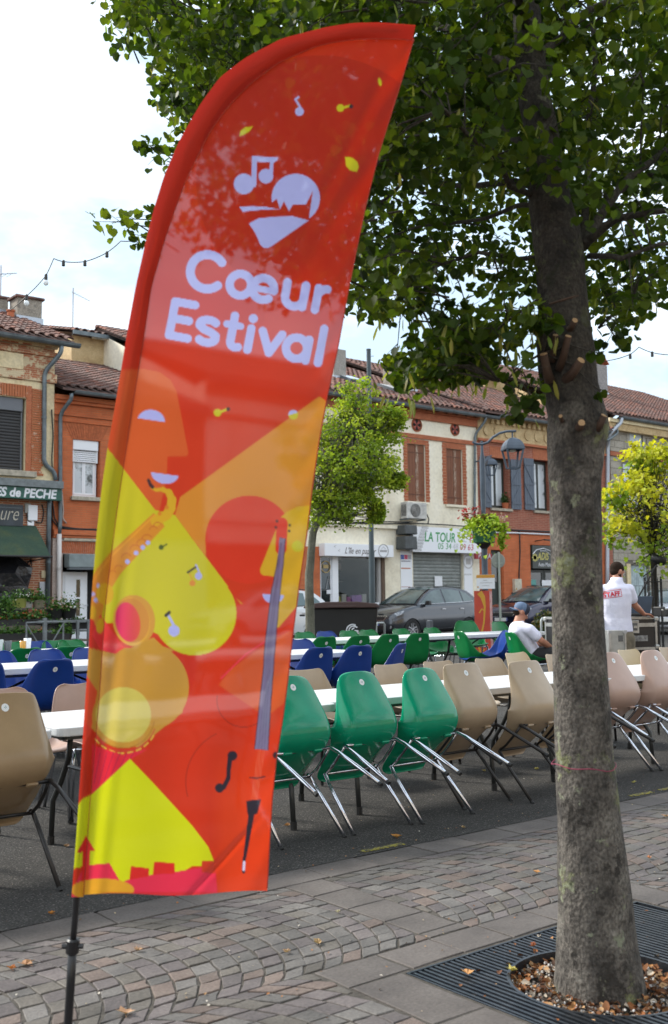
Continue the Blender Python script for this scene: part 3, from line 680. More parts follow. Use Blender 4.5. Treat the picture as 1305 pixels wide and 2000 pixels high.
class Art:
    """paints the printed design into colour arrays sampled at the fabric's vertices"""
    def __init__(s, X, Y): s.X, s.Y = X, Y; s.C = np.zeros((len(X), 3)); s.aa = 1.1
    def fill(s, c, cov):
        c = np.array(c, float); cov = np.clip(cov, 0, 1)[:, None]; s.C = s.C*(1-cov)+c*cov
    def circ(s, cx, cy, rx, ry=None, rot=0): 
        ry = ry or rx; a = rad(rot); dx, dy = s.X-cx, s.Y-cy; u = dx*math.cos(a)+dy*math.sin(a); v = -dx*math.sin(a)+dy*math.cos(a)
        q = np.hypot(u/rx, v/ry); return np.clip((1-q)*min(rx, ry)/s.aa+.5, 0, 1)
    def poly(s, pts):
        inside = np.zeros(len(s.X), bool); dist = np.full(len(s.X), 1e9); n = len(pts)
        for i in range(n):
            (x1, y1), (x2, y2) = pts[i], pts[(i+1) % n]
            if y1 != y2:
                c = ((y1 > s.Y) != (y2 > s.Y)) & (s.X < (x2-x1)*(s.Y-y1)/(y2-y1)+x1); inside ^= c
            dist = np.minimum(dist, s.seg(x1, y1, x2, y2))
        return np.clip(np.where(inside, dist, -dist)/s.aa+.5, 0, 1)
    def seg(s, x1, y1, x2, y2):
        dx, dy = x2-x1, y2-y1; L = dx*dx+dy*dy+1e-9; t = np.clip(((s.X-x1)*dx+(s.Y-y1)*dy)/L, 0, 1); return np.hypot(s.X-x1-t*dx, s.Y-y1-t*dy)
    def line(s, pts, w):
        m = (s.X > min(p[0] for p in pts)-50) & (s.X < max(p[0] for p in pts)+50) & (s.Y > min(p[1] for p in pts)-50) & (s.Y < max(p[1] for p in pts)+50)
        out = np.zeros(len(s.X)); sub = Art.__new__(Art); sub.X, sub.Y = s.X[m], s.Y[m]; d = np.full(m.sum(), 1e9); ws = w if isinstance(w, (list, tuple)) else [w]*len(pts)
        for i in range(len(pts)-1):
            d = np.minimum(d, sub.seg(*pts[i], *pts[i+1])-(ws[i]+ws[i+1])/4)
        out[m] = np.clip(-d/s.aa+.5, 0, 1); return out
def arcpts(cx, cy, r, a0, a1, n=24, ry=None): return [(cx+r*math.cos(rad(a0+(a1-a0)*i/n)), cy+(ry or r)*math.sin(rad(a0+(a1-a0)*i/n))) for i in range(n+1)]
def lin(r, g, b_): 
    f = lambda v: ((v/255+.055)/1.055)**2.4 if v > 10 else v/255/12.92
    return (f(r), f(g), f(b_))
def paint(X, Y):
    A = Art(X, Y); RED = lin(206, 54, 28); DRED = lin(178, 40, 24); ORF = lin(212, 92, 44); TAN = lin(214, 138, 48); YEL = lin(202, 194, 40); YEL2 = lin(216, 170, 40); WHT = lin(176, 180, 240)
    DK = lin(46, 40, 52); PNK = lin(232, 52, 88); BRY = lin(208, 212, 24); OCH = lin(200, 148, 60); GRN = lin(70, 90, 30)
    A.fill(RED, np.ones(len(X)))
    A.fill(lin(194, 46, 24), np.clip((700-Y)/120, 0, 1))
    A.fill(DRED, A.circ(627, 352, 244)*np.clip((560-Y)/60, 0, 1))
    A.fill(lin(222, 64, 26), np.clip((Y-1440)/120, 0, 1)*np.clip((X-410)/30, 0, 1))
    # upper small prints
    A.fill(WHT, A.line([(590, 215), (577, 194), (583, 190)], 4)); A.fill(WHT, A.circ(585, 218, 8.5))
    A.fill(YEL, A.line([(668, 211), (685, 206)], 4.5)); A.fill(YEL, A.circ(665, 211, 7.5)); A.fill(DK, A.circ(686, 208, 4))
    A.fill(YEL, A.poly([(468, 266), (470, 255), (480, 248), (494, 247), (487, 257), (477, 263)]))
    A.fill(YEL, A.poly([(674, 306), (688, 308), (698, 316), (701, 326), (697, 336), (684, 333), (676, 324)])); A.fill(YEL, A.circ(742, 160, 3.2, 8, -12))
    f3 = lambda p: (250+p[0]*.4598, 30+p[1]*.4598)
    P3 = lambda l: [f3(p) for p in l]
    # emblem: notes, face and collar
    A.fill(WHT, A.circ(*f3((493, 716)), 20)); A.fill(WHT, A.poly(P3([(522, 720), (536, 700), (528, 597), (548, 597), (546, 720)])))
    A.fill(WHT, A.poly(P3([(524, 730), (527, 597), (547, 597), (543, 730)]))); A.fill(WHT, A.poly(P3([(528, 597), (638, 604), (634, 616), (620, 626), (530, 620)])))
    A.fill(WHT, A.poly(P3([(604, 615), (619, 617), (615, 690), (598, 690)]))); A.fill(WHT, A.circ(*f3((586, 683)), 14.3))
    cc = A.circ(*f3((713, 776)), 47.3)
    jag = A.poly(P3([(590, 600), (590, 810), (609, 797), (632, 779), (646, 823), (663, 790), (684, 832), (701, 803), (756, 804), (786, 744), (900, 744), (900, 600)]))
    sl = A.poly(P3([(786, 744), (900, 700), (900, 800), (768, 866)]))
    A.fill(WHT, np.maximum(cc*jag, cc*sl))
    A.fill(WHT, A.poly(P3([(473, 813), (530, 810), (590, 814), (642, 823), (580, 825), (487, 834)])))
    A.fill(WHT, A.poly(P3([(514, 884), (555, 862), (630, 855), (700, 853), (768, 871), (690, 925), (608, 982), (592, 989), (575, 986), (562, 974), (542, 926)])))
    # words
    d = (.983, .184); nn = (.184, -.983)
    def txt(O, strokes):
        for w, pts in strokes:
            A.fill(WHT, A.line([f3((O[0]+s*d[0]+h*nn[0], O[1]+s*d[1]+h*nn[1])) for s, h in pts], w*.4598))
    def arc(cx, cy, r, a0, a1, ry=None): return [(cx+r*math.cos(rad(a0+(a1-a0)*i/22)), cy+(ry or r)*math.sin(rad(a0+(a1-a0)*i/22))) for i in range(23)]
    w = 36
    txt((242, 1165), [(38, arc(80, 92, 73, 43, 317)), (w, arc(228, 64, 46, 0, 360)), (w, arc(327, 64, 46, 0, 290)+[(356, 27)]), (28, [(281, 62), (373, 62)]),
        (w, [(423, 111), (423, 55)]+arc(463, 55, 40, 180, 360)+[(503, 111)]), (w, [(503, 111), (503, 18)]), (w, [(558, 111), (558, 18)]), (w, [(558, 68)]+arc(598, 72, 40, 170, 95))])
    txt((152, 1372), [(w, [(20, 18), (20, 163)]), (w, [(20, 18), (100, 18)]), (w, [(20, 163), (105, 163)]), (w, [(20, 92), (92, 92)]),
        (w, arc(177, 90, 38, 40, 180, 22)+arc(177, 62, 40, 150, 30, 0.1)[:0]+[(139, 84), (160, 70), (192, 62), (215, 50), (216, 38)]+arc(178, 38, 38, 0, -140, 22)),
        (w, [(280, 150), (280, 45)]+arc(304, 42, 24, 180, 300)), (30, [(252, 110), (312, 110)]), (w, [(358, 110), (358, 18)]), (38, [(358, 152), (359, 153)]),
        (w, [(408, 108), (450, 22), (492, 108)]), (w, arc(562, 63, 45, 0, 360)), (w, [(609, 108), (609, 18)]), (w, [(663, 165), (663, 18)])])
    # first face
    f4 = lambda p: (140+p[0]*.4291, 700+p[1]*.4291); P4 = lambda l: [f4(p) for p in l]
    A.fill(ORF, A.poly(P4([(120, 80), (250, 50), (330, 48), (400, 62), (450, 98), (478, 150), (495, 240), (532, 432), (524, 445), (436, 446), (434, 520), (430, 560), (400, 690), (150, 690), (100, 400)])))
    e = A.circ(*f4((362, 287)), 27, 23, 7); A.fill(WHT, e*A.poly(P4([(280, 269), (440, 292), (440, 200), (280, 200)])))
    e = A.circ(*f4((425, 524)), 27, 20, 8); A.fill(WHT, e*A.poly(P4([(340, 515), (500, 537), (500, 640), (340, 640)])))
    # orange band and second face
    A.fill(TAN, A.poly([(624, 774), (660, 800), (640, 1160), (470, 1180), (442, 1140), (342, 1006), (352, 971)]))
    A.fill(RED, A.poly([(402, 1050), (402, 1090), (440, 1150), (500, 1200), (640, 1180), (570, 1085), (549, 1009)]))
    A.fill(lin(216, 52, 32), A.circ(487, 1054, 86))
    A.fill(YEL2, A.poly([(607, 987), (580, 990), (560, 1000), (549, 1010), (508, 1112), (509, 1120), (515, 1124), (538, 1126), (600, 1110)]))
    A.fill(YEL2, A.poly([(600, 1050), (600, 1160), (545, 1225), (536, 1228), (535, 1126)]))
    A.fill(YEL, A.circ(581, 1067, 11)); e = A.circ(534, 1160, 21, 19, 3); A.fill(WHT, e*A.poly([(500, 1159), (570, 1163), (570, 1200), (500, 1200)]))
    A.fill(YEL, A.circ(573, 810, 9.5)); A.fill(WHT, A.circ(573, 810, 9.5)*A.poly([(560, 812), (560, 795), (590, 795), (590, 803)]))
    A.fill(YEL, A.line([(428, 806), (444, 799)], 4.5)); A.fill(YEL, A.circ(425, 806, 7.5)); A.fill(DK, A.circ(446, 799, 3.6))
    # big yellow field
    yf = A.poly([(150, 820), (211, 876), (303, 996), (342, 1006), (380, 1058), (446, 1146)]+arcpts(380, 1198, 82, -38, 150, 30)+[(250, 1212), (120, 1230)]); A.fill(YEL, yf)
    A.fill(lin(226, 70, 40), A.poly([(303, 996), (342, 1006), (338, 960), (300, 960)])*0)
    # saxophone
    sax = lin(214, 140, 48)
    A.fill(sax, A.poly([(300, 1002), (312, 1012), (322, 1028), (292, 1060), (236, 1120), (206, 1168), (196, 1220), (214, 1262), (226, 1276), (150, 1240), (150, 1180), (190, 1110), (215, 1080)]))
    A.fill(lin(228, 160, 52), A.line([(303, 1006), (216, 1088), (170, 1150)], 3))
    A.fill(YEL2, A.line([(297, 953), (305, 957), (318, 956), (330, 962), (336, 976), (334, 992), (326, 1006), (304, 1018)], [5, 6, 7, 12, 16, 18, 20, 18]))
    A.fill(DK, A.line([(290, 938), (294, 947), (298, 951)], [3, 9, 5])); A.fill(lin(214, 130, 40), A.circ(326, 991, 4)); A.fill(lin(214, 130, 40), A.circ(312, 1003, 4))
    for (kx, ky) in ((289, 1060), (279, 1069), (266, 1080), (249, 1097)):
        A.fill(lin(196, 96, 50), A.line(arcpts(kx-2, ky-6, 10, 190, 330, 8), 1.6)); A.fill(WHT, A.circ(kx, ky, 4.6))
    for (kx, ky) in ((193, 1144), (182, 1160), (187, 1172)): A.fill(WHT, A.circ(kx, ky, 4.2))
    for (kx, ky) in ((308, 1028), (300, 1036), (232, 1112), (220, 1122)): A.fill(lin(196, 96, 50), A.line(arcpts(kx, ky, 8, 190, 330, 8), 1.6))
    A.fill(lin(206, 56, 40), A.poly([(150, 1180), (178, 1190), (188, 1230), (230, 1276), (210, 1277), (150, 1255)]))
    A.fill(lin(226, 60, 60), A.poly([(180, 1240), (196, 1200), (240, 1262), (270, 1268), (225, 1277), (195, 1268)]))
    A.fill(YEL2, A.circ(205, 1160, 17, 21)); A.fill(YEL2, A.circ(196, 1222, 8, 15, 8)); A.fill(YEL2, A.circ(181, 1196, 7, 14))
    A.fill(lin(208, 150, 60), A.circ(262, 1212, 41, 50, -6)); A.fill(lin(224, 170, 60), A.circ(257, 1214, 36, 47, -8)); A.fill(lin(208, 140, 60), A.circ(258, 1212, 34, 44, -8))
    g_ = np.clip((X-235)/50, 0, 1)[:, None]; A.C = A.C*(1-A.circ(250, 1215, 24, 39, -10)[:, None])+A.circ(250, 1215, 24, 39, -10)[:, None]*(np.array(lin(228, 50, 100))*(1-g_)+np.array(lin(224, 90, 50))*g_)
    # loose notes
    A.fill(GRN, A.line([(319, 1067), (326, 1063)], 3)); A.fill(GRN, A.circ(315, 1069, 5))
    A.fill(WHT, A.line([(391, 1122), (383, 1104)], 3.5)); A.fill(WHT, A.circ(388, 1125, 7)); A.fill(DK, A.line([(367, 1118), (382, 1108)], 4)); A.fill(lin(224, 140, 60), A.circ(376, 1139, 6)); A.fill(lin(224, 140, 60), A.line([(378, 1137), (370, 1120)], 1.6))
    A.fill(WHT, A.line([(343, 1228), (329, 1202)], 5)); A.fill(WHT, A.circ(340, 1232, 11)); A.fill(DK, A.line([(324, 1202), (331, 1196)], 6))
    # tan lobe, drum
    A.fill(OCH, np.maximum(A.circ(283, 1342, 86), A.poly([(150, 1260), (225, 1277), (283, 1256), (369, 1345), (356, 1392), (270, 1460), (200, 1440), (150, 1400)]))*(1-np.clip(yf, 0, 1)*np.clip((1282-Y)/2, 0, 1)*0)*np.where(Y < 1290, 1-A.circ(380, 1198, 82), 1)*np.where(Y < 1266, 0, 1))
    A.fill(OCH, A.poly([(262, 1262), (300, 1245), (318, 1262), (340, 1270), (300, 1290), (255, 1290), (232, 1277)]))
    A.fill(lin(228, 72, 48), A.poly([(150, 1290), (190, 1350), (178, 1430), (150, 1480)])*.9); A.fill(OCH, A.circ(241, 1400, 61)); A.fill(lin(206, 190, 92), A.circ(241, 1396, 54, 54))
    A.fill(lin(180, 120, 50), A.line(arcpts(241, 1400, 61, 10, 150), 2)); A.fill(lin(200, 70, 60), A.line(arcpts(241, 1402, 65, 20, 140), 2))
    for k in range(8): A.fill(lin(226, 180, 70), A.line(arcpts(241, 1403, 68, 30+k*15, 38+k*15, 3), 3.2))
    A.fill(lin(224, 44, 62), A.poly([(180, 1455), (240, 1474), (290, 1462), (254, 1484), (180, 1552)]))
    for k in range(7): A.fill(lin(168, 40, 70), A.line([(196+k*13, 1470), (184+k*9, 1530)], 1.3)*np.where(X < 254-(Y-1484), 1, 0))
    # lit cone over the skyline
    A.fill(BRY, A.poly([(130, 1600), (162, 1560), (180, 1551), (205, 1528), (254, 1482), (300, 1530), (375, 1612), (407, 1654), (418, 1682), (395, 1681), (394, 1692), (375, 1692), (359, 1702), (341, 1702), (341, 1686), (301, 1683), (299, 1708), (291, 1712), (291, 1696), (256, 1692), (253, 1718), (236, 1724), (214, 1686), (172, 1690), (130, 1700)]))
    A.fill(lin(226, 50, 78), A.poly([(165, 1692), (172, 1690), (214, 1686), (236, 1724), (256, 1716), (300, 1708), (341, 1703), (395, 1694), (421, 1700), (426, 1760), (130, 1760)]))
    A.fill(lin(216, 44, 40), A.poly([(256, 1692), (291, 1696), (290, 1712), (254, 1718)])); A.fill(lin(216, 44, 40), A.poly([(301, 1683), (341, 1686), (341, 1706), (299, 1708)])); A.fill(lin(206, 60, 36), A.poly([(395, 1681), (418, 1682), (421, 1706), (394, 1704)]))
    A.fill(lin(220, 44, 44), A.poly([(150, 1666), (168, 1632), (186, 1662), (176, 1662), (172, 1752), (158, 1752), (162, 1664)]))
    A.fill(lin(222, 160, 44), A.circ(200, 1738, 62, 22)*np.where(Y > 1700, 1, 0))
    # bass
    A.fill(ORF, A.poly([(427, 1338), (450, 1308), (500, 1272), (540, 1246), (566, 1232), (600, 1250), (560, 1370), (520, 1400)])*.8)
    A.fill(lin(236, 60, 90), A.line([(432, 1325), (480, 1278), (525, 1248)], 2)); A.fill(lin(150, 40, 30), A.line(arcpts(476, 1368, 52, 60, 190), 1.6)); A.fill(lin(150, 40, 30), A.line(arcpts(468, 1528, 105, 165, 245), 1.6))
    A.fill(lin(220, 50, 32), A.line([(551, 1022), (549, 1072)], 22)); 
    for q in ((541, 1018), (539, 1030), (566, 1026), (565, 1037)): A.fill(DK, A.circ(*q, 2.6))
    nk = [(546, 1050), (557, 1052), (553, 1100), (546, 1160), (537, 1262), (528, 1380), (523, 1465), (498, 1463), (505, 1400), (515, 1310), (518, 1260), (530, 1160), (542, 1100)]
    A.fill(DK, A.poly([(x+(1 if i < 7 else -1)*1.5, y) for i, (x, y) in enumerate(nk)])); A.fill(lin(124, 112, 146), A.poly(nk))
    for o_ in (-4, 0, 4): A.fill(lin(90, 80, 110), A.line([(549+o_*.3, 1060), (527+o_*.7, 1260), (511+o_*1.4, 1463)], 1.1)*.8)
    for o_ in (-6, -2, 2, 6): A.fill(lin(232, 130, 100), A.line([(511+o_, 1465), (496+o_*.8, 1564)], 1.0)*.6)
    A.fill(DK, A.line([(450, 1476), (447, 1500), (446, 1520), (437, 1538)], [10, 8, 8, 10])); A.fill(DK, A.circ(454, 1476, 9.5)); A.fill(DK, A.circ(429, 1539, 9))
    A.fill(DK, A.line([(488, 1519), (502, 1520), (517, 1517)], [1.5, 3.5, 1.5])); A.fill(DK, A.circ(540, 1475, 7))
    A.fill(DK, A.poly([(481, 1564), (510, 1561), (503, 1589), (497, 1591), (481, 1676), (475, 1676), (485, 1593), (483, 1586)])); A.fill(DK, A.line([(477, 1676), (476, 1703)], 6)); A.fill(lin(226, 210, 240), A.line([(477, 1684), (476, 1699)], 4.5))
    A.fill(lin(196, 40, 24), np.clip((Y-1741)/3, 0, 1)*np.clip((X-190)/20, 0, 1)*.6)
    return np.clip(A.C, 0, 1)

def fabric_mat(name, alpha, dark=1.0):
    m = M(name, (.5, .1, .05), .55, spec=.25); t = m.node_tree; b = t.nodes['Principled BSDF']; o = t.nodes['Material Output']
    a = t.nodes.new('ShaderNodeAttribute'); a.attribute_name = 'tint'
    g = t.nodes.new('ShaderNodeTexCoord'); nz_ = t.nodes.new('ShaderNodeTexNoise'); nz_.inputs['Scale'].default_value = 900; t.links.new(g.outputs['Object'], nz_.inputs['Vector'])
    mr = t.nodes.new('ShaderNodeMapRange'); mr.inputs['To Min'].default_value = .9*dark; mr.inputs['To Max'].default_value = 1.1*dark; t.links.new(nz_.outputs['Fac'], mr.inputs['Value'])
    ml = t.nodes.new('ShaderNodeMixRGB'); ml.blend_type = 'MULTIPLY'; ml.inputs[0].default_value = 1; t.links.new(a.outputs['Color'], ml.inputs[1]); t.links.new(mr.outputs[0], ml.inputs[2])
    t.links.new(ml.outputs[0], b.inputs['Base Color'])
    tl = t.nodes.new('ShaderNodeBsdfTranslucent'); t.links.new(ml.outputs[0], tl.inputs['Color'])
    mi = t.nodes.new('ShaderNodeMixShader'); mi.inputs[0].default_value = .48; t.links.new(b.outputs[0], mi.inputs[1]); t.links.new(tl.outputs[0], mi.inputs[2])
    tr = t.nodes.new('ShaderNodeBsdfRefraction'); tr.inputs['IOR'].default_value = 1.03; tr.inputs['Roughness'].default_value = .32; tr.inputs['Color'].default_value = (1, 1, 1, 1); m2 = t.nodes.new('ShaderNodeMixShader'); m2.inputs[0].default_value = alpha
    if alpha > .1:
        sc = t.nodes.new('ShaderNodeSeparateColor'); t.links.new(a.outputs['Color'], sc.inputs[0]); am = t.nodes.new('ShaderNodeMapRange'); am.inputs['From Max'].default_value = .8; am.inputs['To Min'].default_value = alpha; am.inputs['To Max'].default_value = alpha*.4; t.links.new(sc.outputs[2], am.inputs['Value']); t.links.new(am.outputs[0], m2.inputs[0])
    t.links.new(mi.outputs[0], m2.inputs[1]); t.links.new(tr.outputs[0], m2.inputs[2]); t.links.new(m2.outputs[0], o.inputs['Surface'])
    return m
base = at(133, 2120, DEP)
flag = thing('feather_flag', 'tall orange and yellow feather flag printed with music motifs on a black pole', 'flag', (base.x, base.y, 0))
fo = Vector((base.x, base.y, 0))
def strip_mesh(name, LX, LY, RX, RY, nu, zf, mat, parent, foot=None):
    """a sheet spanned between two edge curves; zf(u, v, px, py) pushes it towards (+) the camera in metres"""
    nv = len(LX); U_ = np.linspace(0, 1, nu); px = LX[:, None]*(1-U_)+RX[:, None]*U_; py = LY[:, None]*(1-U_)+RY[:, None]*U_
    if foot is not None: py = py+foot(px, py)
    V_ = np.linspace(0, 1, nv)[:, None]*np.ones(nu); UU = np.ones((nv, 1))*U_
    dd = DEP-zf(UU, V_, px, py)
    C_R, C_U, C_F = np.array(CR), np.array(CU), np.array(_F)
    P = ((px-652.5)/FPX)[..., None]*C_R-((py-1000)/FPX)[..., None]*C_U+C_F; P = P*dd[..., None]+np.array([0, 0, H])-np.array(fo)
    me = bpy.data.meshes.new(name); me.vertices.add(nv*nu); me.vertices.foreach_set('co', P.reshape(-1).astype(np.float32))
    i = np.arange(nv-1)[:, None]*nu+np.arange(nu-1); q = np.stack([i, i+1, i+nu+1, i+nu], -1).reshape(-1, 4)
    me.loops.add(q.size); me.loops.foreach_set('vertex_index', q.ravel().astype(np.int32)); me.polygons.add(len(q))
    me.polygons.foreach_set('loop_start', (np.arange(len(q))*4).astype(np.int32)); me.polygons.foreach_set('loop_total', np.full(len(q), 4, np.int32))
    me.update(calc_edges=True); me.polygons.foreach_set('use_smooth', np.ones(len(q), bool))
    c = np.ones((nv*nu, 4), np.float32); c[:, :3] = paint(px.ravel(), py.ravel()); a = me.attributes.new('tint', 'FLOAT_COLOR', 'POINT'); a.data.foreach_set('color', c.ravel())
    me.materials.append(mat); return link(name, me, parent), P
nv = 860
ix, iy = resample(INN, nv); ox, oy = resample(OUT, nv); 
# right edge: starts at the tip
rx, ry = resample(RGT, nv)
# rows of the cloth run from the inner sleeve line to the right edge at nearly equal height
def by_height(xs, ys, yy): return np.interp(yy, ys, xs)
yy = np.concatenate([np.linspace(iy.min(), 130, 60)[:-1], np.linspace(130, 1745, nv-59)])
o_ = np.argsort(iy); iys, ixs = iy[o_], ix[o_]
lx = np.interp(yy, *(lambda P: (P[:, 1], P[:, 0]))(np.array([p for p in INN[2:]], float)))
lx[0] = 712
rxx = np.interp(yy, [p[1] for p in RGT], [p[0] for p in RGT])
def foot(px, py):
    w = np.clip((py-1690)/55, 0, 1); return w*(-4-3.5*np.sin((px-150)/43)-(px-165)*.018+8)
def wave(U, V, px, py):
    z = .012*np.sin(V*9+U*2.2)*U + .006*np.sin(px/23+V*14+.8*np.sin(py/70))*np.clip((V-.55)*3, 0, 1)*(.3+.7*U)
    z += .010*np.exp(-((px-715-(py-330)*-.62)/26)**2)*np.clip((620-py)/200, 0, 1)*np.clip((py-60)/80, 0, 1)
    z += .006*np.exp(-((px-660-(py-330)*-.5)/17)**2)*np.clip((560-py)/200, 0, 1)*np.clip((py-90)/80, 0, 1)
    z += .005*np.sin((px+py*.55)/26)*np.clip((py-1560)/180, 0, 1)*np.clip((px-380)/120, 0, 1)
    z += .006*np.sin(px/7.5+py/60)*np.exp(-((U-.05)/.08)**2)*np.clip((V-.5)*3, 0, 1)
    z += .0025*np.sin(py/37+px/61)*np.sin(px/53-py/90)
    z += .008*np.exp(-((px-(470-(py-1640)*.9))/9)**2)*np.clip((py-1580)/60, 0, 1)+.004*np.sin(py/16+px/40)*np.exp(-((U-.97)/.05)**2)
    z -= .02*U
    return z
FAB = fabric_mat('printed flag cloth', .085)
SLV = fabric_mat('flag sleeve cloth', .03, 1.15)
cloth, CP = strip_mesh('cloth', lx, yy, rxx, yy, 235, wave, FAB, flag, foot)
# cap of cloth between the curved sleeve seam and the straight edge near the tip
def slz(U, V, px, py): return .018*np.sin(np.clip(U, 0, 1)*PI)+.002
ox2, oy2 = resample(OUT, 620); ix2, iy2 = resample(INN, 620)
sleeve, SP = strip_mesh('sleeve', ox2, oy2, ix2, iy2, 15, lambda U, V, px, py: .010*np.sin(U*PI*.9)*np.clip(V*14, .1, 1)+.003+.0015*np.sin(V*90)*U, SLV, flag)
sleeveb, SB = strip_mesh('sleeve_back', ox2, oy2, ix2, iy2, 9, lambda U, V, px, py: -.009*np.sin(U*PI)*np.clip(V*14, .1, 1), SLV, flag)
# seam stitching and right hem
b = MB(); b.tube([Vector(SP[i, -1]) for i in range(0, 620, 6)], .0010, 5); b.build('seam', M('dark red thread', (.36, .04, .02), .7), flag, smooth=True)
b = MB(); b.tube([Vector(CP[i, -1]) for i in range(0, nv, 8)], .0018, 5); b.build('hem', M('red hem', (.42, .035, .015), .7), flag, smooth=True)
# pole inside the sleeve, bare below it
PB = M('black pole', (.012, .012, .014), .35)
path = [Vector(SP[i, 6])*.0+((Vector(SP[i, 7])+Vector(SB[i, 4]))/2) for i in range(10, 619, 12)]
low = [at(x, y, DEP)-fo for x, y in ((150, 1745), (146, 1800), (142, 1848), (138, 1925), (133, 2000), (129, 2060), (126, 2110))]
b = MB(); b.tube(path+low[:3], [.004+.006*min(1, i/30) for i in range(len(path))]+[.0095]*3, 8); b.build('pole', PB, flag, smooth=True)
b = MB(); b.tube(low[2:], .0125, 12); b.build('lower_pole', PB, flag, smooth=True)
d_ = (low[3]-low[2]).normalized()
b = MB(); b.tube([low[2]-d_*.022, low[2]-d_*.018, low[2]+d_*.018, low[2]+d_*.022], [.014, .019, .019, .014], 12); b.tube([low[2]+Vector(CR)*-.03, low[2]+Vector(CR)*.030], .008, 8); b.build('clamp', PB, flag, smooth=False)
g0 = low[-1]; b = MB(); b.lathe([(.20, 0), (.20, .006), (.03, .012), (.03, .12), (.016, .125), (.016, .02)], 24, c=(g0.x, g0.y, 0)); b.build('base_plate', M('black steel', (.02, .02, .022), .5), flag)
# ============================================================ trees
def barkmat(name, cols, lichen=None, scale=6, bump=.9):
    m = mottled(name, cols, scale=scale, rough=.92, bump=(55, bump, .014), fine=(110, .5), mode='World', stretch=(1, 1, .7))
    if lichen:
        t = m.node_tree; b = t.nodes['Principled BSDF']; src = b.inputs['Base Color'].links[0].from_socket
        for (c, sc, lo) in lichen:
            g = t.nodes.new('ShaderNodeNewGeometry'); n = t.nodes.new('ShaderNodeTexNoise'); n.inputs['Scale'].default_value = sc; n.inputs['Detail'].default_value = 7; n.inputs['Roughness'].default_value = .7
            t.links.new(g.outputs['Position'], n.inputs['Vector'])
            r = t.nodes.new('ShaderNodeValToRGB'); r.color_ramp.elements[0].position = lo; r.color_ramp.elements[1].position = lo+.05; t.links.new(n.outputs['Fac'], r.inputs[0])
            x = t.nodes.new('ShaderNodeMixRGB'); x.inputs[2].default_value = (*c, 1); t.links.new(r.outputs[0], x.inputs[0]); t.links.new(src, x.inputs[1]); src = x.outputs[0]
        t.links.new(src, b.inputs['Base Color'])
    return m
BARK = barkmat('linden bark', [(.022, .020, .018), (.064, .057, .050), (.11, .098, .085), (.15, .138, .12)], [((.030, .026, .022), 8, .56), ((.15, .16, .075), 6.5, .575), ((.20, .215, .15), 13, .60), ((.05, .06, .03), 3.3, .58)], scale=11, bump=1.0)
BARKD = barkmat('dark limb bark', [(.022, .018, .015), (.04, .034, .028), (.055, .048, .04)])
CUTW = M('cut wood', (.46, .30, .16), .8, n=30, col2=(.36, .22, .11), mode='World')
STUB = M('reddish young bark', (.075, .04, .025), .8, n=20, bump=(40, .4, .005), mode='World')
t_ = BARK.node_tree; b_ = t_.nodes['Principled BSDF']; s_ = b_.inputs['Base Color'].links[0].from_socket     # dark bark round the pruning wounds; higher up, silhouette shade painted into the colour
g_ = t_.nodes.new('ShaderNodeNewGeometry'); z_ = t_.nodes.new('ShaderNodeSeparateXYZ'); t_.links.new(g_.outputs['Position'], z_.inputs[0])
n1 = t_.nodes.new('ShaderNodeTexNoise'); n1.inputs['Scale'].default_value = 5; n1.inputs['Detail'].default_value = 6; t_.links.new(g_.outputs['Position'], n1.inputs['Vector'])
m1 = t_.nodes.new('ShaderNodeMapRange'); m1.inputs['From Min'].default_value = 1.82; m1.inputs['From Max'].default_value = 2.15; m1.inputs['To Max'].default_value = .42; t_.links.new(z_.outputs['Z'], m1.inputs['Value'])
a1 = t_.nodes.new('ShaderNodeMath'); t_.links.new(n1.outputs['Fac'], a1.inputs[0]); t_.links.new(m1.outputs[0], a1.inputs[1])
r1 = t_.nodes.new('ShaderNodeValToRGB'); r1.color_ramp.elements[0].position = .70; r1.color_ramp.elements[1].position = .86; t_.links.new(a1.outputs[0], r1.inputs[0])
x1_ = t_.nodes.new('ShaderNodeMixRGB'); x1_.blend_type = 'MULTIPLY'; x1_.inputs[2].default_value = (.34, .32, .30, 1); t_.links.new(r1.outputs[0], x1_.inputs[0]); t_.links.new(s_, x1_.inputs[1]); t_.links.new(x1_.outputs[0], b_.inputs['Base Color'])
LM = attrmat('linden leaf', rough=.48, trans=.52, spec=.3, tr_tint=(1.5, 1.45, .5))
big = thing('linden_tree', 'large linden tree with lichen-spotted trunk and cut stubs rising from the iron grate', 'tree', (TX, TY, 0))
B0 = Vector((TX, TY, 0))
TP = [(1178, 1985, 196), (1177, 1955, 184), (1174, 1930, 176), (1172, 1900, 170), (1168, 1850, 160), (1165, 1800, 152), (1162, 1740, 145), (1159, 1700, 141), (1151, 1600, 127), (1142, 1500, 119), (1137, 1400, 115), (1132, 1300, 111), (1129, 1200, 106), (1126, 1100, 105), (1123, 1000, 106),
      (1123, 920, 109), (1125, 870, 117), (1129, 838, 128), (1124, 800, 118), (1114, 760, 115), (1109, 730, 119), (1105, 690, 122), (1101, 650, 116), (1100, 600, 104), (1097, 560, 101), (1093, 500, 100), (1086, 450, 99), (1075, 400, 88), (1068, 350, 80), (1062, 300, 74), (1055, 240, 68), (1045, 200, 66), (1037, 120, 62), (1030, 40, 58), (1024, -80, 54), (1018, -250, 46), (1015, -450, 36), (1010, -700, 22)]
TD = 3.79
def tdep(y): return TD+max(0, (900-y))*.00025
pts = []; rr = []
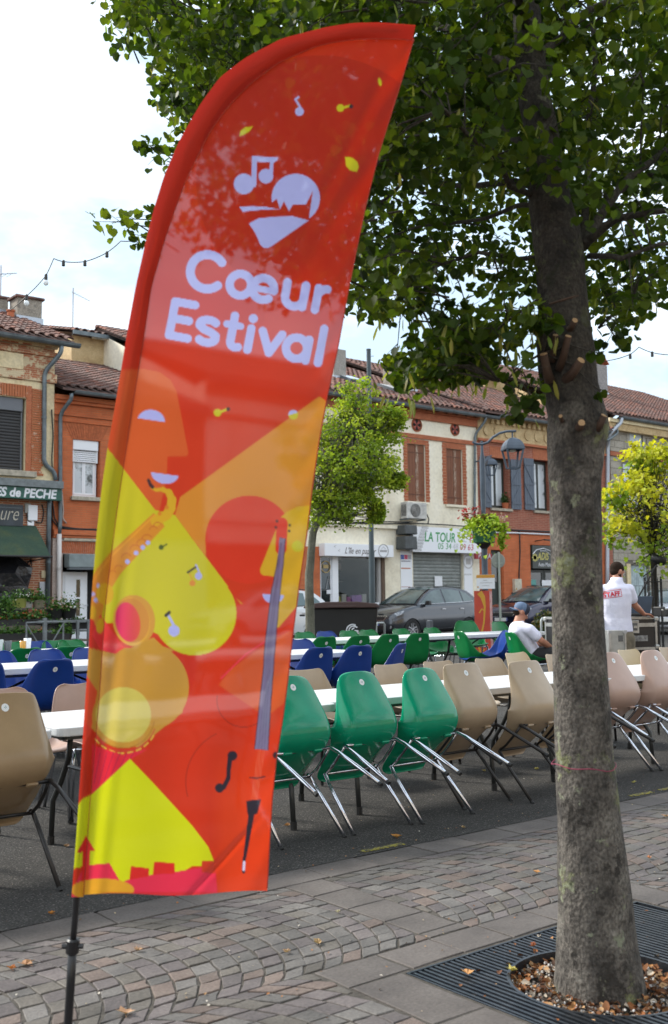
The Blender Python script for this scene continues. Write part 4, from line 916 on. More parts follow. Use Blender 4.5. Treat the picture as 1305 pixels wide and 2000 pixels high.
for i in range(len(TP)-1):
    (x0, y0, w0), (x1, y1, w1) = TP[i], TP[i+1]; k = max(1, int(abs(y1-y0)/14))
    for j in range(k):
        f = j/k; x, y, w = x0+(x1-x0)*f, y0+(y1-y0)*f, w0+(w1-w0)*f; pts.append(at(x, y, tdep(y))-B0); rr.append(w/2*tdep(y)/FPX*(.955 if y > 1500 else .93))
b = MB(); NS = 44; b.tube(pts, rr, NS)
for i, v in enumerate(b.v):
    p = Vector(v); k = i//NS; 
    if k >= len(pts): continue
    c = pts[k]; d = p-c; zz = p.z
    a = math.atan2(d.y, d.x); f = 1+.035*noise.noise(Vector((math.cos(a)*1.5, math.sin(a)*1.5, zz*1.6)))+.022*noise.noise(Vector((math.cos(a)*5, math.sin(a)*5, zz*4)))+.012*noise.noise(Vector((math.cos(a)*14, math.sin(a)*14, zz*9)))
    if zz < .25: f += (.25-zz)*.35*max(0, math.sin(a*3+.6))
    if 1.62 < zz < 2.35: f += .05*noise.noise(Vector((math.cos(a)*3, math.sin(a)*3, zz*9)))+.03*noise.noise(Vector((math.cos(a)*7, math.sin(a)*7, zz*18)))
    b.v[i] = tuple(c+d*f)
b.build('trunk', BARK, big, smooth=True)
def surf(x, y, off=0): return at(x, y, tdep(y)-.112+off)-B0
for (root, end, r0, off) in (((1108, 648), (1123, 626), .011, .055), ((1078, 705), (1085, 655), .010, .05), ((1093, 722), (1110, 657), .012, .07), ((1074, 745), (1062, 692), .014, .045), ((1106, 742), (1135, 704), .015, .07), ((1128, 836), (1136, 826), .013, .05), ((1098, 822), (1095, 813), .007, .03), ((1165, 838), (1180, 812), .012, .02)):
    a = surf(*root, .03); e = surf(*end, -off+.02); d = (e-a).normalized()
    b = MB(); b.tube([a, a.lerp(e, .5)+Vector((0, 0, -.006)), e], [r0*1.5, r0*1.1, r0], 10); st = b.build('cut_stub', STUB, big, smooth=True)
    b = MB(); b.tube([e-d*.001, e+d*.002], r0*.93, 12); b.build('cut_face', CUTW, st)
b = MB(); b.tube([surf(1073, 594, -.015), surf(1100, 586, -.03), surf(1130, 577, -.02)], [.004, .005, .003], 6); b.build('loose_twig', STUB, big, smooth=True)
# magenta string tied round the trunk
c = at(1140, 1490, TD); w_ = 120/2*TD/FPX
b = MB(); b.tube([Vector((math.cos(a)*(w_+.003), math.sin(a)*(w_+.003), .006*math.sin(a*2+1)+.004*math.sin(a*5)-.010*math.cos(a+.67+1.57))) for a in [2*PI*k/40 for k in range(41)]], .0017, 6, caps=False)
b.tube([Vector((-.058, -.04, 0)), Vector((-.075, -.055, -.02)), Vector((-.07, -.06, -.05))], .0016, 5)
tag(b.build('string', M('magenta string', (.26, .03, .075), .7), loc=c, smooth=True), 'magenta string tied around the large tree trunk', 'string')

LIMBS = [([(1140, 480, 0), (1180, 415, .05), (1235, 345, .15), (1310, 270, .3), (1420, 200, .5)], 22, 9), ([(1135, 485, 0), (1150, 400, .15), (1156, 300, .3), (1158, 180, .5), (1150, 40, .7), (1145, -150, 1)], 18, 9),
 ([(1150, 470, 0), (1200, 430, -.1), (1270, 410, -.2), (1400, 380, -.3)], 18, 8), ([(1060, 400, 0), (1010, 405, .1), (930, 425, .3), (830, 440, .5), (720, 470, .8)], 12, 4), ([(1050, 385, 0), (1005, 370, -.1), (985, 310, -.2), (930, 265, -.35), (860, 215, -.5)], 13, 6),
 ([(1040, 300, 0), (990, 260, .2), (960, 170, .4), (935, 60, .6), (900, -120, .8)], 18, 9), ([(1060, 370, 0), (1000, 355, .2), (900, 365, .4), (790, 340, .7), (640, 250, 1.0), (480, 130, 1.3)], 16, 5), ([(1085, 500, 0), (1010, 508, .1), (930, 492, .2), (860, 520, .3), (790, 560, .45)], 12, 4),
 ([(1090, 560, 0), (1040, 590, .0), (985, 625, .0), (925, 665, .05)], 9, 3), ([(1030, 150, 0), (900, 60, .5), (740, 20, .9), (560, 0, 1.3), (380, 20, 1.6)], 22, 7), ([(1150, 500, 0), (1210, 510, -.2), (1280, 480, -.3), (1400, 470, -.4)], 12, 5),
 ([(1040, 120, 0), (1130, 40, .3), (1260, -40, .6), (1500, -140, 1)], 18, 8), ([(1030, 60, 0), (1000, -150, -.8), (960, -400, -1.3)], 26, 12), ([(1170, 640, 0.05), (1200, 620, .1), (1240, 585, .15)], 6, 3), ([(1060, 690, -.1), (1020, 720, -.1), (975, 745, -.1)], 5, 2), ([(1180, 400, .1), (1260, 340, .3), (1330, 330, .5), (1450, 300, .7)], 14, 7),
 ([(800, 345, .65), (760, 380, .75), (700, 400, .9), (560, 430, 1.1), (380, 440, 1.3), (270, 440, 1.4)], 8, 3), ([(640, 250, 1.0), (480, 260, 1.2), (330, 300, 1.3), (270, 280, 1.4)], 7, 2)]
LP = []
for (pl, w0, w1) in LIMBS:
    P = [at(x, y, tdep(y)+dz)-B0 for x, y, dz in pl]; Q = []; R_ = []
    for i in range(len(P)-1):
        for j in range(5):
            f = j/5; q = P[i].lerp(P[i+1], f); a = (i+f)/(len(P)-1); q = q+Vector((noise.noise(q*3), noise.noise(q*3+Vector((5, 0, 0))), noise.noise(q*3+Vector((0, 7, 0)))))*.03*min(1, a*4)
            Q.append(q); R_.append((w0+(w1-w0)*a)/2*4/FPX)
    Q.append(P[-1]); R_.append(w1/2*4/FPX); b = MB(); b.tube(Q, R_, 8); b.build('branch', BARKD, big, smooth=True); LP += Q
HEART = [(0, 0, 0), (.32, -.10, .07), (.55, .16, .14), (.54, .50, .12), (.26, .80, .05), (0, .98, -.02), (-.26, .80, .05), (-.54, .50, .12), (-.55, .16, .14), (-.32, -.10, .07)]
HF = [(0, 1, 2, 3, 4, 5), (0, 5, 6, 7, 8, 9)]
BRACT = [(0, 0, 0), (.10, .3, .03), (.11, .8, .05), (0, 1.1, 0), (-.11, .8, .05), (-.10, .3, .03)]
MAPLE = [(0, 0, 0), (.35, -.05, .05), (.5, .3, .1), (.3, .4, .05), (.42, .78, .08), (.14, .72, .02), (0, 1.1, 0), (-.14, .72, .02), (-.42, .78, .08), (-.3, .4, .05), (-.5, .3, .1), (-.35, -.05, .05)]
MF = [(0, 1, 2, 3, 4, 5, 6), (0, 6, 7, 8, 9, 10, 11)]
def put_leaf(b, p, s, shape, faces, droop, tint, r=rnd):
    yaw = r.uniform(0, 2*PI); pit = -r.uniform(*droop); rol = r.uniform(-.7, .7)
    Rm = Matrix.Rotation(yaw, 3, 'Z') @ Matrix.Rotation(pit, 3, 'X') @ Matrix.Rotation(rol, 3, 'Y')
    b.add([Rm @ (Vector(v)*s)+p for v in shape], faces, tint=tint)
def inpoly(x, y, P):
    c = False
    for i in range(len(P)):
        (x1, y1), (x2, y2) = P[i], P[i-1]
        if (y1 > y) != (y2 > y) and x < (x2-x1)*(y-y1)/(y2-y1)+x1: c = not c
    return c
LEAFC = [(.028, .058, .008), (.048, .088, .011), (.082, .132, .015), (.018, .038, .007), (.135, .185, .020), (.036, .070, .010)]
MAIN = [(250, -60), (258, 20), (275, 72), (325, 108), (350, 160), (365, 215), (400, 250), (360, 330), (420, 480), (520, 560), (620, 590), (700, 545), (712, 600), (760, 612), (800, 560), (860, 560), (900, 640), (960, 600), (1030, 560), (1080, 640), (1170, 620), (1230, 600), (1290, 545), (1420, 520), (1420, -60)]
sprays = []
r2 = random.Random(21)
def spray(px, py, t, rad_, n, sz=(.036, .056), flat=.6): sprays.append((at(px, py, t)-B0, rad_, int(n*1.5), (sz[0]*.76, sz[1]*.80), flat))
n_ = 0
while n_ < 700:
    x, y = r2.uniform(200, 1420), r2.uniform(-60, 660)
    if not inpoly(x, y, MAIN): continue
    dens = (.95 if x < 1080 else .6) if y < 330 else .46
    if x < 560 and y > 230: dens = .5
    if x > 930 and y > 430: dens *= .75
    if r2.random() > dens: continue
    lo = ((3.95 if r2.random() < .62 or y > 420 else 3.45) if x > 960 else 3.5) if x > 560 else 4.3
    spray(x, y, r2.uniform(lo, 6.6), r2.uniform(.12, .24), r2.randint(18, 34)); n_ += 1
# hanging fringe right of the flag, sprigs left of it, and tufts on the trunk
for (x, y, k, s_) in ((790, 715, 4, 30), (835, 700, 9, 40), (880, 690, 11, 45), (925, 700, 8, 40), (890, 660, 8, 50), (950, 660, 7, 45), (960, 715, 2, 25), (985, 650, 3, 40), (1000, 610, 3, 40), (730, 590, 2, 25), (760, 560, 4, 40), (820, 590, 2, 35), (900, 610, 3, 45), (1010, 770, 1, 20), (1025, 745, 1, 16), (1040, 770, 1, 14), (765, 735, 1, 12), (830, 740, 1, 14), (1200, 590, 3, 40), (1230, 610, 2, 25), (1190, 650, 1, 18), (1270, 560, 3, 35), (1250, 520, 4, 50),
                     (285, 285, 1, 12), (310, 305, 1, 12), (340, 320, 1, 14), (300, 425, 1, 12), (255, 430, 1, 12), (225, 428, 1, 8), (270, 465, 1, 6), (240, 80, 1, 10), (262, 30, 2, 14), (330, 150, 2, 16), (345, 200, 2, 14)):
    for _ in range(k): spray(x+r2.uniform(-s_, s_), y+r2.uniform(-s_, s_)*.7, r2.uniform(3.6, 4.5) if x > 600 else r2.uniform(4.3, 4.8), r2.uniform(.06, .12), r2.randint(8, 16), (.036, .054), .8)
spray(1063, 627, 3.66, .045, 9, (.05, .065)); spray(1050, 640, 3.68, .03, 3, (.05, .06)); spray(1082, 640, 3.62, .02, 2, (.05, .06)); spray(1020, 800, 3.6, .06, 9, (.045, .06)); spray(1040, 775, 3.6, .05, 6, (.045, .06)); spray(1060, 595, 3.64, .03, 4, (.045, .06)); spray(1168, 690, 3.7, .03, 3); spray(1172, 765, 3.7, .02, 2)
# the rest of the crown, above, behind and outside the picture
for _ in range(520):
    a = r2.uniform(0, 2*PI); q = math.sqrt(r2.random())*2.9; z = r2.uniform(2.55, 6.2); q *= math.sqrt(max(.1, 1-((z-3.6)/3.0)**2))
    p = Vector((q*math.cos(a), q*math.sin(a), z)); v = p+B0-Vector((0, 0, H)); w = v.dot(_F)
    if w > .3:
        sx, sy = 652.5+FPX*v.dot(CR)/w, 1000-FPX*v.dot(CU)/w
        if -150 < sx < 1400 and -80 < sy < 2100: continue
        if w < 3.7 and sy > -700 and -400 < sx < 1700: continue
    sprays.append((p, r2.uniform(.2, .34), r2.randint(22, 34), (.05, .07), .6))
def rnd_leaf_pos(c, R_, flat): 
    while True:
        d = Vector((r2.uniform(-1, 1), r2.uniform(-1, 1), r2.uniform(-1, 1)))
        if d.length < 1: return c+Vector((d.x, d.y, d.z*flat))*R_
leaves = []; tw = MB()
for (c, R_, n, sz, flat) in sprays:
    base_t = LEAFC[r2.randrange(6)]; near = min(LP, key=lambda q: (q-c).length_squared); g = near-c
    if g.length > .35: near = c+Vector((g.x, g.y, abs(g.z)*.3))*(.30/g.length)
    mid = near.lerp(c, .5)+Vector((0, 0, .03)); tw.tube([near, mid, c], [.0045, .003, .0018], 4, caps=False)
    for k in range(3): tw.tube([c.lerp(mid, r2.uniform(0, .5)), rnd_leaf_pos(c, R_*.9, flat)], [.0018, .0009], 3, caps=False)
    for _ in range(n):
        p = rnd_leaf_pos(c, R_, flat); k = r2.uniform(.75, 1.25); t_ = tuple((a*.6+b_*.4)*k for a, b_ in zip(base_t, LEAFC[r2.randrange(6)]))
        leaves.append((p, r2.uniform(*sz), t_, 0))
    if r2.random() < .55:
        for _ in range(r2.randint(1, 5)): leaves.append((rnd_leaf_pos(c, R_, flat)+Vector((0, 0, -.03)), r2.uniform(.045, .07), (.20+r2.uniform(0, .08), .25+r2.uniform(0, .06), .07), 1))
tw.build('twig', BARKD, big, kind='stuff')
def vis(l):
    v = l[0]+B0-Vector((0, 0, H)); w = v.dot(_F)
    if w < .5: return 99
    sx, sy = 652.5+FPX*v.dot(CR)/w, 1000-FPX*v.dot(CU)/w
    return w if 0 < sx < 1305 and 0 < sy < 820 else 50+w
leaves.sort(key=vis)
for i, (p, s, t_, kind) in enumerate(leaves[:300]):
    b = MB(); put_leaf(b, Vector((0, 0, 0)), s, BRACT if kind else HEART, [(0, 1, 2, 3, 4, 5)] if kind else HF, (.9, 1.6) if kind else (.2, 1.3), t_, r2)
    b.build('leaf', LM, big, attr=True, loc=p)
b = MB()
for (p, s, t_, kind) in leaves[300:]: put_leaf(b, p, s, BRACT if kind else HEART, [(0, 1, 2, 3, 4, 5)] if kind else HF, (.9, 1.6) if kind else (.2, 1.3), t_, r2)
b.build('foliage', LM, big, attr=True, kind='stuff')

def small_tree(name, label, px, t, basez, path, wid, blobs, nclump, nl, sz, shape, faces, cols, bark, seed, wood=None, ctx=None):
    r3 = random.Random(seed); p0 = at(px, 1240, t); o = thing(name, label, 'tree', (p0.x, p0.y, basez)); O = Vector((p0.x, p0.y, basez))
    P = [Vector((0, 0, 0))]+[at(x, y, t)-O for x, y in path]; P[0] = Vector((P[1].x, P[1].y, 0))
    Q = []
    for i in range(len(P)-1):
        for j in range(6): q = P[i].lerp(P[i+1], j/6); Q.append(q+Vector((noise.noise(q*4+Vector((seed, 0, 0))), noise.noise(q*4), 0))*.015)
    Q.append(P[-1]); b = MB(); b.tube(Q, [wid*(1-.72*i/len(Q)) for i in range(len(Q))], 12); b.build('trunk', bark, o, smooth=True)
    cents = []
    for (bx_, by_, dt, rx_, ry_) in blobs: cents.append((at(bx_, by_, t+dt)-O, rx_*t/FPX, ry_*t/FPX))
    br = MB(); lv = []
    for _ in range(nclump):
        c, rx_, ry_ = cents[r3.randrange(len(cents))]
        while True:
            d = Vector((r3.uniform(-1, 1), r3.uniform(-1, 1), r3.uniform(-1, 1)))
            if .25 < d.length < 1: break
        q = c+Vector((d.x*rx_, d.y*rx_, d.z*ry_)); s0 = Q[min(len(Q)-1, int(len(Q)*r3.uniform(.55, .95)))]
        m_ = s0.lerp(q, .5)+Vector((0, 0, -.04)); br.tube([s0, m_, q], [.012*wid/.08, .007*wid/.08, .003], 4, caps=False)
        R_ = r3.uniform(.14, .27)*(rx_/.9)**.5; hue = cols(q, c, ry_, r3)
        for _ in range(nl):
            e = Vector((r3.gauss(0, .5), r3.gauss(0, .5), r3.gauss(0, .38)))*R_; k = r3.uniform(.7, 1.3); lv.append((q+e, r3.uniform(*sz), tuple(v*k for v in hue)))
    br.build('branches', bark, o, kind='stuff')
    b = MB()
    for (p, s, t_) in lv: put_leaf(b, p, s, shape, faces, (.0, 1.5), t_, r3)
    b.build('foliage', attrmat('small tree leaf', rough=.55, trans=.45, tr_tint=(1.25, 1.3, .6)), o, attr=True, kind='stuff')
    return o
GB = barkmat('grey green bark', [(.07, .068, .05), (.12, .12, .09), (.17, .165, .13)])
lime = lambda q, c, ry, r: r.choice([(.20, .29, .026), (.28, .37, .034), (.36, .43, .045), (.14, .21, .022)])
small_tree('lime_tree', 'small bushy light green tree with grey trunk right behind the flag edge', 603, 16.5, gz(12), [(607, 1280), (604, 1120), (612, 1040), (640, 960), (680, 860), (700, 770)], .088,
    [(700, 790, 0, 45, 50), (665, 850, 0, 80, 60), (740, 840, .1, 50, 50), (640, 930, 0, 90, 60), (730, 930, -.1, 50, 55), (680, 985, 0, 75, 40), (620, 1000, 0, 60, 30), (600, 880, .2, 70, 80), (700, 900, -.3, 80, 70), (770, 815, 0, 22, 18), (775, 940, 0, 18, 16), (735, 1000, 0, 14, 22)], 440, 48, (.026, .046), HEART, HF, lime, GB, 5)
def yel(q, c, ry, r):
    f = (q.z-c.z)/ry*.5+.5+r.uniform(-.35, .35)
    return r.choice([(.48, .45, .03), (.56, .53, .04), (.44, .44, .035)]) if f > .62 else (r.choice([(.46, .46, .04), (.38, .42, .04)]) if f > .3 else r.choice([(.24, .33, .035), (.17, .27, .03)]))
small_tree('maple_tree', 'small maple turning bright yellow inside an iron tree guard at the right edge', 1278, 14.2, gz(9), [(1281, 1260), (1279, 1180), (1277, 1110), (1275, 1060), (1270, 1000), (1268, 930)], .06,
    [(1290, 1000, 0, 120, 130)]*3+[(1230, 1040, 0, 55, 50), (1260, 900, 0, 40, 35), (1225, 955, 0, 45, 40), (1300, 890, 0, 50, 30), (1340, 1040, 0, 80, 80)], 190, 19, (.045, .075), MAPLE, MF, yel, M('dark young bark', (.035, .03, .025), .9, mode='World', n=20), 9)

# ============================================================ the row of houses across the square
YF = 27.0
def fx(px, py=1000): return onY(px, py, YF).x
def fz(px, py): return onY(px, py, YF).z
def RR(xl, xr, yt, yb, Y=YF):
    ym = (yt+yb)/2; xm = (xl+xr)/2
    return onY(xl, ym, Y).x, onY(xr, ym, Y).x, onY(xm, yb, Y).z, onY(xm, yt, Y).z
ZG = .27
BR_ORANGE = brickmat('orange brick', (.58, .15, .05), (.49, .12, .04), (.46, .17, .08), bw=.30, bh=.062, ms=.008, patch=((.55, .30, .20), 5, .67))
BR_RED = brickmat('red brick', (.36, .10, .06), (.29, .075, .045), (.40, .22, .15), bw=.32, bh=.068, ms=.012)
BR_WORN = brickmat('worn brick', (.46, .15, .06), (.34, .10, .05), (.52, .36, .25), bw=.30, bh=.062, ms=.014, patch=((.62, .50, .40), 6, .62))
BR_MIX = brickmat('brick with old render', (.44, .14, .06), (.36, .11, .05), (.48, .32, .2), patch=((.58, .47, .30), 2.6, .50))
R_CREAM = mottled('cream render', [(.52, .41, .23), (.70, .58, .36), (.74, .63, .42)], scale=1.3, rough=.9, bump=(30, .3, .006), fine=(14, .12), mode='World')
R_PALE = mottled('pale cream render', [(.66, .59, .45), (.82, .76, .61), (.85, .80, .67)], scale=.9, rough=.9, bump=(30, .2, .005), fine=(9, .08), mode='World')
R_PINK = mottled('pinkish render', [(.48, .38, .33), (.56, .46, .41)], scale=3, rough=.95, bump=(80, .6, .008), mode='World')
R_TAN = mottled('tan moulding', [(.38, .26, .13), (.52, .38, .20), (.58, .44, .25)], scale=3, rough=.85, mode='World')
TERRA = mottled('terracotta', [(.34, .10, .045), (.44, .15, .07)], scale=3, rough=.85, mode='World')
TILEM = [mottled('roof tile %s' % n, c, scale=2.4, rough=.9, bump=(30, .5, .01), fine=(5, .35), mode='World') for n, c in dict(a=[(.085, .044, .038), (.14, .072, .058), (.19, .092, .07)], b=[(.075, .048, .044), (.13, .08, .068), (.17, .10, .085)], c=[(.14, .062, .045), (.21, .085, .058), (.25, .115, .08)]).items()]
ZINC = M('zinc', (.17, .205, .225), .45, .4, n=5, mode='World'); ZINCL = M('light zinc', (.42, .46, .52), .4, .5)
WHITE = M('white paint', (.74, .76, .80), .45, n=8, col2=(.66, .68, .72), mode='World'); PVC = M('white plastic', (.78, .80, .84), .35)
GLASS = M('window glass', (.03, .04, .045), .05, spec=.9, n=1.2, col2=(.01, .012, .012), mode='World')
GLASSR = M('window glass with painted reflections', (.55, .60, .64), .08, spec=.8, n=.9, col2=(.08, .10, .10), mode='World', contrast=(.40, .46))  # cloudy sky reflections painted into the glass colour as pale blotches
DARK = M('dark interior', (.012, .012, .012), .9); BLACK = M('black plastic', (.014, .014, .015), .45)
STONE = M('pale stone sill', (.48, .43, .34), .85, n=9, mode='World')
CABLE = M('black cable', (.012, .012, .012), .6)

def wall(name, x0, x1, z0, z1, holes, mat, parent, y=YF, depth=.24, thick=True):
    xs = sorted(set([x0, x1]+[v for h in holes for v in h[:2] if x0 < v < x1])); zs = sorted(set([z0, z1]+[v for h in holes for v in h[2:4] if z0 < v < z1]))
    b = MB()
    for i in range(len(xs)-1):
        for j in range(len(zs)-1):
            cx, cz = (xs[i]+xs[i+1])/2, (zs[j]+zs[j+1])/2
            if any(h[0] < cx < h[1] and h[2] < cz < h[3] for h in holes): continue
            b.quad((xs[i], y, zs[j]), (xs[i+1], y, zs[j]), (xs[i+1], y, zs[j+1]), (xs[i], y, zs[j+1]))
            if thick: b.quad((xs[i+1], y+.4, zs[j]), (xs[i], y+.4, zs[j]), (xs[i], y+.4, zs[j+1]), (xs[i+1], y+.4, zs[j+1]))
    d = .4
    for (a, c, e, f) in holes:
        a, c = max(a, x0), min(c, x1); e, f = max(e, z0), min(f, z1)
        b.quad((a, y, e), (a, y, f), (a, y+d, f), (a, y+d, e)); b.quad((c, y, f), (c, y, e), (c, y+d, e), (c, y+d, f))
        b.quad((a, y, f), (c, y, f), (c, y+d, f), (a, y+d, f)); b.quad((c, y, e), (a, y, e), (a, y+d, e), (c, y+d, e))
    for xx in (x0, x1): b.quad((xx, y, z0), (xx, y, z1), (xx, y+d, z1), (xx, y+d, z0))
    return b.build(name, mat, parent)
def bxo(name, x0, x1, y0, y1, z0, z1, mat, parent=None, bev=0, kind=None):
    b = MB(); b.bx(x0, x1, y0, y1, z0, z1); o = b.build(name, mat, parent, kind=kind)
    return bevel(o, bev) if bev else o
def house(name, label, x0, x1): return thing(name, label, 'building', (0, 0, 0))
def body(h, x0, x1, ze, ridge_y, ze2, mat, inner=DARK, back=41):
    """side walls with gables, the back wall and the dark room behind the front"""
    b = MB(); zr = ze2; e = .003
    for xx in (x0+e, x1-e): b.add([(xx, YF+.401, ZG), (xx, back, ZG), (xx, back, ze-.2), (xx, ridge_y, zr-.12), (xx, YF+.401, ze-.16)], [(0, 1, 2, 3, 4)])
    b.quad((x0+e, back, ZG), (x1-e, back, ZG), (x1-e, back, ze-.2), (x0+e, back, ze-.2)); b.build('side_wall', mat, h)
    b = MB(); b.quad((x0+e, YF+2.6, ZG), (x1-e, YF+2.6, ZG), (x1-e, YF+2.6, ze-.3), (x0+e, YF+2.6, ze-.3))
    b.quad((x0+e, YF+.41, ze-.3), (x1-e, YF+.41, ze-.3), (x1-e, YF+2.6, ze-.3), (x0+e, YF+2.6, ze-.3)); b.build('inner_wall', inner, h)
def tiled_roof(h, x0, x1, ye, ze, yr, zr, back=None, eave_parts=0, pitch=.235, seed=1, over=.0):
    """canal tiles: capping half-rounds on a corrugated bed"""
    r = random.Random(seed); L = math.hypot(yr-ye, zr-ze); dy, dz = (yr-ye)/L, (zr-ze)/L; step = .33; rows = int(L/step)+1; cols = int((x1-x0)/pitch)
    pit = (x1-x0)/cols; rfo = MB(); nrm = Vector((0, -dz, dy))
    rfo.quad((x0, ye, ze-.03), (x1, ye, ze-.03), (x1, yr, zr-.03), (x0, yr, zr-.03)); rfo.quad((x0, ye, ze-.09), (x0, yr, zr-.09), (x1, yr, zr-.09), (x1, ye, ze-.09)); rfo.quad((x0, ye, ze-.09), (x1, ye, ze-.09), (x1, ye, ze-.03), (x0, ye, ze-.03))
    if back: rfo.quad((x1, back, ze), (x0, back, ze), (x0, yr, zr), (x1, yr, zr))
    rf = rfo.build('roof', TILEM[1], h)
    def tile(b, cx, row, jx, jl):
        s0, s1 = row*step-.03+jl, (row+1)*step+.05+jl; s1 = min(s1, L); R0, R1 = pit*.40, pit*.33
        vs = []
        for (s, R_, lift) in ((s0, R0, .022), (s1, R1, .0)):
            for k in range(6):
                a = PI*k/5; q = Vector((cx+jx+R_*math.cos(a), ye+dy*s, ze+dz*s))+nrm*(R_*.8*math.sin(a)+lift); vs.append(q)
        for k in range(6):
            a = PI*k/5; vs.append(Vector((cx+jx+R0*.78*math.cos(a), ye+dy*s0, ze+dz*s0))+nrm*(R0*.62*math.sin(a)+.012))
        b.add(vs, [(k, k+1, 7+k, 6+k) for k in range(5)]+[(12+k, 13+k, k+1, k) for k in range(5)])
    big_ = MB(); n = 0
    for c in range(cols):
        cx = x0+(c+.5)*pit; wob = r.uniform(-.012, .012)
        for row in range(rows):
            if row == 0 and n < eave_parts:
                t = MB(); tile(t, cx, row, wob, r.uniform(-.03, .015)); t.build('roof_tile', TILEM[r.choice([0, 0, 1, 2])], rf); n += 1; continue
            big_.cur = r.choices([0, 1, 2], [5, 4, 1.4])[0]; tile(big_, cx, row, wob+r.uniform(-.008, .008), r.uniform(-.02, .02))
    # ridge
    for c in range(int((x1-x0)/.36)):
        big_.cur = r.choice([0, 1, 2]); xx = x0+c*.36; vs = []
        for (s, R_) in ((0, .12), (.40, .10)):
            for k in range(6): a = PI*k/5; vs.append((xx+s, yr+R_*math.cos(a), zr+R_*.8*math.sin(a)-.01))
        big_.add(vs, [(k, k+1, 7+k, 6+k) for k in range(5)]+[(0, 1, 2, 3, 4, 5)])
    big_.build('roof_tile', TILEM, rf, kind='stuff'); return rf
def gutter(h, x0, x1, y, z, r=.075):
    b = MB(); n = 8; vs = []; fs = []
    for x in (x0, x1):
        for k in range(n+1):
            a = PI+PI*k/n; vs.append((x, y+r*math.cos(a), z+r*math.sin(a)))
        for k in range(n, -1, -1):
            a = PI+PI*k/n; vs.append((x, y+(r-.008)*math.cos(a), z+(r-.008)*math.sin(a)+.004))
    m = 2*(n+1)
    for k in range(m): fs.append((k, (k+1) % m, m+(k+1) % m, m+k))
    fs += [tuple(range(n+1)), tuple(range(m, m+n+1))]
    b.add(vs, fs); b.tube([(x0, y-r, z+.004), (x1, y-r, z+.004)], .014, 6)
    return b.build('gutter', ZINC, h)
def pipe(h, pts, r=.05, mat=None, name='downpipe'):
    b = MB(); P = []
    pts = [Vector(p) for p in pts]
    for i, p in enumerate(pts):
        if 0 < i < len(pts)-1:
            a, c = pts[i-1], pts[i+1]; k = min(.12, (p-a).length*.3, (c-p).length*.3); u, v = (a-p).normalized()*k, (c-p).normalized()*k
            P += [p+u, p+u*.35+v*.35, p+v]
        else: P.append(p)
    b.tube(P, r, 10); o = b.build(name, mat or ZINC, h, smooth=True)
    for i in range(len(pts)-1):
        a, c = pts[i], pts[i+1]
        if abs(a.z-c.z) > .8 and abs(a.x-c.x) < .2:
            k = MB(); m = a.lerp(c, .5); k.tube([m+Vector((0, 0, -.03)), m+Vector((0, 0, .03))], r*1.18, 10); k.build('pipe_collar', mat or ZINC, o)
    return o
def px3(x, y, Y=YF-.08): return onY(x, y, Y)
def casement(h, x0, x1, z0, z1, y, frame=PVC, glass=GLASSR, leaves=2, name='window', fw=.06):
    b = MB()
    b.bx(x0, x0+fw, y, y+.06, z0, z1); b.bx(x1-fw, x1, y, y+.06, z0, z1); b.bx(x0+fw, x1-fw, y, y+.06, z1-fw, z1); b.bx(x0+fw, x1-fw, y, y+.06, z0, z0+fw)
    wdw = b.build(name, frame, h); W_ = (x1-x0-2*fw)/leaves
    for i in range(leaves):
        a = x0+fw+i*W_; c = a+W_; f2 = fw*.8; b = MB()
        b.bx(a+.002, a+f2, y-.015, y+.035, z0+fw, z1-fw); b.bx(c-f2, c-.002, y-.015, y+.035, z0+fw, z1-fw); b.bx(a+f2, c-f2, y-.015, y+.035, z1-fw-f2, z1-fw); b.bx(a+f2, c-f2, y-.015, y+.035, z0+fw, z0+fw+f2)
        b.build('frame', frame, wdw); bxo('pane', a+f2, c-f2, y+.008, y+.016, z0+fw+f2, z1-fw-f2, glass, wdw)
    return wdw
def plank_shutter(h, x0, x1, z0, z1, y, mat, name='shutter', n=3, brace=False, hinge=None, t=.035, flip=False, worn=None):
    b = MB(); e = .004; b.bx(x0+.01, x1-.01, y+.006, y+t, z0+.01, z1-.01); sh = b.build(name, mat, h); w = (x1-x0)/n
    for i in range(n):
        bxo('plank', x0+i*w+e, x0+(i+1)*w-e, y, y+.0055, z0, z1, worn if (worn and i == 0) else mat, sh)
    if brace:
        b = MB()
        zs = [z0+.12*(z1-z0), z0+.5*(z1-z0), z0+.88*(z1-z0)]
        for zz in zs: b.bx(x0+.01, x1-.01, y-.02, y-.001, zz-.035, zz+.035)
        for za, zb in ((zs[0], zs[1]), (zs[1], zs[2])):
            xa, xb = (x0+.05, x1-.05) if not flip else (x1-.05, x0+.05)
            b.add([(xa-.03, y-.018, za+.04), (xa+.04, y-.018, za+.04), (xb+.03, y-.018, zb-.04), (xb-.04, y-.018, zb-.04), (xa-.03, y-.002, za+.04), (xa+.04, y-.002, za+.04), (xb+.03, y-.002, zb-.04), (xb-.04, y-.002, zb-.04)], [(0, 1, 2, 3), (0, 4, 5, 1), (1, 5, 6, 2), (2, 6, 7, 3), (3, 7, 4, 0)])
        b.build('brace', mat, sh)
    if hinge:
        b = MB()
        for zz in (z0+.12*(z1-z0), z0+.86*(z1-z0)): b.bx(x0+.01, x1-.04, y-.012, y-.001, zz-.018, zz+.018)
        b.build('hinge', hinge, sh)
    return sh
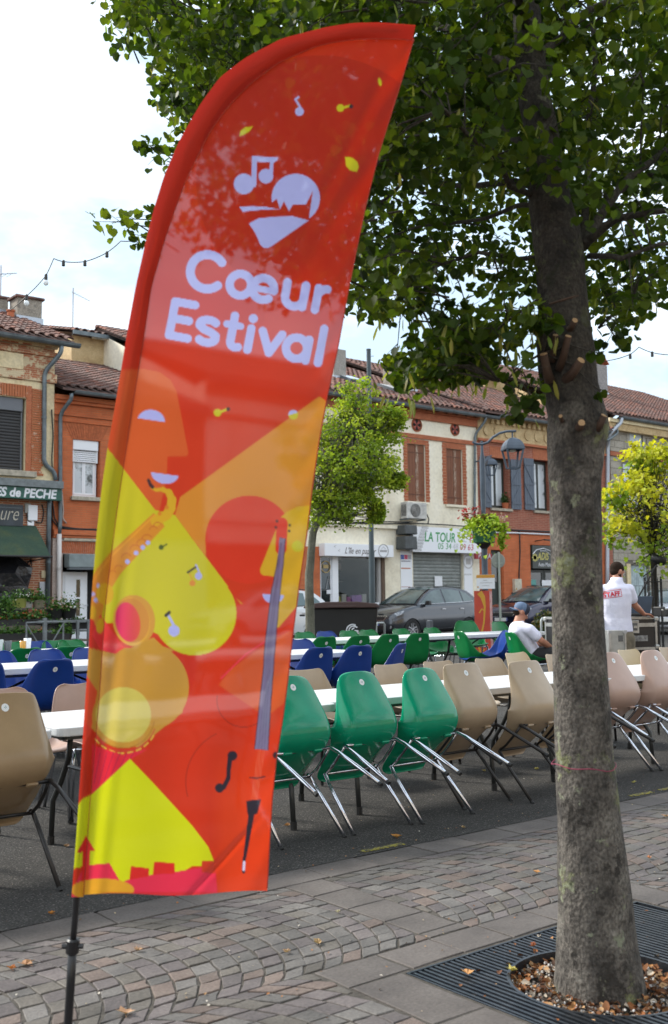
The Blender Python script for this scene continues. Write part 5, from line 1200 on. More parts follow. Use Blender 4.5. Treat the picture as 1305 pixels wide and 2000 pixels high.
def roller(h, x0, x1, z0, z1, y, mat, slat=.075, box=None, boxh=.28, name='roller_shutter'):
    zt = z1
    b = MB(); b.bx(x0, x0+.04, y-.01, y+.05, z0, z1); b.bx(x1-.04, x1, y-.01, y+.05, z0, z1); rs = b.build(name, box or mat, h)
    if box: bevel(bxo('shutter_box', x0-.001, x1+.001, y-.05, y+.1, z1-boxh, z1, box, rs), .015); zt = z1-boxh-.002
    z = z0; n = 0
    me = None
    while z < zt-.02:
        zz = min(z+slat-.006, zt)
        if me is None:
            b = MB(); pr = [(0, 0), (-.012, slat*.25), (-.014, slat*.6), (0, slat-.008)]
            vs = [(x, dy_, dz_) for dy_, dz_ in pr for x in (0, x1-x0-.082)]
            b.add(vs, [(0, 1, 3, 2), (2, 3, 5, 4), (4, 5, 7, 6)]); o = b.build('slat', mat, rs, loc=(x0+.041, y+.02, z)); me = o.data
        else: link('slat', me, rs, (x0+.041, y+.02, z))
        z += slat
    bxo('shutter_back', x0+.041, x1-.041, y+.024, y+.03, z0, zt, DARK, rs)
    return rs

# ---------------------------------------------------------------- fishing and flower shop at the far left
h = house('fishing_shop', 'cream and worn brick house at the left edge with green fascia sign', 0, 0)
x0, x1 = fx(-420), fx(106, 800); ze = onY(50, 657, YF-.42).z-.03; wx0, wx1, wz0, wz1 = RR(-60, 50, 772, 916)
sx0, sx1, sz0, sz1 = RR(-190, 42, 1030, 1262); sz0 = ZG
wall('upper_wall', x0, x1, fz(60, 962), fz(60, 745), [(wx0, wx1, wz0, wz1)], R_CREAM, h)
wall('brick_wall', x0, fx(97, 1100), ZG, fz(60, 962)-.002, [(sx0, sx1, sz0-.1, sz1)], BR_WORN, h)
wall('attic_wall', x0, x1, fz(60, 745)+.002, ze-.1, [], BR_MIX, h)
b = MB()
for (ya, yb, d) in ((726, 743, .05), (668, 676, .10), (683, 692, .06)): bxo('brick_moulding', x0, x1+.05, YF-d, YF-.002, fz(60, yb), fz(60, ya), BR_MIX, h)
bxo('cornice', x0, x1+.06, YF-.22, YF-.003, fz(60, 668)+.01, ze-.06, R_TAN, h)
b = MB(); bxo('yellow_panel', x0, fx(45, 710), YF-.025, YF-.004, fz(60, 724), fz(60, 694), R_CREAM, h)
# brick surround: single headers beside and above the window
WSB = M('worn single brick', (.42, .14, .06), .9, n=7, col2=(.55, .36, .26), mode='World', contrast=(.36, .42)); px_, pz = wx1+.003, wz0-.1; zt = fz(40, 752)
for zz in np.arange(pz, zt-.06, .066): bxo('brick', wx1+.16, wx1+.16+rnd.uniform(.26, .36), YF-.03-rnd.uniform(0, .008), YF-.004, zz, zz+.052, WSB, h)
bxo('window_jamb', wx1+.001, wx1+.158, YF-.02, YF-.004, wz0-.05, zt, TERRA, h)
for xx in np.arange(fx(-20, 760), wx1+.02, .075): bxo('brick', xx, xx+.062, YF-.034-rnd.uniform(0, .006), YF-.005, wz1+.02, zt, WSB, h)
roller(h, wx0, wx1-.06, wz0, wz1, YF+.1, M('charcoal slats', (.03, .03, .032), .5), .085, M('grey shutter box', (.13, .14, .16), .5), .36)
bevel(bxo('window_sill', wx0-.1, wx1+.28, YF-.14, YF-.004, wz0-.17, wz0-.01, STONE, h), .015)
gutter(h, x0, fx(143, 667)+.0, YF-.42, ze+.02, .10)
tiled_roof(h, x0, x1+.35, YF-.5, ze+.10, 33, ze+2.6, back=39, eave_parts=40, seed=3, pitch=.27)
body(h, x0, x1, ze, 33, ze+2.55, R_CREAM, back=39)
pipe(h, [px3(121, 672, YF-.40), px3(119, 690, YF-.38), px3(87, 726), px3(86, 905), px3(106, 922), px3(109, 938)], .062)
pipe(h, [px3(98, 966), px3(96, 990), px3(93, 1206)], .062)
GRN_SIGN = M('green sign', (.018, .10, .075), .45, n=3, mode='World', col2=(.014, .08, .06))
a0, a1, c0, c1 = RR(-300, 121, 942, 967, YF-.35)
sg = bevel(bxo('sign_board', a0, a1, YF-.35, YF-.24, c0, c1, GRN_SIGN, h), .01)
bxo('sign_hood', a0, a1+.02, YF-.42, YF-.006, c1+.003, c1+.20, M('grey metal trim', (.20, .23, .24), .5, n=6, mode='World'), h)
q = onY(-11, 963, YF-.36); lettering('ES de PECHE', .33, (q.x+.02, YF-.352, (c0+c1)/2-.11), WHITE, sg, shear=.16, width=onY(110, 960, YF-.36).x-q.x, bold=.012, extrude=.001)
a0, a1, c0, c1 = RR(-120, 43, 983, 1026)
sb = bevel(bxo('sign_board', a0, a1, YF-.10, YF-.005, c0, c1, M('slate sign', (.05, .062, .075), .5, n=4, mode='World'), h), .015)
bxo('sign_frame', a0+.06, a1-.06, YF-.115, YF-.1005, c1-.10, c1-.07, M('slate frame', (.09, .105, .12), .5), sb)
q = onY(-2, 1015, YF-.11); lettering('ure', .55, (q.x, YF-.104, q.z), M('pale thin lettering', (.5, .46, .38), .6), sb, shear=.35, width=onY(34, 1012, YF-.1).x-q.x, bold=-.006, extrude=.001)
# awning
A = [onY(-260, 1027, YF-.02), onY(70, 1028, YF-.02)]; zb = onY(98, 1086, YF-1.35).z; xr = onY(98, 1086, YF-1.35).x
b = MB(); n = 22
vs = []
for j in range(9):
    f = j/8
    for i in range(n+1):
        g_ = i/n; xx = (A[0].x-.4)+(A[1].x-(A[0].x-.4))*g_+f*((xr-A[1].x))*g_; vs.append((xx, YF-.02-1.33*f, A[1].z+(zb-A[1].z)*f+.03*math.sin(f*PI)))
b.add(vs, [(j*(n+1)+i, j*(n+1)+i+1, (j+1)*(n+1)+i+1, (j+1)*(n+1)+i) for j in range(8) for i in range(n)])
b.add([(A[1].x, YF-.02, A[1].z), (xr, YF-1.35, zb), (A[1].x+.02, YF-.02, zb)], [(0, 1, 2)])
AWM = mottled('weathered green canvas', [(.016, .045, .032), (.03, .06, .035), (.055, .075, .03)], scale=1.6, rough=.85, fine=(20, .15), bump=None, mode='World')
aw = b.build('awning', AWM, h, smooth=False); aw.modifiers.new('t', 'SOLIDIFY').thickness = .012
b = MB(); b.tube([(A[0].x, YF-1.36, zb-.02), (xr+.06, YF-1.36, zb-.02)], .03, 8); b.tube([(xr-.05, YF-.02, zb-.1), (xr-.02, YF-1.33, zb-.04)], .018, 6); b.build('awning_bar', BLACK, aw)
for (bx_, by_, w_, hh_, d_, mt, nm) in ((62, 1002, .26, .42, .1, PVC, 'meter_box'), (53, 993, .16, .26, .07, M('grey box', (.3, .3, .28), .6), 'junction_box'), (59, 1022, .18, .14, .06, PVC, 'junction_box'), (85, 1122, .15, .20, .05, M('cream box', (.6, .5, .32), .6), 'door_bell'), (82, 1152, .17, .42, .05, ZINCL, 'intercom')):
    q = onY(bx_, by_, YF); bevel(bxo(nm, q.x-w_/2, q.x+w_/2, YF-d_, YF-.004, q.z-hh_/2, q.z+hh_/2, mt, h), .015)
for pts in ([(52, 1004), (55, 1018), (62, 1020)], [(70, 1020), (82, 1022), (86, 1000), (82, 985)], [(0, 972), (50, 968), (95, 972), (104, 985), (106, 1010), (112, 1022), (118, 1030)], [(92, 975), (99, 990), (101, 1015), (117, 1032)], [(101, 800), (104, 850), (101, 900), (104, 930)]):
    pipe(h, [px3(x, y, YF-.05) for x, y in pts], .018, CABLE, 'cable')
b = MB(); q = onY(52, 1103, YF)
b.tube([q+Vector((0, -.02, 0)), q+Vector((0, -.30, .16)), q+Vector((.0, -.34, -.05))], .015, 6); b.tube([q+Vector((0, -.02, -.2)), q+Vector((0, -.2, -.05)), q+Vector((0, -.30, .14))], .012, 6); b.build('iron_bracket', BLACK, h)
# things in the dark doorway: a bundle of black sheeting
b = MB(); q = onY(6, 1160, YF-.55)
r4 = random.Random(4); NS = 14; vs = []
for i in range(9):
    for k in range(NS):
        a = 2*PI*k/NS; R_ = (.22, .52, .66, .72, .70, .64, .60, .58, .5)[i]*(1+r4.uniform(-.16, .16)); vs.append((q.x+R_*math.cos(a)+(.18 if i < 2 else 0), q.y+R_*.55*math.sin(a), q.z+.95-i*.24+r4.uniform(-.05, .05)))
b.add(vs, [(i*NS+k, i*NS+(k+1) % NS, (i+1)*NS+(k+1) % NS, (i+1)*NS+k) for i in range(8) for k in range(NS)]+[tuple(range(NS))])
o = b.build('sheeting', M('black plastic sheet', (.015, .015, .018), .28, bump=(5, .8, .06), mode='World')); tag(o, 'crumpled black plastic sheet bundled in the dark shop doorway at the left edge', 'sheeting')
# chimneys and aerials
def on_roof(px, py, ye, ze_, yr, zr):
    d = ray(px, py); s = (zr-ze_)/(yr-ye); t = (ze_-H-ye*s)/(d.z-d.y*s); return Vector((d.x*t, d.y*t, H+d.z*t))
CHM = mottled('old chimney render', [(.16, .14, .12), (.28, .25, .21), (.34, .30, .25)], scale=6, rough=.95, bump=(25, .8, .02), mode='World')
def chimney(h, xl, xr_, yt, yb, roof, mat=CHM, cap=True, d=.55, name='chimney'):
    q = on_roof((xl+xr_)/2, yb, *roof); a = onY(xl, (yt+yb)/2, q.y).x; c = onY(xr_, (yt+yb)/2, q.y).x; c -= d*.75 if c-a > d*1.3 else 0; zt = onY((xl+xr_)/2, yt, q.y).z
    b = MB(); b.bx(a, c, q.y, q.y+d, q.z-.5, zt); o = b.build(name, mat, h)
    if cap: bevel(bxo('chimney_cap', a-.07, c+.07, q.y-.07, q.y+d+.07, zt+.001, zt+.08, TILEM[0], o), .02)
    bxo('flashing', a-.04, c+.04, q.y-.04, q.y+d+.04, q.z-.35, q.z+.14, ZINCL, o)
    return o, a, c, q.y, zt
roofA = (YF-.5, ze+.10, 33, ze+2.6)
chimney(h, 34, 82, 584, 628, roofA, d=.6); o, a, c, yy_, zt_ = chimney(h, -25, 16, 582, 612, roofA)
q = on_roof(21, 622, *roofA); b = MB(); b.lathe([(.09, 0), (.11, .02), (.10, .24), (.13, .26), (.13, .30), (.08, .31)], 14, c=tuple(q+Vector((0, 0, -.05)))); b.build('chimney_pot', M('orange clay', (.42, .12, .05), .8), h)
b = MB(); q = Vector((onY(6, 580, yy_).x, yy_+.2, zt_)); b.tube([q, q+Vector((0, 0, 1.1))], .02, 6)
for k in range(5): b.tube([q+Vector((-.3+k*.15, -.2, .75+.03*k)), q+Vector((-.3+k*.15, .3, .75+.03*k))], .008, 4)
b.tube([q+Vector((-.4, 0, .72)), q+Vector((.5, 0, .95))], .012, 4); tag(b.build('aerial', M('dull aluminium', (.3, .3, .32), .5, .6)), 'television aerial on the chimney at the left edge', 'aerial')

# plants on steps in front of the shop
WOOD = M('grey weathered wood', (.16, .13, .105), .9, n=9, mode='World', stretch=(1, 6, 6))
st = thing('plant_stand', 'grey metal and wood tiered plant stand by the white door left of the flag', 'plant stand', (0, 0, 0))
def shelf(xl, xr_, y, Y, t_=.05, d=.42, mat=WOOD, name='shelf', parent=None):
    a, c = onY(xl, y, Y), onY(xr_, y, Y); return bxo(name, a.x, c.x, Y, Y+d, a.z-t_, a.z, mat, parent if parent is not None else st)
YS = 24.6
GREYM = M('grey painted steel', (.20, .22, .23), .5, mode='World', n=5)
shelf(75, 176, 1212, YS, .07, .45, GREYM); shelf(86, 174, 1232, YS, .05, .45, GREYM); shelf(60, 176, 1252, YS-.3, .05, .7, WOOD)
b = MB()
for xx in (85, 172, 151): p_ = onY(xx, 1212, YS); b.bx(p_.x-.03, p_.x+.03, YS-.002, YS-.06, gz(20), p_.z)
b.build('upright', GREYM, st)
rl = thing('steel_railing', 'grey steel railing panel with cross braces in front of the plant stand', 'railing', (0, 0, 0))
b = MB(); YR = 23.4; cs = [onY(52, 1216, YR), onY(124, 1214, YR)]
b.tube([Vector((cs[0].x, YR, gz(20))), cs[0], cs[1], Vector((cs[1].x, YR, gz(20)))], .025, 6); b.build('rail_frame', GREYM, rl)
b = MB(); m_ = (cs[0]+cs[1])/2; b.tube([cs[0]+Vector((0, 0, -.05)), Vector((m_.x, YR, cs[0].z-.75))], .016, 6); b.build('brace', GREYM, rl)
b = MB(); b.tube([cs[1]+Vector((0, 0, -.05)), Vector((m_.x, YR, cs[0].z-.75))], .016, 6); b.build('brace', GREYM, rl)
b = MB(); b.bx(m_.x-.04, m_.x+.04, YR-.02, YR+.05, gz(20), cs[0].z+.1); b.build('post', GREYM, rl)
ws = thing('wooden_shelves', 'weathered wooden step shelves crowded with plants at the left edge', 'shelves', (0, 0, 0))
shelf(-120, 97, 1189, 25.2, .05, .4, WOOD, parent=ws); shelf(-120, 80, 1226, 24.6, .10, .5, WOOD, parent=ws); shelf(-120, 66, 1256, 24.0, .08, .6, WOOD, parent=ws)
bxo('step', onY(-120, 1255, 25).x, onY(40, 1255, 25).x, 24.95, 25.15, gz(20), onY(0, 1255, 25).z, DARK, ws)
PLM = attrmat('potted plant leaf', rough=.6, trans=.3)
def potted(px, py, Y, w, label, pot=(.02, .02, .02), flower=None, n=130, hgt=.3, planter=None):
    q = onY(px, py, Y+.2); o = thing('potted_plant', label, 'plant', (q.x, q.y, q.z), group='potted plants outside the flower shop')
    b = MB()
    if planter: b.box((0, 0, .09), (planter, .22, .18), taper=1.08)
    else: b.lathe([(w*.28, 0), (w*.30, .01), (w*.38, w*.46), (w*.41, w*.48), (w*.36, w*.45)], 14)
    b.build('pot', M('pot %s' % str(pot), pot, .6), o, smooth=not planter)
    z0 = .16 if planter else w*.44; b = MB(); L_ = planter or w
    for _ in range(n*2):
        p = Vector((rnd.gauss(0, .23)*L_, rnd.gauss(0, .22)*(w), z0+abs(rnd.gauss(0, .38))*hgt))
        tint = rnd.choice([(.05, .13, .02), (.08, .18, .03), (.035, .09, .02), (.12, .20, .05)]) if not flower or rnd.random() > .14 else flower
        put_leaf(b, p, rnd.uniform(.03, .065), HEART, HF, (0, 1.3), tint)
    b.build('foliage', PLM, o, attr=True, kind='stuff')
potted(108, 1208, YS, .50, 'dark pot of pinkish-green plant on the top shelf nearest the drainpipe', flower=(.45, .22, .15), hgt=.34)
potted(134, 1208, YS, .52, 'dark pot with white and red flowers on the top shelf nearest the flag', flower=(.6, .5, .4), hgt=.36)
potted(144, 1229, YS, .3, 'long black trough of small green plants on the middle shelf', planter=.95, hgt=.22, n=170)
potted(110, 1229, YS, .28, 'grey pot of leafy herb on the middle shelf behind the railing', pot=(.2, .2, .19)); potted(97, 1230, YS, .25, 'small pot of greenery at the left end of the middle shelf', pot=(.12, .11, .1))
potted(132, 1249, YS-.2, .30, 'small bushy pot on the lowest shelf beside the door', pot=(.05, .04, .03), hgt=.3); potted(118, 1249, YS-.2, .30, 'small leafy pot left of another on the lowest shelf', hgt=.28)
potted(38, 1188, 25.2, .5, 'yellow-green bowl of white flowers on the wooden shelf', pot=(.42, .45, .12), flower=(.75, .75, .7), hgt=.3); potted(54, 1188, 25.2, .34, 'white pot of red-green leaves on the wooden shelf', pot=(.5, .5, .48), flower=(.3, .08, .05))
potted(76, 1188, 25.2, .42, 'pale pot of green foliage at the right end of the wooden shelf', pot=(.34, .30, .22), hgt=.34); potted(10, 1208, 24.8, .5, 'fern spilling over the shelf at the left edge', hgt=.45, n=240)
potted(30, 1224, 24.6, .3, 'long row of rusty orange-flowered plants on the middle wooden step', planter=2.0, flower=(.4, .10, .03), hgt=.3, n=420); potted(70, 1224, 24.6, .3, 'trough of dark red and green plants at the right end of the wooden step', planter=.8, flower=(.2, .04, .03), hgt=.3, n=160)
potted(20, 1252, 24.1, .3, 'low dark plants on the bottom wooden step', planter=1.8, hgt=.25, n=260); potted(105, 1252, YS-.25, .24, 'black tray of seedlings on the lowest shelf', planter=.7, hgt=.1, n=60)

# ---------------------------------------------------------------- orange brick house
h = house('orange_brick_house', 'orange brick house with white roller-shuttered window partly behind the flag', 0, 0)
x0, x1 = fx(106, 800)+.004, fx(395); ze = onY(180, 768, YF-.42).z
W1 = RR(142, 196, 860, 972); DR = RR(125, 174, 1117, 1262); DR = (DR[0], DR[1]+.0, ZG, DR[3])
wall('upper_wall', x0, x1, fz(150, 1052), ze-.05, [W1], BR_ORANGE, h)
D2 = (DR[0]-.05, DR[1]+.55, ZG-.1, fz(150, 1082))
wall('lower_wall', x0, x1, ZG, fz(150, 1052)-.003, [D2], R_PINK, h)
b = MB()
for (yy0, yy1, d) in ((777, 786, .16), (786, 792, .10), (812, 815, .05), (824, 827, .04), (1036, 1046, .09), (1047, 1051, .05)): bxo('brick_moulding', x0, x1, YF-d, YF-.003, fz(160, yy1), fz(160, yy0)-.003, BR_ORANGE, h)
bxo('ledge', x0+.3, x1, YF-.07, YF-.004, fz(160, 1057), fz(160, 1052), STONE, h)
# flat brick arches, brick by brick
def flat_arch(h, xa, xc, za, zc, n, mat, y=YF-.012, flare=.25):
    for i in range(n):
        f0, f1 = i/n, (i+1)/n; g0, g1 = (f0-.5)*2, (f1-.5)*2; w = xc-xa; m = (xa+xc)/2
        b = MB(); e = .006; P_ = [(m+g0*w/2+e, za), (m+g1*w/2-e, za), (m+g1*(w/2+flare)-e, zc), (m+g0*(w/2+flare)+e, zc)]
        b.prism(P_, y, YF-.003, fn=lambda a, c, hh: (a, hh, c)); b.build('brick', mat, h)
flat_arch(h, W1[0]-.03, W1[1]+.03, W1[3]+.005, W1[3]+.50, 15, M('orange brick single', (.50, .135, .05), .85, n=9, mode='World'))
flat_arch(h, D2[0]-.02, D2[1]+.02, fz(150, 1081), fz(150, 1058), 24, M('orange brick single'), flare=.18)
wd = casement(h, W1[0]+.02, W1[1]-.05, W1[2]+.03, W1[3]-.40, YF+.16, name='window'); roller(h, W1[0]+.02, W1[1]-.05, W1[3]-.62, W1[3], YF+.08, PVC, .055, PVC, .28)
bevel(bxo('window_sill', W1[0]-.06, W1[1]+.06, YF-.10, YF-.004, W1[2]-.09, W1[2]+.02, STONE, h), .01)
bx = bevel(bxo('awning_box', DR[0]-.02, D2[1]+.5, YF-.35, YF-.014, fz(150, 1109), fz(150, 1083), M('grey awning box', (.25, .30, .31), .45, n=2, mode='World'), h), .02)
bxo('awning_edge', DR[0]-.02, D2[1]+.5, YF-.36, YF-.2, fz(150, 1109)-.06, fz(150, 1109)-.003, M('slate frame'), bx)
dr = bevel(bxo('door', DR[0], DR[1], YF+.12, YF+.19, ZG, DR[3], PVC, h), .01); w = DR[1]-DR[0]
bxo('door_panel', DR[0]+.07, DR[1]-.08, YF+.10, YF+.1195, ZG+.05, DR[3]-.08, M('white door leaf', (.80, .83, .88), .35), dr)
for (ya, yb) in ((1132, 1166), (1170, 1203), (1208, 1228), (1233, 1240)):
    zz0, zz1 = onY(153, yb, YF+.1).z, onY(153, ya, YF+.1).z; xa = onY(149, 1160, YF+.1).x; bxo('pane', xa, xa+.11, YF+.092, YF+.0995, zz0, zz1, GLASS, dr)
q = onY(170, 1182, YF+.1); b = MB(); b.tube([q+Vector((0, -.0, 0)), q+Vector((0, -.06, 0)), q+Vector((-.10, -.06, 0))], .012, 6); b.build('handle', ZINCL, dr)
bxo('door_recess', DR[1]+.005, D2[1], YF+.25, YF+.3, ZG, D2[3], DARK, h)
gutter(h, fx(132, 765), x1, YF-.42, ze+.0, .085)
zr = ze+2.5; tiled_roof(h, x0+.02, x1, YF-.5, ze+.08, 33.5, zr, back=40, eave_parts=60, seed=5, pitch=.25); body(h, x0, x1, ze, 33.5, zr, BR_ORANGE, back=40)
pipe(h, [px3(140, 768, YF-.42), px3(139, 780, YF-.38), px3(118, 808), px3(118, 1022), px3(116, 1042)], .055)
pipe(h, [px3(116, 1043), px3(115, 1178), px3(114, 1190)], .065, M('white pipe', (.62, .58, .56), .5))
for pts in ([(118, 1028), (150, 1033), (190, 1034), (260, 1030)], [(118, 1031), (160, 1036), (200, 1036), (260, 1034)], [(121, 960), (124, 1000), (122, 1012), (130, 1022)]): pipe(h, [px3(x, y, YF-.05) for x, y in pts], .02, CABLE if pts[0][1] > 1000 else M('pale cable', (.45, .35, .3), .7), 'cable')
bxo('party_wall_tiles', x0-.02, x0+.5, YF-.5, 33, ze+.12, ze+.28, TILEM[0], h) if 0 else None
# house behind with a rendered side wall
h = house('rear_house', 'taller rendered house showing above the orange brick roof left of the flag', 0, 0)
YB = 33.6; a = onY(140, 680, YB); c = onY(420, 700, YB); zt = onY(150, 656, YB).z
b = MB(); b.add([(a.x, YB, 5), (c.x, YB, 5), (c.x, YB, zt), (a.x, YB, zt)], [(0, 1, 2, 3)]); b.bx(a.x, c.x, YB+.002, 41.5, 5, zt-.05); b.build('wall', R_TAN, h)
tiled_roof(h, a.x-.1, c.x, YB-.35, zt+.10, YB+4.5, zt+1.3, back=44, seed=8, pitch=.26)
bxo('roof_flashing', a.x-.12, c.x, YB-.40, YB-.36, zt-.04, zt+.10, ZINC, h)
q = onY(147, 650, YB); b = MB(); b.tube([(q.x, YB+.2, zt), (q.x, YB+.2, zt+1.75)], .02, 6); b.tube([(q.x-.05, YB+.2, zt+1.6), (q.x+.6, YB+.1, zt+1.35)], .01, 4)
for k in range(6): b.tube([(q.x+.05+k*.1, YB+.0, zt+1.57-k*.04), (q.x+.05+k*.1, YB+.38, zt+1.57-k*.04)], .006, 3)
tag(b.build('aerial', M('dull aluminium')), 'television aerial on a thin mast above the rear roof', 'aerial')

# ---------------------------------------------------------------- cream house with the gift shop and the pizzeria
h = house('cream_house', 'long cream house with two shops, brown shutters and oculus vents behind the grey car', 0, 0)
x0, x1 = fx(395)+.004, fx(934); ze = onY(870, 799, YF-.42).z-.02; xm = fx(783)
S1, S2, S0 = RR(796, 831, 868, 980), RR(872, 903.5, 877.5, 986), RR(640, 676, 860, 968)
SH = RR(624, 752, 1088, 1262); SH = (SH[0], SH[1], ZG-.05, SH[3]); RS = RR(808, 906, 1079, 1262); RS = (RS[0], RS[1], ZG-.05, RS[3])
zc = fz(780, 1026)
wall('upper_wall', x0, x1, zc, ze-.05, [S1, S2, S0], R_PALE, h)
BL = RR(500, 626, 1066, 1262)
wall('brick_wall', x0, fx(624), ZG, BL[3], [], BR_ORANGE, h); wall('lower_wall', x0, fx(624), BL[3]+.002, zc-.003, [], R_PALE, h)
wall('shop_wall', fx(624)+.003, x1, ZG, zc-.003, [SH, RS], R_PALE, h)
b = MB()
for (xa, xc, ya, yb, d) in ((798, 934, 803, 812, .20), (798, 934, 812, 826, .08)):
    b.bx(x0, x1, YF-d, YF-.003, fz(866, yb), fz(866, ya)-.002)
b.bx(x0, x1, YF-.06, YF-.003, fz(860, 862), fz(860, 854)); b.build('brick_cornice', TERRA, h)
b = MB(); b.bx(x0, fx(781), YF-.12, YF-.003, fz(700, 1030), fz(700, 1023)); b.build('string_course', R_PALE, h)
SHUT = M('brown shutter paint', (.22, .085, .04), .7, n=3, col2=(.16, .055, .028), mode='World', stretch=(6, 6, .6)); SHW = M('peeling shutter paint', (.22, .10, .055), .8, n=9, col2=(.50, .42, .34), mode='World', stretch=(5, 5, .5), contrast=(.42, .5))
RUST = M('rusty hinge', (.12, .05, .03), .8)
for k, (S_, so_) in enumerate(((S1, (788, 838, 858, 981)), (S2, (864, 911, 866, 987)), (S0, (632, 684, 850, 968)))):
    o_ = RR(*so_); n = int((o_[3]-S_[2])/.105); d_ = (o_[3]-S_[2])/n
    for side in (0, 1):
        for i in range(n):
            zz = S_[2]+i*d_; w_ = (S_[0]-o_[0])*(1 if i % 2 else .9)
            if side == 0: bxo('brick', S_[0]-w_, S_[0]-.003, YF-.022, YF-.003, zz+.005, zz+d_-.006, TERRA, h)
            else: bxo('brick', S_[1]+.003, S_[1]+w_, YF-.022, YF-.003, zz+.005, zz+d_-.006, TERRA, h)
    nb = 12; 
    for i in range(nb): xa = S_[0]+(S_[1]-S_[0])*i/nb; bxo('brick', xa+.003, xa+(S_[1]-S_[0])/nb-.003, YF-.024, YF-.003, S_[3]+.003, o_[3], TERRA, h)
    xm_ = (S_[0]+S_[1])/2
    plank_shutter(h, S_[0]+.01, xm_-.006, S_[2]+.02, S_[3]-.01, YF+.05, SHUT, hinge=RUST, n=3); plank_shutter(h, xm_+.006, S_[1]-.01, S_[2]+.02, S_[3]-.01, YF+.05, SHUT, hinge=RUST, n=3, worn=SHW)
    bevel(bxo('window_sill', S_[0]-.08, S_[1]+.08, YF-.09, YF-.003, S_[2]-.09, S_[2]-.002, R_PALE, h), .01)
for (cx, cy, r_) in ((813.5, 830, .25), (888, 839, .235)):
    q = onY(cx, cy, YF); b = MB(); b.lathe([(r_, 0), (r_, .03), (r_*.8, .03), (r_*.78, 0)], 24, axis='Y', c=(q.x, YF-.034, q.z)); v_ = b.build('oculus_vent', TERRA, h)
    b = MB(); b.lathe([(r_*.79, 0), (r_*.79, .004)], 24, axis='Y', c=(q.x, YF-.010, q.z)); b.build('opening', DARK, v_)
    for k in range(4):
        a = PI/4+k*PI/2; b = MB(); b.prism([(0, 0), (math.cos(a-.35)*r_*.74, math.sin(a-.35)*r_*.74), (math.cos(a+.35)*r_*.74, math.sin(a+.35)*r_*.74)], YF-.022, YF-.012, fn=lambda u, v, hh: (q.x+u, hh, q.z+v)); b.build('petal', M('red vent petal', (.38, .09, .07), .8), v_)
gutter(h, x0, fx(958, 808), YF-.42, ze+.0, .09); gr_ = (YF-.5, ze+.09, 34.2, ze+3.1)
tiled_roof(h, x0, x1+.01, *gr_, back=41.5, seed=9, pitch=.24); body(h, x0, x1, ze, 34.2, ze+3.05, R_PALE, back=41.5, inner=M('dim shop interior', (.035, .028, .022), .9, n=3, mode='World'))
b = MB()
for i in range(24): xx = x0+(x1-x0)*(i+.5)/24; b.bx(xx-.05, xx+.05, YF-.45, YF-.21, ze-.10, ze-.02)
b.build('rafter_ends', SHUT, h, kind='stuff')
pipe(h, [px3(949, 812, YF-.42), px3(948, 822, YF-.40), px3(928, 848), px3(927, 1000), px3(927, 1030)], .05)
chimney(h, 652, 676, 682, 742, gr_, cap=False, mat=mottled('grey concrete', [(.22, .21, .19), (.33, .31, .28)], scale=3, mode='World'), d=.6)
chimney(h, 772, 832, 704, 766, gr_, d=.7)
def skylight(xl, yt, w, l):
    q = on_roof(xl, yt, *gr_); s = Vector((0, gr_[2]-gr_[0], gr_[3]-gr_[1])).normalized(); nn_ = Vector((0, -s.z, s.y))
    b = MB(); fn = lambda a, c, hh: tuple(q+Vector((a, 0, 0))+s*c+nn_*hh); b.prism([(0, -l), (w, -l), (w, 0), (0, 0)], .0, .17, fn=fn); f = b.build('skylight', M('slate frame'), h)
    b = MB(); b.prism([(.08, -l+.08), (w-.08, -l+.08), (w-.08, -.08), (.08, -.08)], .172, .18, fn=fn); b.build('pane', M('sky glass', (.70, .74, .80), .08, spec=1, metal=.0), f)
skylight(866, 764, 1.2, 1.6); skylight(985, 776, .9, 1.3); skylight(735, 757, .8, 1.0); skylight(652, 738, .8, 1.0)
# gift shop front
fr = bevel(bxo('shop_sign', SH[0]-.0, onY(769, 1076, YF-.3).x, YF-.30, YF-.006, fz(700, 1088), fz(700, 1064), PVC, h), .01)
q = onY(673, 1081, YF-.3); lettering("L'île en papier", .30, (q.x, YF-.304, q.z), M('dark brown ink', (.07, .05, .045), .6), fr, shear=.38, width=onY(734, 1080, YF-.3).x-q.x, extrude=.001)
q = onY(749, 1076, YF-.3); b = MB(); b.lathe([(.235, 0), (.235, .004), (.205, .004), (.205, .0)], 28, axis='Y', c=(q.x, YF-.305, q.z)); b.bx(q.x-.16, q.x+.16, YF-.304, YF-.301, q.z-.04, q.z+.03); b.tube([(q.x-.1, YF-.303, q.z+.06), (q.x, YF-.303, q.z+.14), (q.x+.1, YF-.303, q.z+.06)], .008, 4); b.build('round_logo', M('grey ink', (.35, .35, .36), .6), fr)
for cx, cy in ((652, 1067), (660, 1075)):
    q = onY(cx, cy, YF-.3); b = MB(); b.add([(q.x, YF-.303, q.z), (q.x+.12, YF-.303, q.z+.05), (q.x+.04, YF-.303, q.z-.01), (q.x+.12, YF-.303, q.z-.07)], [(0, 1, 2), (0, 2, 3)]); b.build('bird_mark', M('grey ink'), fr)
dA = RR(628, 652, 1094, 1262); wA = RR(663, 741, 1089, 1176)
dd = casement(h, dA[0], dA[1], ZG, dA[3]+.15, YF+.1, frame=PVC, glass=GLASS, leaves=1, name='shop_door', fw=.035)
q = onY(636, 1110, YF+.1); b = MB(); b.lathe([(.20, 0), (.20, .004), (.17, .004), (.17, .0)], 24, axis='Y', c=(q.x, YF+.08, q.z+.05)); b.bx(q.x-.11, q.x+.11, YF+.081, YF+.084, q.z, q.z+.12); b.build('round_logo', M('gold ink', (.45, .33, .14), .6), dd)
bxo('notice', q.x+.02, q.x+.36, YF+.078, YF+.082, fz(642, 1160), fz(642, 1152), WHITE, dd)
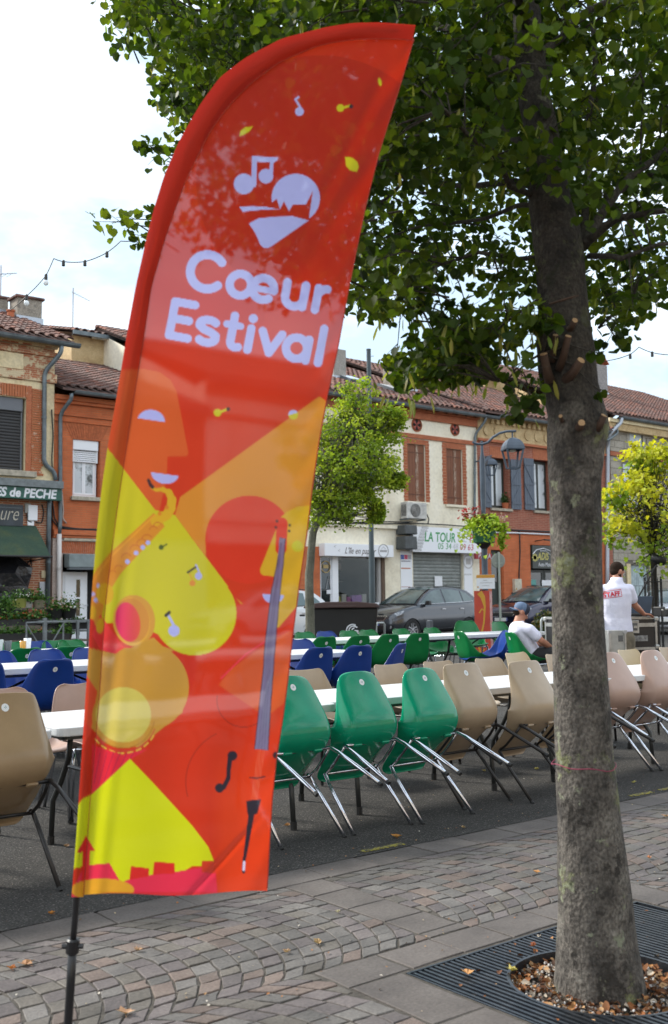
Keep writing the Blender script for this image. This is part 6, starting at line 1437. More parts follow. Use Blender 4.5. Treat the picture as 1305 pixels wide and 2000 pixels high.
q = onY(636, 1140, YF+.1); b = MB(); b.tube([(q.x, YF+.085, q.z-.2), (q.x+.12, YF+.085, q.z+.25), (q.x+.2, YF+.085, q.z-.2)], .012, 4); b.build('window_sticker', M('grey ink'), dd)
bxo('mullion', dA[1]+.003, wA[0]-.003, YF+.05, YF+.16, ZG, SH[3], PVC, h)
sw = thing('x', 'x', 'x') if 0 else None
b = MB(); b.bx(wA[0], wA[1], YF+.02, YF+.22, ZG, wA[2]-.02); b.build('stall_riser', WHITE, h)
b = MB(); b.bx(wA[0], wA[1], YF+.12, YF+.126, wA[2], wA[3]); b.bx(wA[0], wA[0]+.04, YF+.09, YF+.119, wA[2], wA[3]); b.bx(wA[1]-.04, wA[1], YF+.09, YF+.119, wA[2], wA[3])
gm = M('clear shop glass', (1, 1, 1), .0); t_ = gm.node_tree; tb_ = t_.nodes.new('ShaderNodeBsdfTransparent'); tb_.inputs[0].default_value = (.9, .92, .9, 1); gl_ = t_.nodes.new('ShaderNodeBsdfGlossy'); gl_.inputs['Roughness'].default_value = .02; fr_ = t_.nodes.new('ShaderNodeFresnel'); fr_.inputs[0].default_value = 1.33; ms_ = t_.nodes.new('ShaderNodeMixShader')
t_.links.new(fr_.outputs[0], ms_.inputs[0]); t_.links.new(tb_.outputs[0], ms_.inputs[1]); t_.links.new(gl_.outputs[0], ms_.inputs[2]); t_.links.new(ms_.outputs[0], t_.nodes['Material Output'].inputs['Surface'])
b = MB(); b.bx(wA[0]+.04, wA[1]-.04, YF+.12, YF+.126, wA[2], wA[3]); b.build('shop_window', gm, h)
bxo('display_shelf', wA[0], wA[1], YF+.45, YF+1.1, wA[2]-.1, wA[2]-.02, WHITE, h)
r4 = random.Random(12); xx = wA[0]+.1; k = 0
while xx < wA[1]-.2:
    w_ = r4.uniform(.09, .28); hh_ = r4.uniform(.14, .34); c_ = r4.choice([(.05, .35, .33), (.3, .1, .4), (.55, .5, .5), (.4, .12, .3), (.6, .55, .6), (.15, .12, .35), (.5, .35, .5), (.45, .4, .1)]); bxo('gift_box', xx, xx+w_, YF+.5, YF+.6+r4.uniform(0, .2), wA[2]-.018, wA[2]+hh_, M('box %.2f %.2f' % c_[:2], c_, .6), h)
    xx += w_+r4.uniform(.01, .08); k += 1
for zz in (.75, 1.15, 1.5, 1.8):
    bxo('back_shelf', wA[0]+.2, wA[1]-.1, YF+1.8, YF+2.1, wA[2]+zz-.03, wA[2]+zz, M('shelf wood', (.12, .08, .05), .7), h)
    b = MB(); xx = wA[0]+.3
    while xx < wA[1]-.3: w_ = r4.uniform(.06, .25); b.bx(xx, xx+w_, YF+1.85, YF+2.0, wA[2]+zz+.001, wA[2]+zz+r4.uniform(.08, .28), tint=r4.choice([(.3, .22, .18), (.4, .3, .28), (.2, .2, .2), (.35, .14, .12), (.5, .48, .45)])); xx += w_+r4.uniform(.01, .2)
    b.build('stock', attrmat('shop stock', rough=.7), h, attr=True, kind='stuff')
bxo('pilaster', wA[1]+.003, SH[1]-.01, YF+.03, YF+.2, ZG, SH[3], M('grey door frame', (.42, .41, .40), .5), h); bxo('wood_jamb', SH[1]-.14, SH[1]-.003, YF-.03, YF+.028, ZG, SH[3], M('brown wood', (.14, .09, .06), .8, n=8, mode='World'), h)
# pizzeria
q0, q1 = onY(806, 1050, YF-.28), onY(944, 1058, YF-.28); zt_, zb_ = onY(870, 1031, YF-.28).z, onY(870, 1079, YF-.28).z
b = MB(); rr_ = .28; P_ = [(q0.x, zb_), (q1.x-rr_, zb_)]+[(q1.x-rr_+rr_*math.sin(k*PI/12), zb_+rr_-rr_*math.cos(k*PI/12)) for k in range(1, 6)]+[(q1.x, zb_+rr_), (q1.x, zt_), (q0.x+.03, zt_)]
b.prism(P_, YF-.28, YF-.12, fn=lambda a, c, hh: (a, hh, c)); sg = b.build('shop_sign', PVC, h)
YT = YF-.283; SG, SR, SGy = M('sign green', (.03, .30, .08), .5), M('sign red', (.50, .02, .04), .5), M('sign grey', (.52, .54, .56), .5)
def lt(s, xl, xr_, yb, size, mt, shear=0.12, bold=.0):
    q = onY(xl, yb, YT); lettering(s, size, (q.x, YT, q.z), mt, sg, shear=shear, width=onY(xr_, yb, YT).x-q.x, bold=bold, extrude=.001)
lt('LA TOUR', 829, 889, 1057, .48, SG, bold=.008); lt('DE', 894, 911, 1058.5, .46, SGy, bold=-.004); lt('PISE', 917, 940, 1059.5, .46, SR, bold=.006); lt('05 34', 855, 881, 1072, .31, SG); lt('48', 884, 895, 1073, .31, SGy); lt('09 63', 898, 924, 1074, .31, SR)
# small drawing of a leaning tower: stacked arcades
b = MB(); q = onY(810, 1075, YT); 
for i in range(8):
    lean = .05*i; z_ = q.z+i*.112; b.bx(q.x+lean, q.x+lean+.34, YT, YT+.002, z_, z_+.02)
    for k in range(6): b.bx(q.x+lean+.02+k*.055, q.x+lean+.045+k*.055, YT, YT+.002, z_+.02, z_+.095)
b.build('tower_drawing', M('grey ink'), sg)
roller(h, RS[0]+.02, RS[1]-.02, ZG, RS[3]+.1, YF+.10, mottled('galvanised slats', [(.17, .19, .18), (.26, .28, .27)], scale=2, mode='World', bump=None, rough=.5), .125)
q = onY(857, 1134, YF+.06); bxo('notice', q.x-.19, q.x+.19, YF+.066, YF+.072, q.z-.2, q.z+.16, WHITE, h)
for (xl, xr_, nm) in ((783, 805, 'side_panel'), (907, 923, 'side_panel')):
    a = RR(xl, xr_, 1076, 1262); pn = bxo(nm, a[0], a[1], YF-.03, YF-.004, ZG, a[3], PVC, h)
    if xl < 800:
        for k, c_ in enumerate([(.05, .10, .35), (.5, .05, .12), (.35, .35, .38)]):
            q = onY(787+k*7, 1088, YF-.04); bxo('icon', q.x-.09, q.x+.06, YF-.036, YF-.031, q.z-.08, q.z+.08, M('icon %d' % k, c_, .5), pn)
        for k, (yy_, c_) in enumerate(((1096, (.3, .3, .35)), (1110, (.5, .2, .12)), (1146, (.6, .5, .52)))):
            q = onY(793, yy_, YF-.04); bxo('print_line', q.x-.22, q.x+.22, YF-.035, YF-.031, q.z-.02, q.z+.02, M('print %d' % k, c_, .6), pn)
    else:
        q = onY(915, 1097, YF-.04); b = MB(); b.lathe([(.26, 0), (.26, .004), (.22, .004), (.22, .0)], 24, axis='Y', c=(q.x, YF-.036, q.z)); b.bx(q.x-.12, q.x+.12, YF-.035, YF-.032, q.z-.1, q.z+.12); b.build('round_logo', M('light grey ink', (.5, .5, .5), .6), pn)
        b = MB(); q = onY(914, 1122, YF-.04)
        for k in range(6): b.bx(q.x-.18+k*.065, q.x-.14+k*.065, YF-.034, YF-.031, q.z-.03, q.z+.03)
        b.build('print_line', M('light grey ink'), pn)
# rolled awnings in their housing left of the pizzeria sign
for k, (ya, yb) in enumerate(((1026, 1044), (1048, 1073))):
    a = RR(783, 807, ya, yb, YF-.3); b = MB(); b.box(((a[0]+a[1])/2, YF-.28, (a[2]+a[3])/2), (a[1]-a[0], .5, a[3]-a[2]), taper=.96); bevel(b.build('awning_cassette', M('dark grey metal', (.075, .085, .09), .5, n=4, mode='World'), h), .03)
ac = thing('air_conditioner', 'white outdoor air conditioning unit on a bracket above the pizzeria awning', 'air conditioner', (0, 0, 0))
a = RR(795, 834, 981, 1013, YF-.45); bd = bevel(bxo('casing', a[0], a[1], YF-.45, YF-.12, a[2], a[3], M('air unit casing', (.62, .61, .58), .5, n=5, mode='World'), ac), .02)
q = Vector((a[0]+(a[1]-a[0])*.42, 0, (a[2]+a[3])/2)); R_ = (a[3]-a[2])*.40
b = MB(); b.lathe([(R_, 0), (R_, .01), (R_*.95, .012), (R_*.95, .0)], 28, axis='Y', c=(q.x, YF-.464, q.z)); b.build('fan_ring', M('grey metal trim'), ac)
b = MB(); b.lathe([(R_*.94, 0), (R_*.94, .003)], 28, axis='Y', c=(q.x, YF-.456, q.z)); b.build('fan_opening', M('dark fan', (.10, .10, .10), .6), ac)
for k in range(7): rr0 = R_*(.15+.12*k); b = MB(); b.lathe([(rr0, 0), (rr0, .004), (rr0-.008, .004), (rr0-.008, 0)], 24, axis='Y', c=(q.x, YF-.462, q.z)); b.build('grille_ring', M('air unit casing'), ac)
for k in range(9): zz = a[2]+.08+k*(a[3]-a[2]-.16)/9; bxo('louvre', a[0]-.006, a[0]-.001, YF-.42, YF-.16, zz, zz+.035, M('dark fan'), ac)
bxo('badge', a[1]-.24, a[1]-.06, YF-.455, YF-.4505, a[3]-.12, a[3]-.09, M('grey ink'), ac)
b = MB(); b.bx(a[0]+.05, a[0]+.09, YF-.44, YF-.005, a[2]-.05, a[2]-.003); b.bx(a[1]-.09, a[1]-.05, YF-.44, YF-.005, a[2]-.05, a[2]-.003); b.tube([(a[0]-.2, YF-.05, a[2]-.12), (a[0]+.4, YF-.3, a[2]-.1)], .02, 5); b.build('bracket', ZINC, ac)
for pts in ([(640, 1023), (700, 1022), (760, 1023), (810, 1022), (870, 1025), (935, 1030)], [(690, 1020), (760, 1019), (800, 1020)], [(834, 1005), (838, 1015), (836, 1022)]): pipe(h, [px3(x, y, YF-.13) for x, y in pts], .022, CABLE, 'cable')
# projecting pizza sign
a = RR(929, 961, 1081, 1092, YF-.5); ps = bxo('projecting_sign', a[0], a[1], YF-.5, YF-.42, a[2], a[3], M('dark red sign', (.26, .01, .02), .5), h)
q = onY(934, 1090.5, YF-.5); lettering('PIZZA', .26, (q.x, YF-.503, q.z), WHITE, ps, shear=.2, width=onY(958, 1090, YF-.5).x-q.x, extrude=.001)

# ---------------------------------------------------------------- red brick house with grey-blue shutters
h = house('red_brick_house', 'red brick house with tan frieze and grey-blue plank shutters left of the tree trunk', 0, 0)
x0, x1 = fx(934)+.004, fx(1184); ze = onY(1000, 814, YF-.42).z
O1, O2, O3 = RR(958, 995, 895, 993), RR(1042, 1078, 899, 998), RR(1120, 1150, 905, 1002)
DD = RR(961, 982, 1074, 1262); DD = (DD[0], DD[1], ZG-.05, DD[3]); SS = RR(1038, 1150, 1066, 1262); SS = (SS[0], SS[1], ZG-.05, SS[3])
zf0, zf1 = fz(1000, 869), fz(1000, 822)
wall('upper_wall', x0, x1, fz(1000, 1040), zf0, [O1, O2, O3], BR_RED, h); wall('lower_wall', x0, x1, ZG, fz(1000, 1040)-.003, [DD, SS], BR_ORANGE, h)
bxo('frieze', x0, x1, YF-.06, YF+.3, zf0+.002, zf1, R_TAN, h); bxo('cornice', x0, x1, YF-.25, YF+.3, zf1+.002, ze-.05, R_TAN, h); bxo('frieze_ledge', x0, x1, YF-.12, YF-.062, zf0+.002, zf0+.10, TERRA, h)
n = 26
for i in range(n): xx = x0+.35+i*.30; bxo('dentil', xx, xx+.15, YF-.17, YF-.064, zf1-.24, zf1-.06, R_TAN, h) if xx < x1-.3 else None
for i in range(14):
    xx = x0+.5+i*.58
    if xx > x1-.4: break
    b = MB(); zc_ = zf0+.42; b.lathe([(.19, 0), (.19, .03), (.15, .035), (.13, .01), (.05, .01), (.04, .03)], 16, axis='Y', c=(xx, YF-.098, zc_)); b.build('rosette', R_TAN, h, smooth=False)
BLUE_SH = M('grey-blue shutter paint', (.10, .125, .165), .6, n=4, col2=(.085, .105, .14), mode='World')
for k, O_ in enumerate((O1, O2, O3)):
    casement(h, O_[0]+.02, O_[1]-.02, O_[2]+.03, O_[3]-.02, YF+.28, frame=M('dark window frame', (.03, .035, .03), .5), glass=GLASSR, name='window')
    bevel(bxo('window_sill', O_[0]-.06, O_[1]+.06, YF-.10, YF-.004, O_[2]-.10, O_[2]-.002, STONE, h), .01)
    plank_shutter(h, O_[0]-.60, O_[0]-.03, O_[2], O_[3], YF-.075, BLUE_SH, brace=True, n=4, flip=True); 
    if k < 2: plank_shutter(h, O_[1]+.03, O_[1]+.60, O_[2], O_[3], YF-.075, BLUE_SH, brace=True, n=4)
    for i in range(10): xa = O_[0]+(O_[1]-O_[0])*i/10; bxo('brick', xa+.003, xa+(O_[1]-O_[0])/10-.003, YF-.012, YF-.003, O_[3]+.003, O_[3]+.42, TERRA, h)
q = onY(986, 990, YF+.15); b = MB(); b.lathe([(.10, 0), (.14, .22), (.15, .24), (.12, .22)], 14, c=(q.x, YF+.12, O1[2]+.0)); pt_ = b.build('flower_pot', M('orange clay')); tag(pt_, 'terracotta flower pot on the window sill of the red brick house', 'flower pot')
b = MB()
for _ in range(60): put_leaf(b, Vector((q.x+rnd.gauss(0, .09), YF+.12+rnd.gauss(0, .05), O1[2]+.25+abs(rnd.gauss(0, .18)))), rnd.uniform(.05, .1), HEART, HF, (0, 1.2), (.05, .10, .03))
b.build('foliage', PLM, pt_, attr=True, kind='stuff')
gutter(h, fx(958, 808)+.01, x1-.1, YF-.42, ze, .09); gr4 = (YF-.5, ze+.09, 35.2, ze+3.7)
tiled_roof(h, x0, x1, *gr4, back=43, seed=12, pitch=.24); body(h, x0, x1, ze, 35.2, ze+3.6, R_TAN, back=43)
# raised neighbour roof edge and its rendered upstand
q = on_roof(945, 730, *gr4); b = MB(); b.add([(x0-.02, q.y-3, 0), (x0-.02, q.y+4.5, 0), (x0-.02, q.y+4.5, 0), (x0-.02, q.y-3, 0)], [(0, 1, 2, 3)]) if 0 else None
hb = house('upper_rear_roof', 'tiled roof on a rendered upstand rising behind the skylights', 0, 0)
YB2 = 33.2; a = onY(946, 730, YB2); xe = onY(1150, 740, YB2).x; b = MB(); zl = onY(1010, 748, YB2).z; zr_ = onY(1075, 765, YB2).z
b.bx(a.x, xe, YB2, 44, 8.5, zl); b.build('wall', R_TAN, hb); tiled_roof(hb, a.x-.1, xe, YB2-.3, zl+.06, YB2+4.2, zl+1.5, back=46, seed=14, pitch=.26)
bxo('flashing', a.x-3.5, a.x+6, YB2-.6, YB2-.5, zl-1.0, zl-.75, ZINCL, hb) if 0 else None
for pts, mt, r_ in (([(958, 1036), (1000, 1035), (1015, 1036), (1040, 1037), (1100, 1040)], CABLE, .03), ([(962, 1040), (1010, 1041), (1100, 1045)], WHITE, .03), ([(1015, 1036), (1016, 1080), (1014, 1120), (1014, 1158), (1008, 1168), (1001, 1163), (1000, 1157)], CABLE, .025)): pipe(h, [px3(x, y, YF-.05) for x, y in pts], r_, mt, 'cable')
a = RR(1000, 1013.5, 1131, 1158); mb = bevel(bxo('meter_box', a[0], a[1], YF-.16, YF-.004, a[2], a[3], M('cream meter box', (.62, .58, .46), .5, n=6, mode='World'), h), .015)
b = MB(); q = onY(1009, 1152, YF-.16); b.prism([(-.05, 0), (.05, 0), (0, .09)], YF-.166, YF-.162, fn=lambda u, v, hh: (q.x+u, hh, q.z+v)); b.build('warning_mark', M('ochre print', (.4, .22, .05), .6), mb)
dr = bxo('door', DD[0], DD[1], YF+.15, YF+.2, ZG, DD[3], M('dark green door', (.02, .035, .03), .5), h); bxo('pane', DD[0]+.12, DD[1]-.12, YF+.142, YF+.149, DD[3]-1.2, DD[3]-.25, GLASS, dr)
bxo('pilaster', DD[1]+.05, SS[0]-.05, YF-.03, YF-.004, ZG, fz(1000, 1045), BR_ORANGE, h)
a = RR(1038, 1150, 1067, 1111); sg = bxo('shop_sign', a[0], a[1], YF-.06, YF+.1, a[2], a[3], M('dark slate sign', (.045, .055, .05), .4, n=2, mode='World'), h)
YL = M('pale yellow lettering', (.50, .45, .12), .5); q = onY(1050, 1093, YF-.063); lettering('ADIS', .40, (q.x, YF-.063, q.z), YL, sg, shear=.3, width=onY(1073, 1093, YF-.06).x-q.x, bold=.008, extrude=.001)
q = onY(1045, 1089, YF-.063); b = MB(); b.lathe([(.13, 0), (.13, .003), (.09, .003), (.09, 0)], 12, axis='Y', c=(q.x, YF-.065, q.z))
for k in range(8): b.box((q.x+.14*math.cos(k*PI/4), YF-.063, q.z+.14*math.sin(k*PI/4)), (.05, .003, .05))
b.build('gear_mark', YL, sg); b = MB(); b.tube([onY(1041, 1082, YF-.066), onY(1048, 1074, YF-.066), onY(1062, 1071, YF-.066), onY(1085, 1080, YF-.066)], .02, 4); b.tube([onY(1055, 1076, YF-.066), onY(1066, 1076, YF-.066), onY(1076, 1084, YF-.066)], .014, 4); b.build('car_outline', WHITE, sg)
q = onY(1052, 1106, YF-.063); lettering('Auto Moto', .22, (q.x, YF-.063, q.z), WHITE, sg, width=onY(1078, 1106, YF-.06).x-q.x, extrude=.001)
for i in range(4):
    xa = SS[0]+(SS[1]-SS[0])*i/4; casement(h, xa+.01, xa+(SS[1]-SS[0])/4-.01, ZG, a[2]-.05, YF+.12, frame=M('dark window frame'), glass=GLASS, leaves=1, name='shop_window', fw=.06)
for (xx, yy_, w_, hh_, mt) in ((1041, 1141, .35, .35, M('teal poster', (.1, .3, .28), .6)), (1041, 1152, .35, .38, M('grey poster', (.4, .42, .42), .6)), (1068, 1143, .6, .4, WHITE)): q = onY(xx, yy_, YF+.1); bxo('poster', q.x-w_/2, q.x+w_/2, YF+.085, YF+.09, q.z-hh_/2, q.z+hh_/2, mt, h)
q = onY(1045, 1057, YF); b = MB(); b.tube([(q.x, YF, q.z), (q.x, YF-.5, q.z+.04), (q.x+.2, YF-.55, q.z)], .02, 5); b.bx(q.x+.02, q.x+1.0, YF-.5, YF-.44, q.z, q.z+.05); b.build('sign_lamp', BLACK, h)

# ---------------------------------------------------------------- block-faced house at the right
h = house('block_faced_house', 'grey-beige block-faced house with white shutters at the right edge', 0, 0)
x0, x1 = fx(1184)+.004, fx(1184)+16; ze = onY(1250, 820, YF-.44).z-.02
Wb, Wc = RR(1229, 1255, 838, 878), RR(1218, 1246, 906, 990); GD = RR(1232, 1269, 1104, 1262); GD = (GD[0], GD[1], ZG-.05, GD[3])
BLK = mottled('beige block', [(.26, .235, .19), (.34, .31, .26), (.38, .345, .29)], scale=3, rough=.9, mode='World', rand=.09, bump=(50, .4, .006))
wall('wall', x0, x1, ZG, ze-.25, [Wb, Wc, GD], M('joint mortar', (.15, .135, .11), .95), h)
bh_, bw_ = .30, .66; z = ZG; row = 0; cnt = 0; extra = MB()
holes_ = [(Wb[0]-.2, Wb[1]+.2, Wb[2]-.2, Wb[3]+.2), (Wc[0]-.12, Wc[1]+.12, Wc[2]-.1, Wc[3]+.1), (GD[0]-.3, GD[1]+.05, GD[2], GD[3]+.1), (x0-1, x1+1, fz(1250, 897)-.02, fz(1250, 889)+.02)]
while z < ze-.55:
    x = x0+.38-(bw_/2 if row % 2 else 0)
    while x < x1-.1:
        a, c = max(x, x0+.36)+.010, min(x+bw_, x1)-.010; e, f = z+.009, min(z+bh_, ze-.5)-.009
        for (p0, p1, q0_, q1_) in holes_:
            if a < p1 and c > p0 and e < q1_ and f > q0_:
                if a < p0 and c <= p1+.01: c = min(c, p0-.01)
                elif a >= p0-.01 and c > p1: a = max(a, p1+.01)
                elif e < q0_ and f > q0_ and f-q0_ < q0_-e+.12: f = q0_-.01
                elif f > q1_ and e < q1_: e = q1_+.01
                elif a < p0: c = p0-.01
                else: a = c
        if c-a > .05 and f-e > .05:
            if cnt < 280 and x < fx(1330): bxo('stone_block', a, c, YF-.020-rnd.uniform(0, .006), YF-.001, e, f, BLK, h); cnt += 1
            else: extra.bx(a, c, YF-.02, YF-.001, e, f)
        x += bw_
    z += bh_; row += 1
extra.build('stone_block', BLK, h, kind='stuff')
bxo('brick_quoin', x0, x0+.33, YF-.02, YF-.001, ZG, ze-.5, BR_RED, h)
bxo('brick_band', x0+.34, x1, YF-.07, YF-.001, fz(1250, 897), fz(1250, 889), TERRA, h)
bxo('cornice', x0, x1, YF-.26, YF-.002, ze-.52, ze-.22, R_TAN, h); bxo('cornice_fascia', x0, x1, YF-.34, YF-.2, ze-.218, ze-.06, R_CREAM, h)
SURM = M('pale stone surround', (.46, .43, .37), .85, n=6, mode='World')
b = MB(); b.bx(Wb[0]-.18, Wb[0]-.003, YF-.03, YF-.002, Wb[2]-.15, Wb[3]+.12); b.bx(Wb[1]+.003, Wb[1]+.18, YF-.03, YF-.002, Wb[2]-.15, Wb[3]+.12); b.bx(Wb[0], Wb[1], YF-.03, YF-.002, Wb[2]-.15, Wb[2]-.002); b.bx(Wb[0], Wb[1], YF-.03, YF-.002, Wb[3]+.002, Wb[3]+.12); b.build('window_surround', SURM, h)
WSH = M('weathered white shutter', (.60, .66, .70), .6, n=6, col2=(.50, .56, .60), mode='World', stretch=(5, 5, .6))
for W_ in (Wb, Wc):
    m_ = (W_[0]+W_[1])/2; plank_shutter(h, W_[0]+.01, m_-.005, W_[2]+.01, W_[3]-.01, YF+.04, WSH, n=4, hinge=RUST); plank_shutter(h, m_+.005, W_[1]-.01, W_[2]+.01, W_[3]-.01, YF+.04, WSH, n=4, hinge=RUST)
gd = MB(); gd.bx(GD[0]+.01, GD[1]-.01, YF+.1, YF+.14, ZG, GD[3]); gdo = gd.build('garage_door', WSH, h)
for i in range(9): xa = GD[0]+.02+(GD[1]-GD[0]-.04)*i/9; bxo('plank', xa+.004, xa+(GD[1]-GD[0]-.04)/9-.004, YF+.09, YF+.0995, ZG+.02, GD[3]-.02, M('pale blue planks', (.42, .52, .55), .6, n=5, mode='World'), gdo)
bxo('gate_post', GD[0]-.26, GD[0]-.01, YF-.08, YF-.022, ZG, GD[3]+.05, R_CREAM, h)
gutter(h, fx(1196, 810), x1, YF-.44, ze+.02, .10); gr5 = (YF-.52, ze+.11, 36, ze+4.35)
tiled_roof(h, x0, x1, *gr5, back=44, seed=22, pitch=.24); body(h, x0, x1, ze, 36, ze+4.3, R_TAN, back=44)
pipe(h, [px3(1214, 815, YF-.44), px3(1213, 825, YF-.4), px3(1190, 848, YF-.3), px3(1187, 870), px3(1186, 1100), px3(1187, 1230)], .085, ZINCL)
pipe(h, [px3(1176, 862, YF-.3), px3(1190, 858, YF-.3), px3(1206, 846, YF-.3), px3(1205, 838, YF-.3), px3(1192, 838, YF-.3)], .06)
o, a, c, yy_, zt_ = chimney(h, 1166, 1200, 714, 772, gr5, cap=False, mat=mottled('grey flecked render', [(.20, .19, .19), (.32, .30, .29)], scale=12, mode='World', bump=(60, .9, .02)), d=.75)
b = MB(); m_ = (a+c)/2
for s in (-1, 1): b.add([(m_, yy_-.05, zt_+.50), (m_, yy_+.8, zt_+.50), (m_+s*(c-a)*.62, yy_+.8, zt_+.06), (m_+s*(c-a)*.62, yy_-.05, zt_+.06)], [(0, 1, 2, 3)])
cp = b.build('chimney_cowl', M('orange clay'), o); cp.modifiers.new('t', 'SOLIDIFY').thickness = .05
b = MB(); b.tube([(m_-.1, yy_+.1, zt_), (m_-.1, yy_+.1, zt_+.25)], .05, 6); b.build('cowl_support', DARK, o)
# low wire fence in front of the pale blue door
fn_ = thing('wire_fence', 'thin grey wire railing in front of the pale blue planked door at right', 'fence', (0, 0, 0))
for k in range(9):
    q = onY(1229+k*6.5, 1150, 24.9); b = MB(); b.tube([(q.x, 24.9, .16), (q.x, 24.9, onY(1250, 1144, 24.9).z)], .012, 5); b.build('rod', GREYM, fn_)
b = MB(); b.tube([(onY(1226, 1144, 24.9).x, 24.9, onY(1250, 1144, 24.9).z), (onY(1290, 1144, 24.9).x, 24.9, onY(1250, 1144, 24.9).z)], .014, 5); b.build('top_rail', GREYM, fn_)

# ---------------------------------------------------------------- the near side of the square, behind the camera: unseen plain houses added to block low sky and dull reflections
YN = -15.0
for k, (xa, xb, hh, mt, lab) in enumerate(((-34, -16, 8.5, R_PINK, 'pinkish house added to block sky, left of the viewpoint'), (-15.9, 2, 8.5, R_PALE, 'cream house added behind the viewpoint to block sky'), (2.1, 22, 8.0, R_PINK, 'pinkish house added behind right to block sky'), (22.1, 48, 9, R_TAN, 'tan house added far behind right to block sky'))):
    h = house('added_near_house', lab, 0, 0); bxo('wall', xa, xb, YN-9, YN, 0, hh, mt, h)
    b = MB(); b.prism([(YN+.5, hh+.02), (YN-9.5, hh+.02), (YN-4.5, hh+2.4)], xa, xb, fn=lambda a, c, q_: (q_, a, c)); b.build('roof', TILEM[1], h)
    n = int((xb-xa)/3)
    for i in range(n):
        for z0, z1 in ((1, 3), (4.6, 6.6)): xc_ = xa+(i+.5)*(xb-xa)/n; bxo('window', xc_-.55, xc_+.55, YN+.005, YN+.03, z0, z1, GLASS, h)
# ============================================================ vehicles
from mathutils.bvhtree import BVHTree
TYRE = M('tyre rubber', (.016, .016, .017), .85); RIM = M('alloy rim', (.34, .35, .37), .3, .8); CARBLK = M('car black trim', (.012, .012, .013), .45)
CGLASS = M('car glass', (.035, .055, .055), .04, spec=1, n=.8, col2=(.10, .14, .14), mode='Object', contrast=(.4, .6)); LAMP = M('headlamp glass', (.55, .58, .62), .08, .3, n=18, col2=(.12, .13, .15)); TAIL = M('tail lamp', (.35, .01, .012), .15); CHR = M('bright trim', (.6, .6, .62), .15, 1)
PLATE = M('number plate', (.7, .7, .68), .5)
def car(label, color, loc, rz, L=4.14, Wd=1.78, Hh=1.55, belt=1.03, plate=None, metallic=.6):
    t = thing('parked_car', label, 'car', loc, rz, 'cars parked along the shops'); k = L/4.14; hw = Wd/2; q = Hh/1.55
    paint_ = M('car paint %.2f %.2f' % color[:2], color, .22, metallic, coat=.8)
    ST = [(2.07, .62, .34, .60, .63), (2.05, .76, .27, .68, .71), (1.95, .90, .22, .78, .80), (1.75, .97, .20, .88, .90), (1.45, .995, .20, .95, .985), (1.15, 1.0, .20, 1.0, 1.04), (.95, 1.0, .20, 1.02, 1.07), (.5, 1.0, .20, 1.03, 1.05), (-.3, 1.0, .20, 1.045, 1.05), (-1.1, 1.0, .20, 1.07, 1.07), (-1.6, .985, .22, 1.09, 1.09), (-1.9, .95, .27, 1.07, 1.08), (-2.03, .88, .32, .98, 1.0), (-2.07, .76, .36, .85, .86)]
    vs = []; fs = []; nst = len(ST)
    for (x, w, zb, zs, zt) in ST:
        w *= hw; zs *= q; zt *= q; zb *= q
        sec = [(.0, zb), (w*.8, zb), (w*.965, zb+.07), (w*.985, zb+.2), (w, zb+(zs-zb)*.50), (w*.985, zb+(zs-zb)*.68), (w*.975, zb+(zs-zb)*.72), (w*.965, zs-.06), (w*.925, zs-.005), (w*.85, zs+(zt-zs)*.5), (w*.5, zt), (.0, zt+.012)]
        full = sec+[(-y, z) for y, z in sec[-2:0:-1]]; m = len(full); vs += [(x*k, y, z) for y, z in full]
    for i in range(nst-1):
        for j in range(m): fs.append((i*m+j, i*m+(j+1) % m, (i+1)*m+(j+1) % m, (i+1)*m+j))
    fs.append(tuple(range(m))[::-1]); fs.append(tuple((nst-1)*m+j for j in range(m)))
    b = MB(); b.add(vs, fs); bo = b.build('body', paint_, t, smooth=True)
    bo.modifiers.new('s', 'SUBSURF').levels = 1
    bo.data.materials.append(CARBLK)
    cut = MB(); R_ = .345*q
    for wx in (1.29*k, -1.30*k):
        for s in (-1, 1): cut.lathe([(R_, -.16), (R_, .16)], 32, axis='Y', c=(wx, s*(hw-.08), .31*q), mi=1)
    me = bpy.data.meshes.new('cut'); me.from_pydata([tuple(v) for v in cut.v], [], cut.f); me.materials.append(paint_); me.materials.append(CARBLK); me.polygons.foreach_set('material_index', [1]*len(cut.f))
    co_ = bpy.data.objects.new('cut', me); COL.objects.link(co_); bb = bmesh.new(); bb.from_mesh(me); bmesh.ops.recalc_face_normals(bb, faces=bb.faces); bb.to_mesh(me); bb.free()
    bb = bmesh.new(); bb.from_mesh(bo.data); bmesh.ops.recalc_face_normals(bb, faces=bb.faces); bb.to_mesh(bo.data); bb.free()
    par = bo.parent; bo.parent = None
    md = bo.modifiers.new('b', 'BOOLEAN'); md.operation = 'DIFFERENCE'; md.solver = 'EXACT'; md.object = co_
    dg = bpy.context.evaluated_depsgraph_get(); dg.update(); nm = bpy.data.meshes.new_from_object(bo.evaluated_get(dg)); bo.modifiers.clear(); bo.data = nm; bo.parent = par; bpy.data.objects.remove(co_)
    nm.polygons.foreach_set('use_smooth', [True]*len(nm.polygons))
    try: nm.set_sharp_from_angle(angle=rad(38))
    except Exception: pass
    bv = BVHTree.FromPolygons([v.co.copy() for v in nm.vertices], [tuple(p.vertices) for p in nm.polygons])
    def proj(a, c, side, off):
        if side == 'F': o_, d_ = Vector((4, a, c)), Vector((-1, 0, 0))
        elif side == 'B': o_, d_ = Vector((-4, a, c)), Vector((1, 0, 0))
        elif side == 'T': o_, d_ = Vector((a, c, 4)), Vector((0, 0, -1))
        else: o_, d_ = Vector((a, 4 if side == 'L' else -4, c)), Vector((0, -1 if side == 'L' else 1, 0))
        h_ = bv.ray_cast(o_, d_)
        return (h_[0]-d_*off) if h_[0] is not None else None
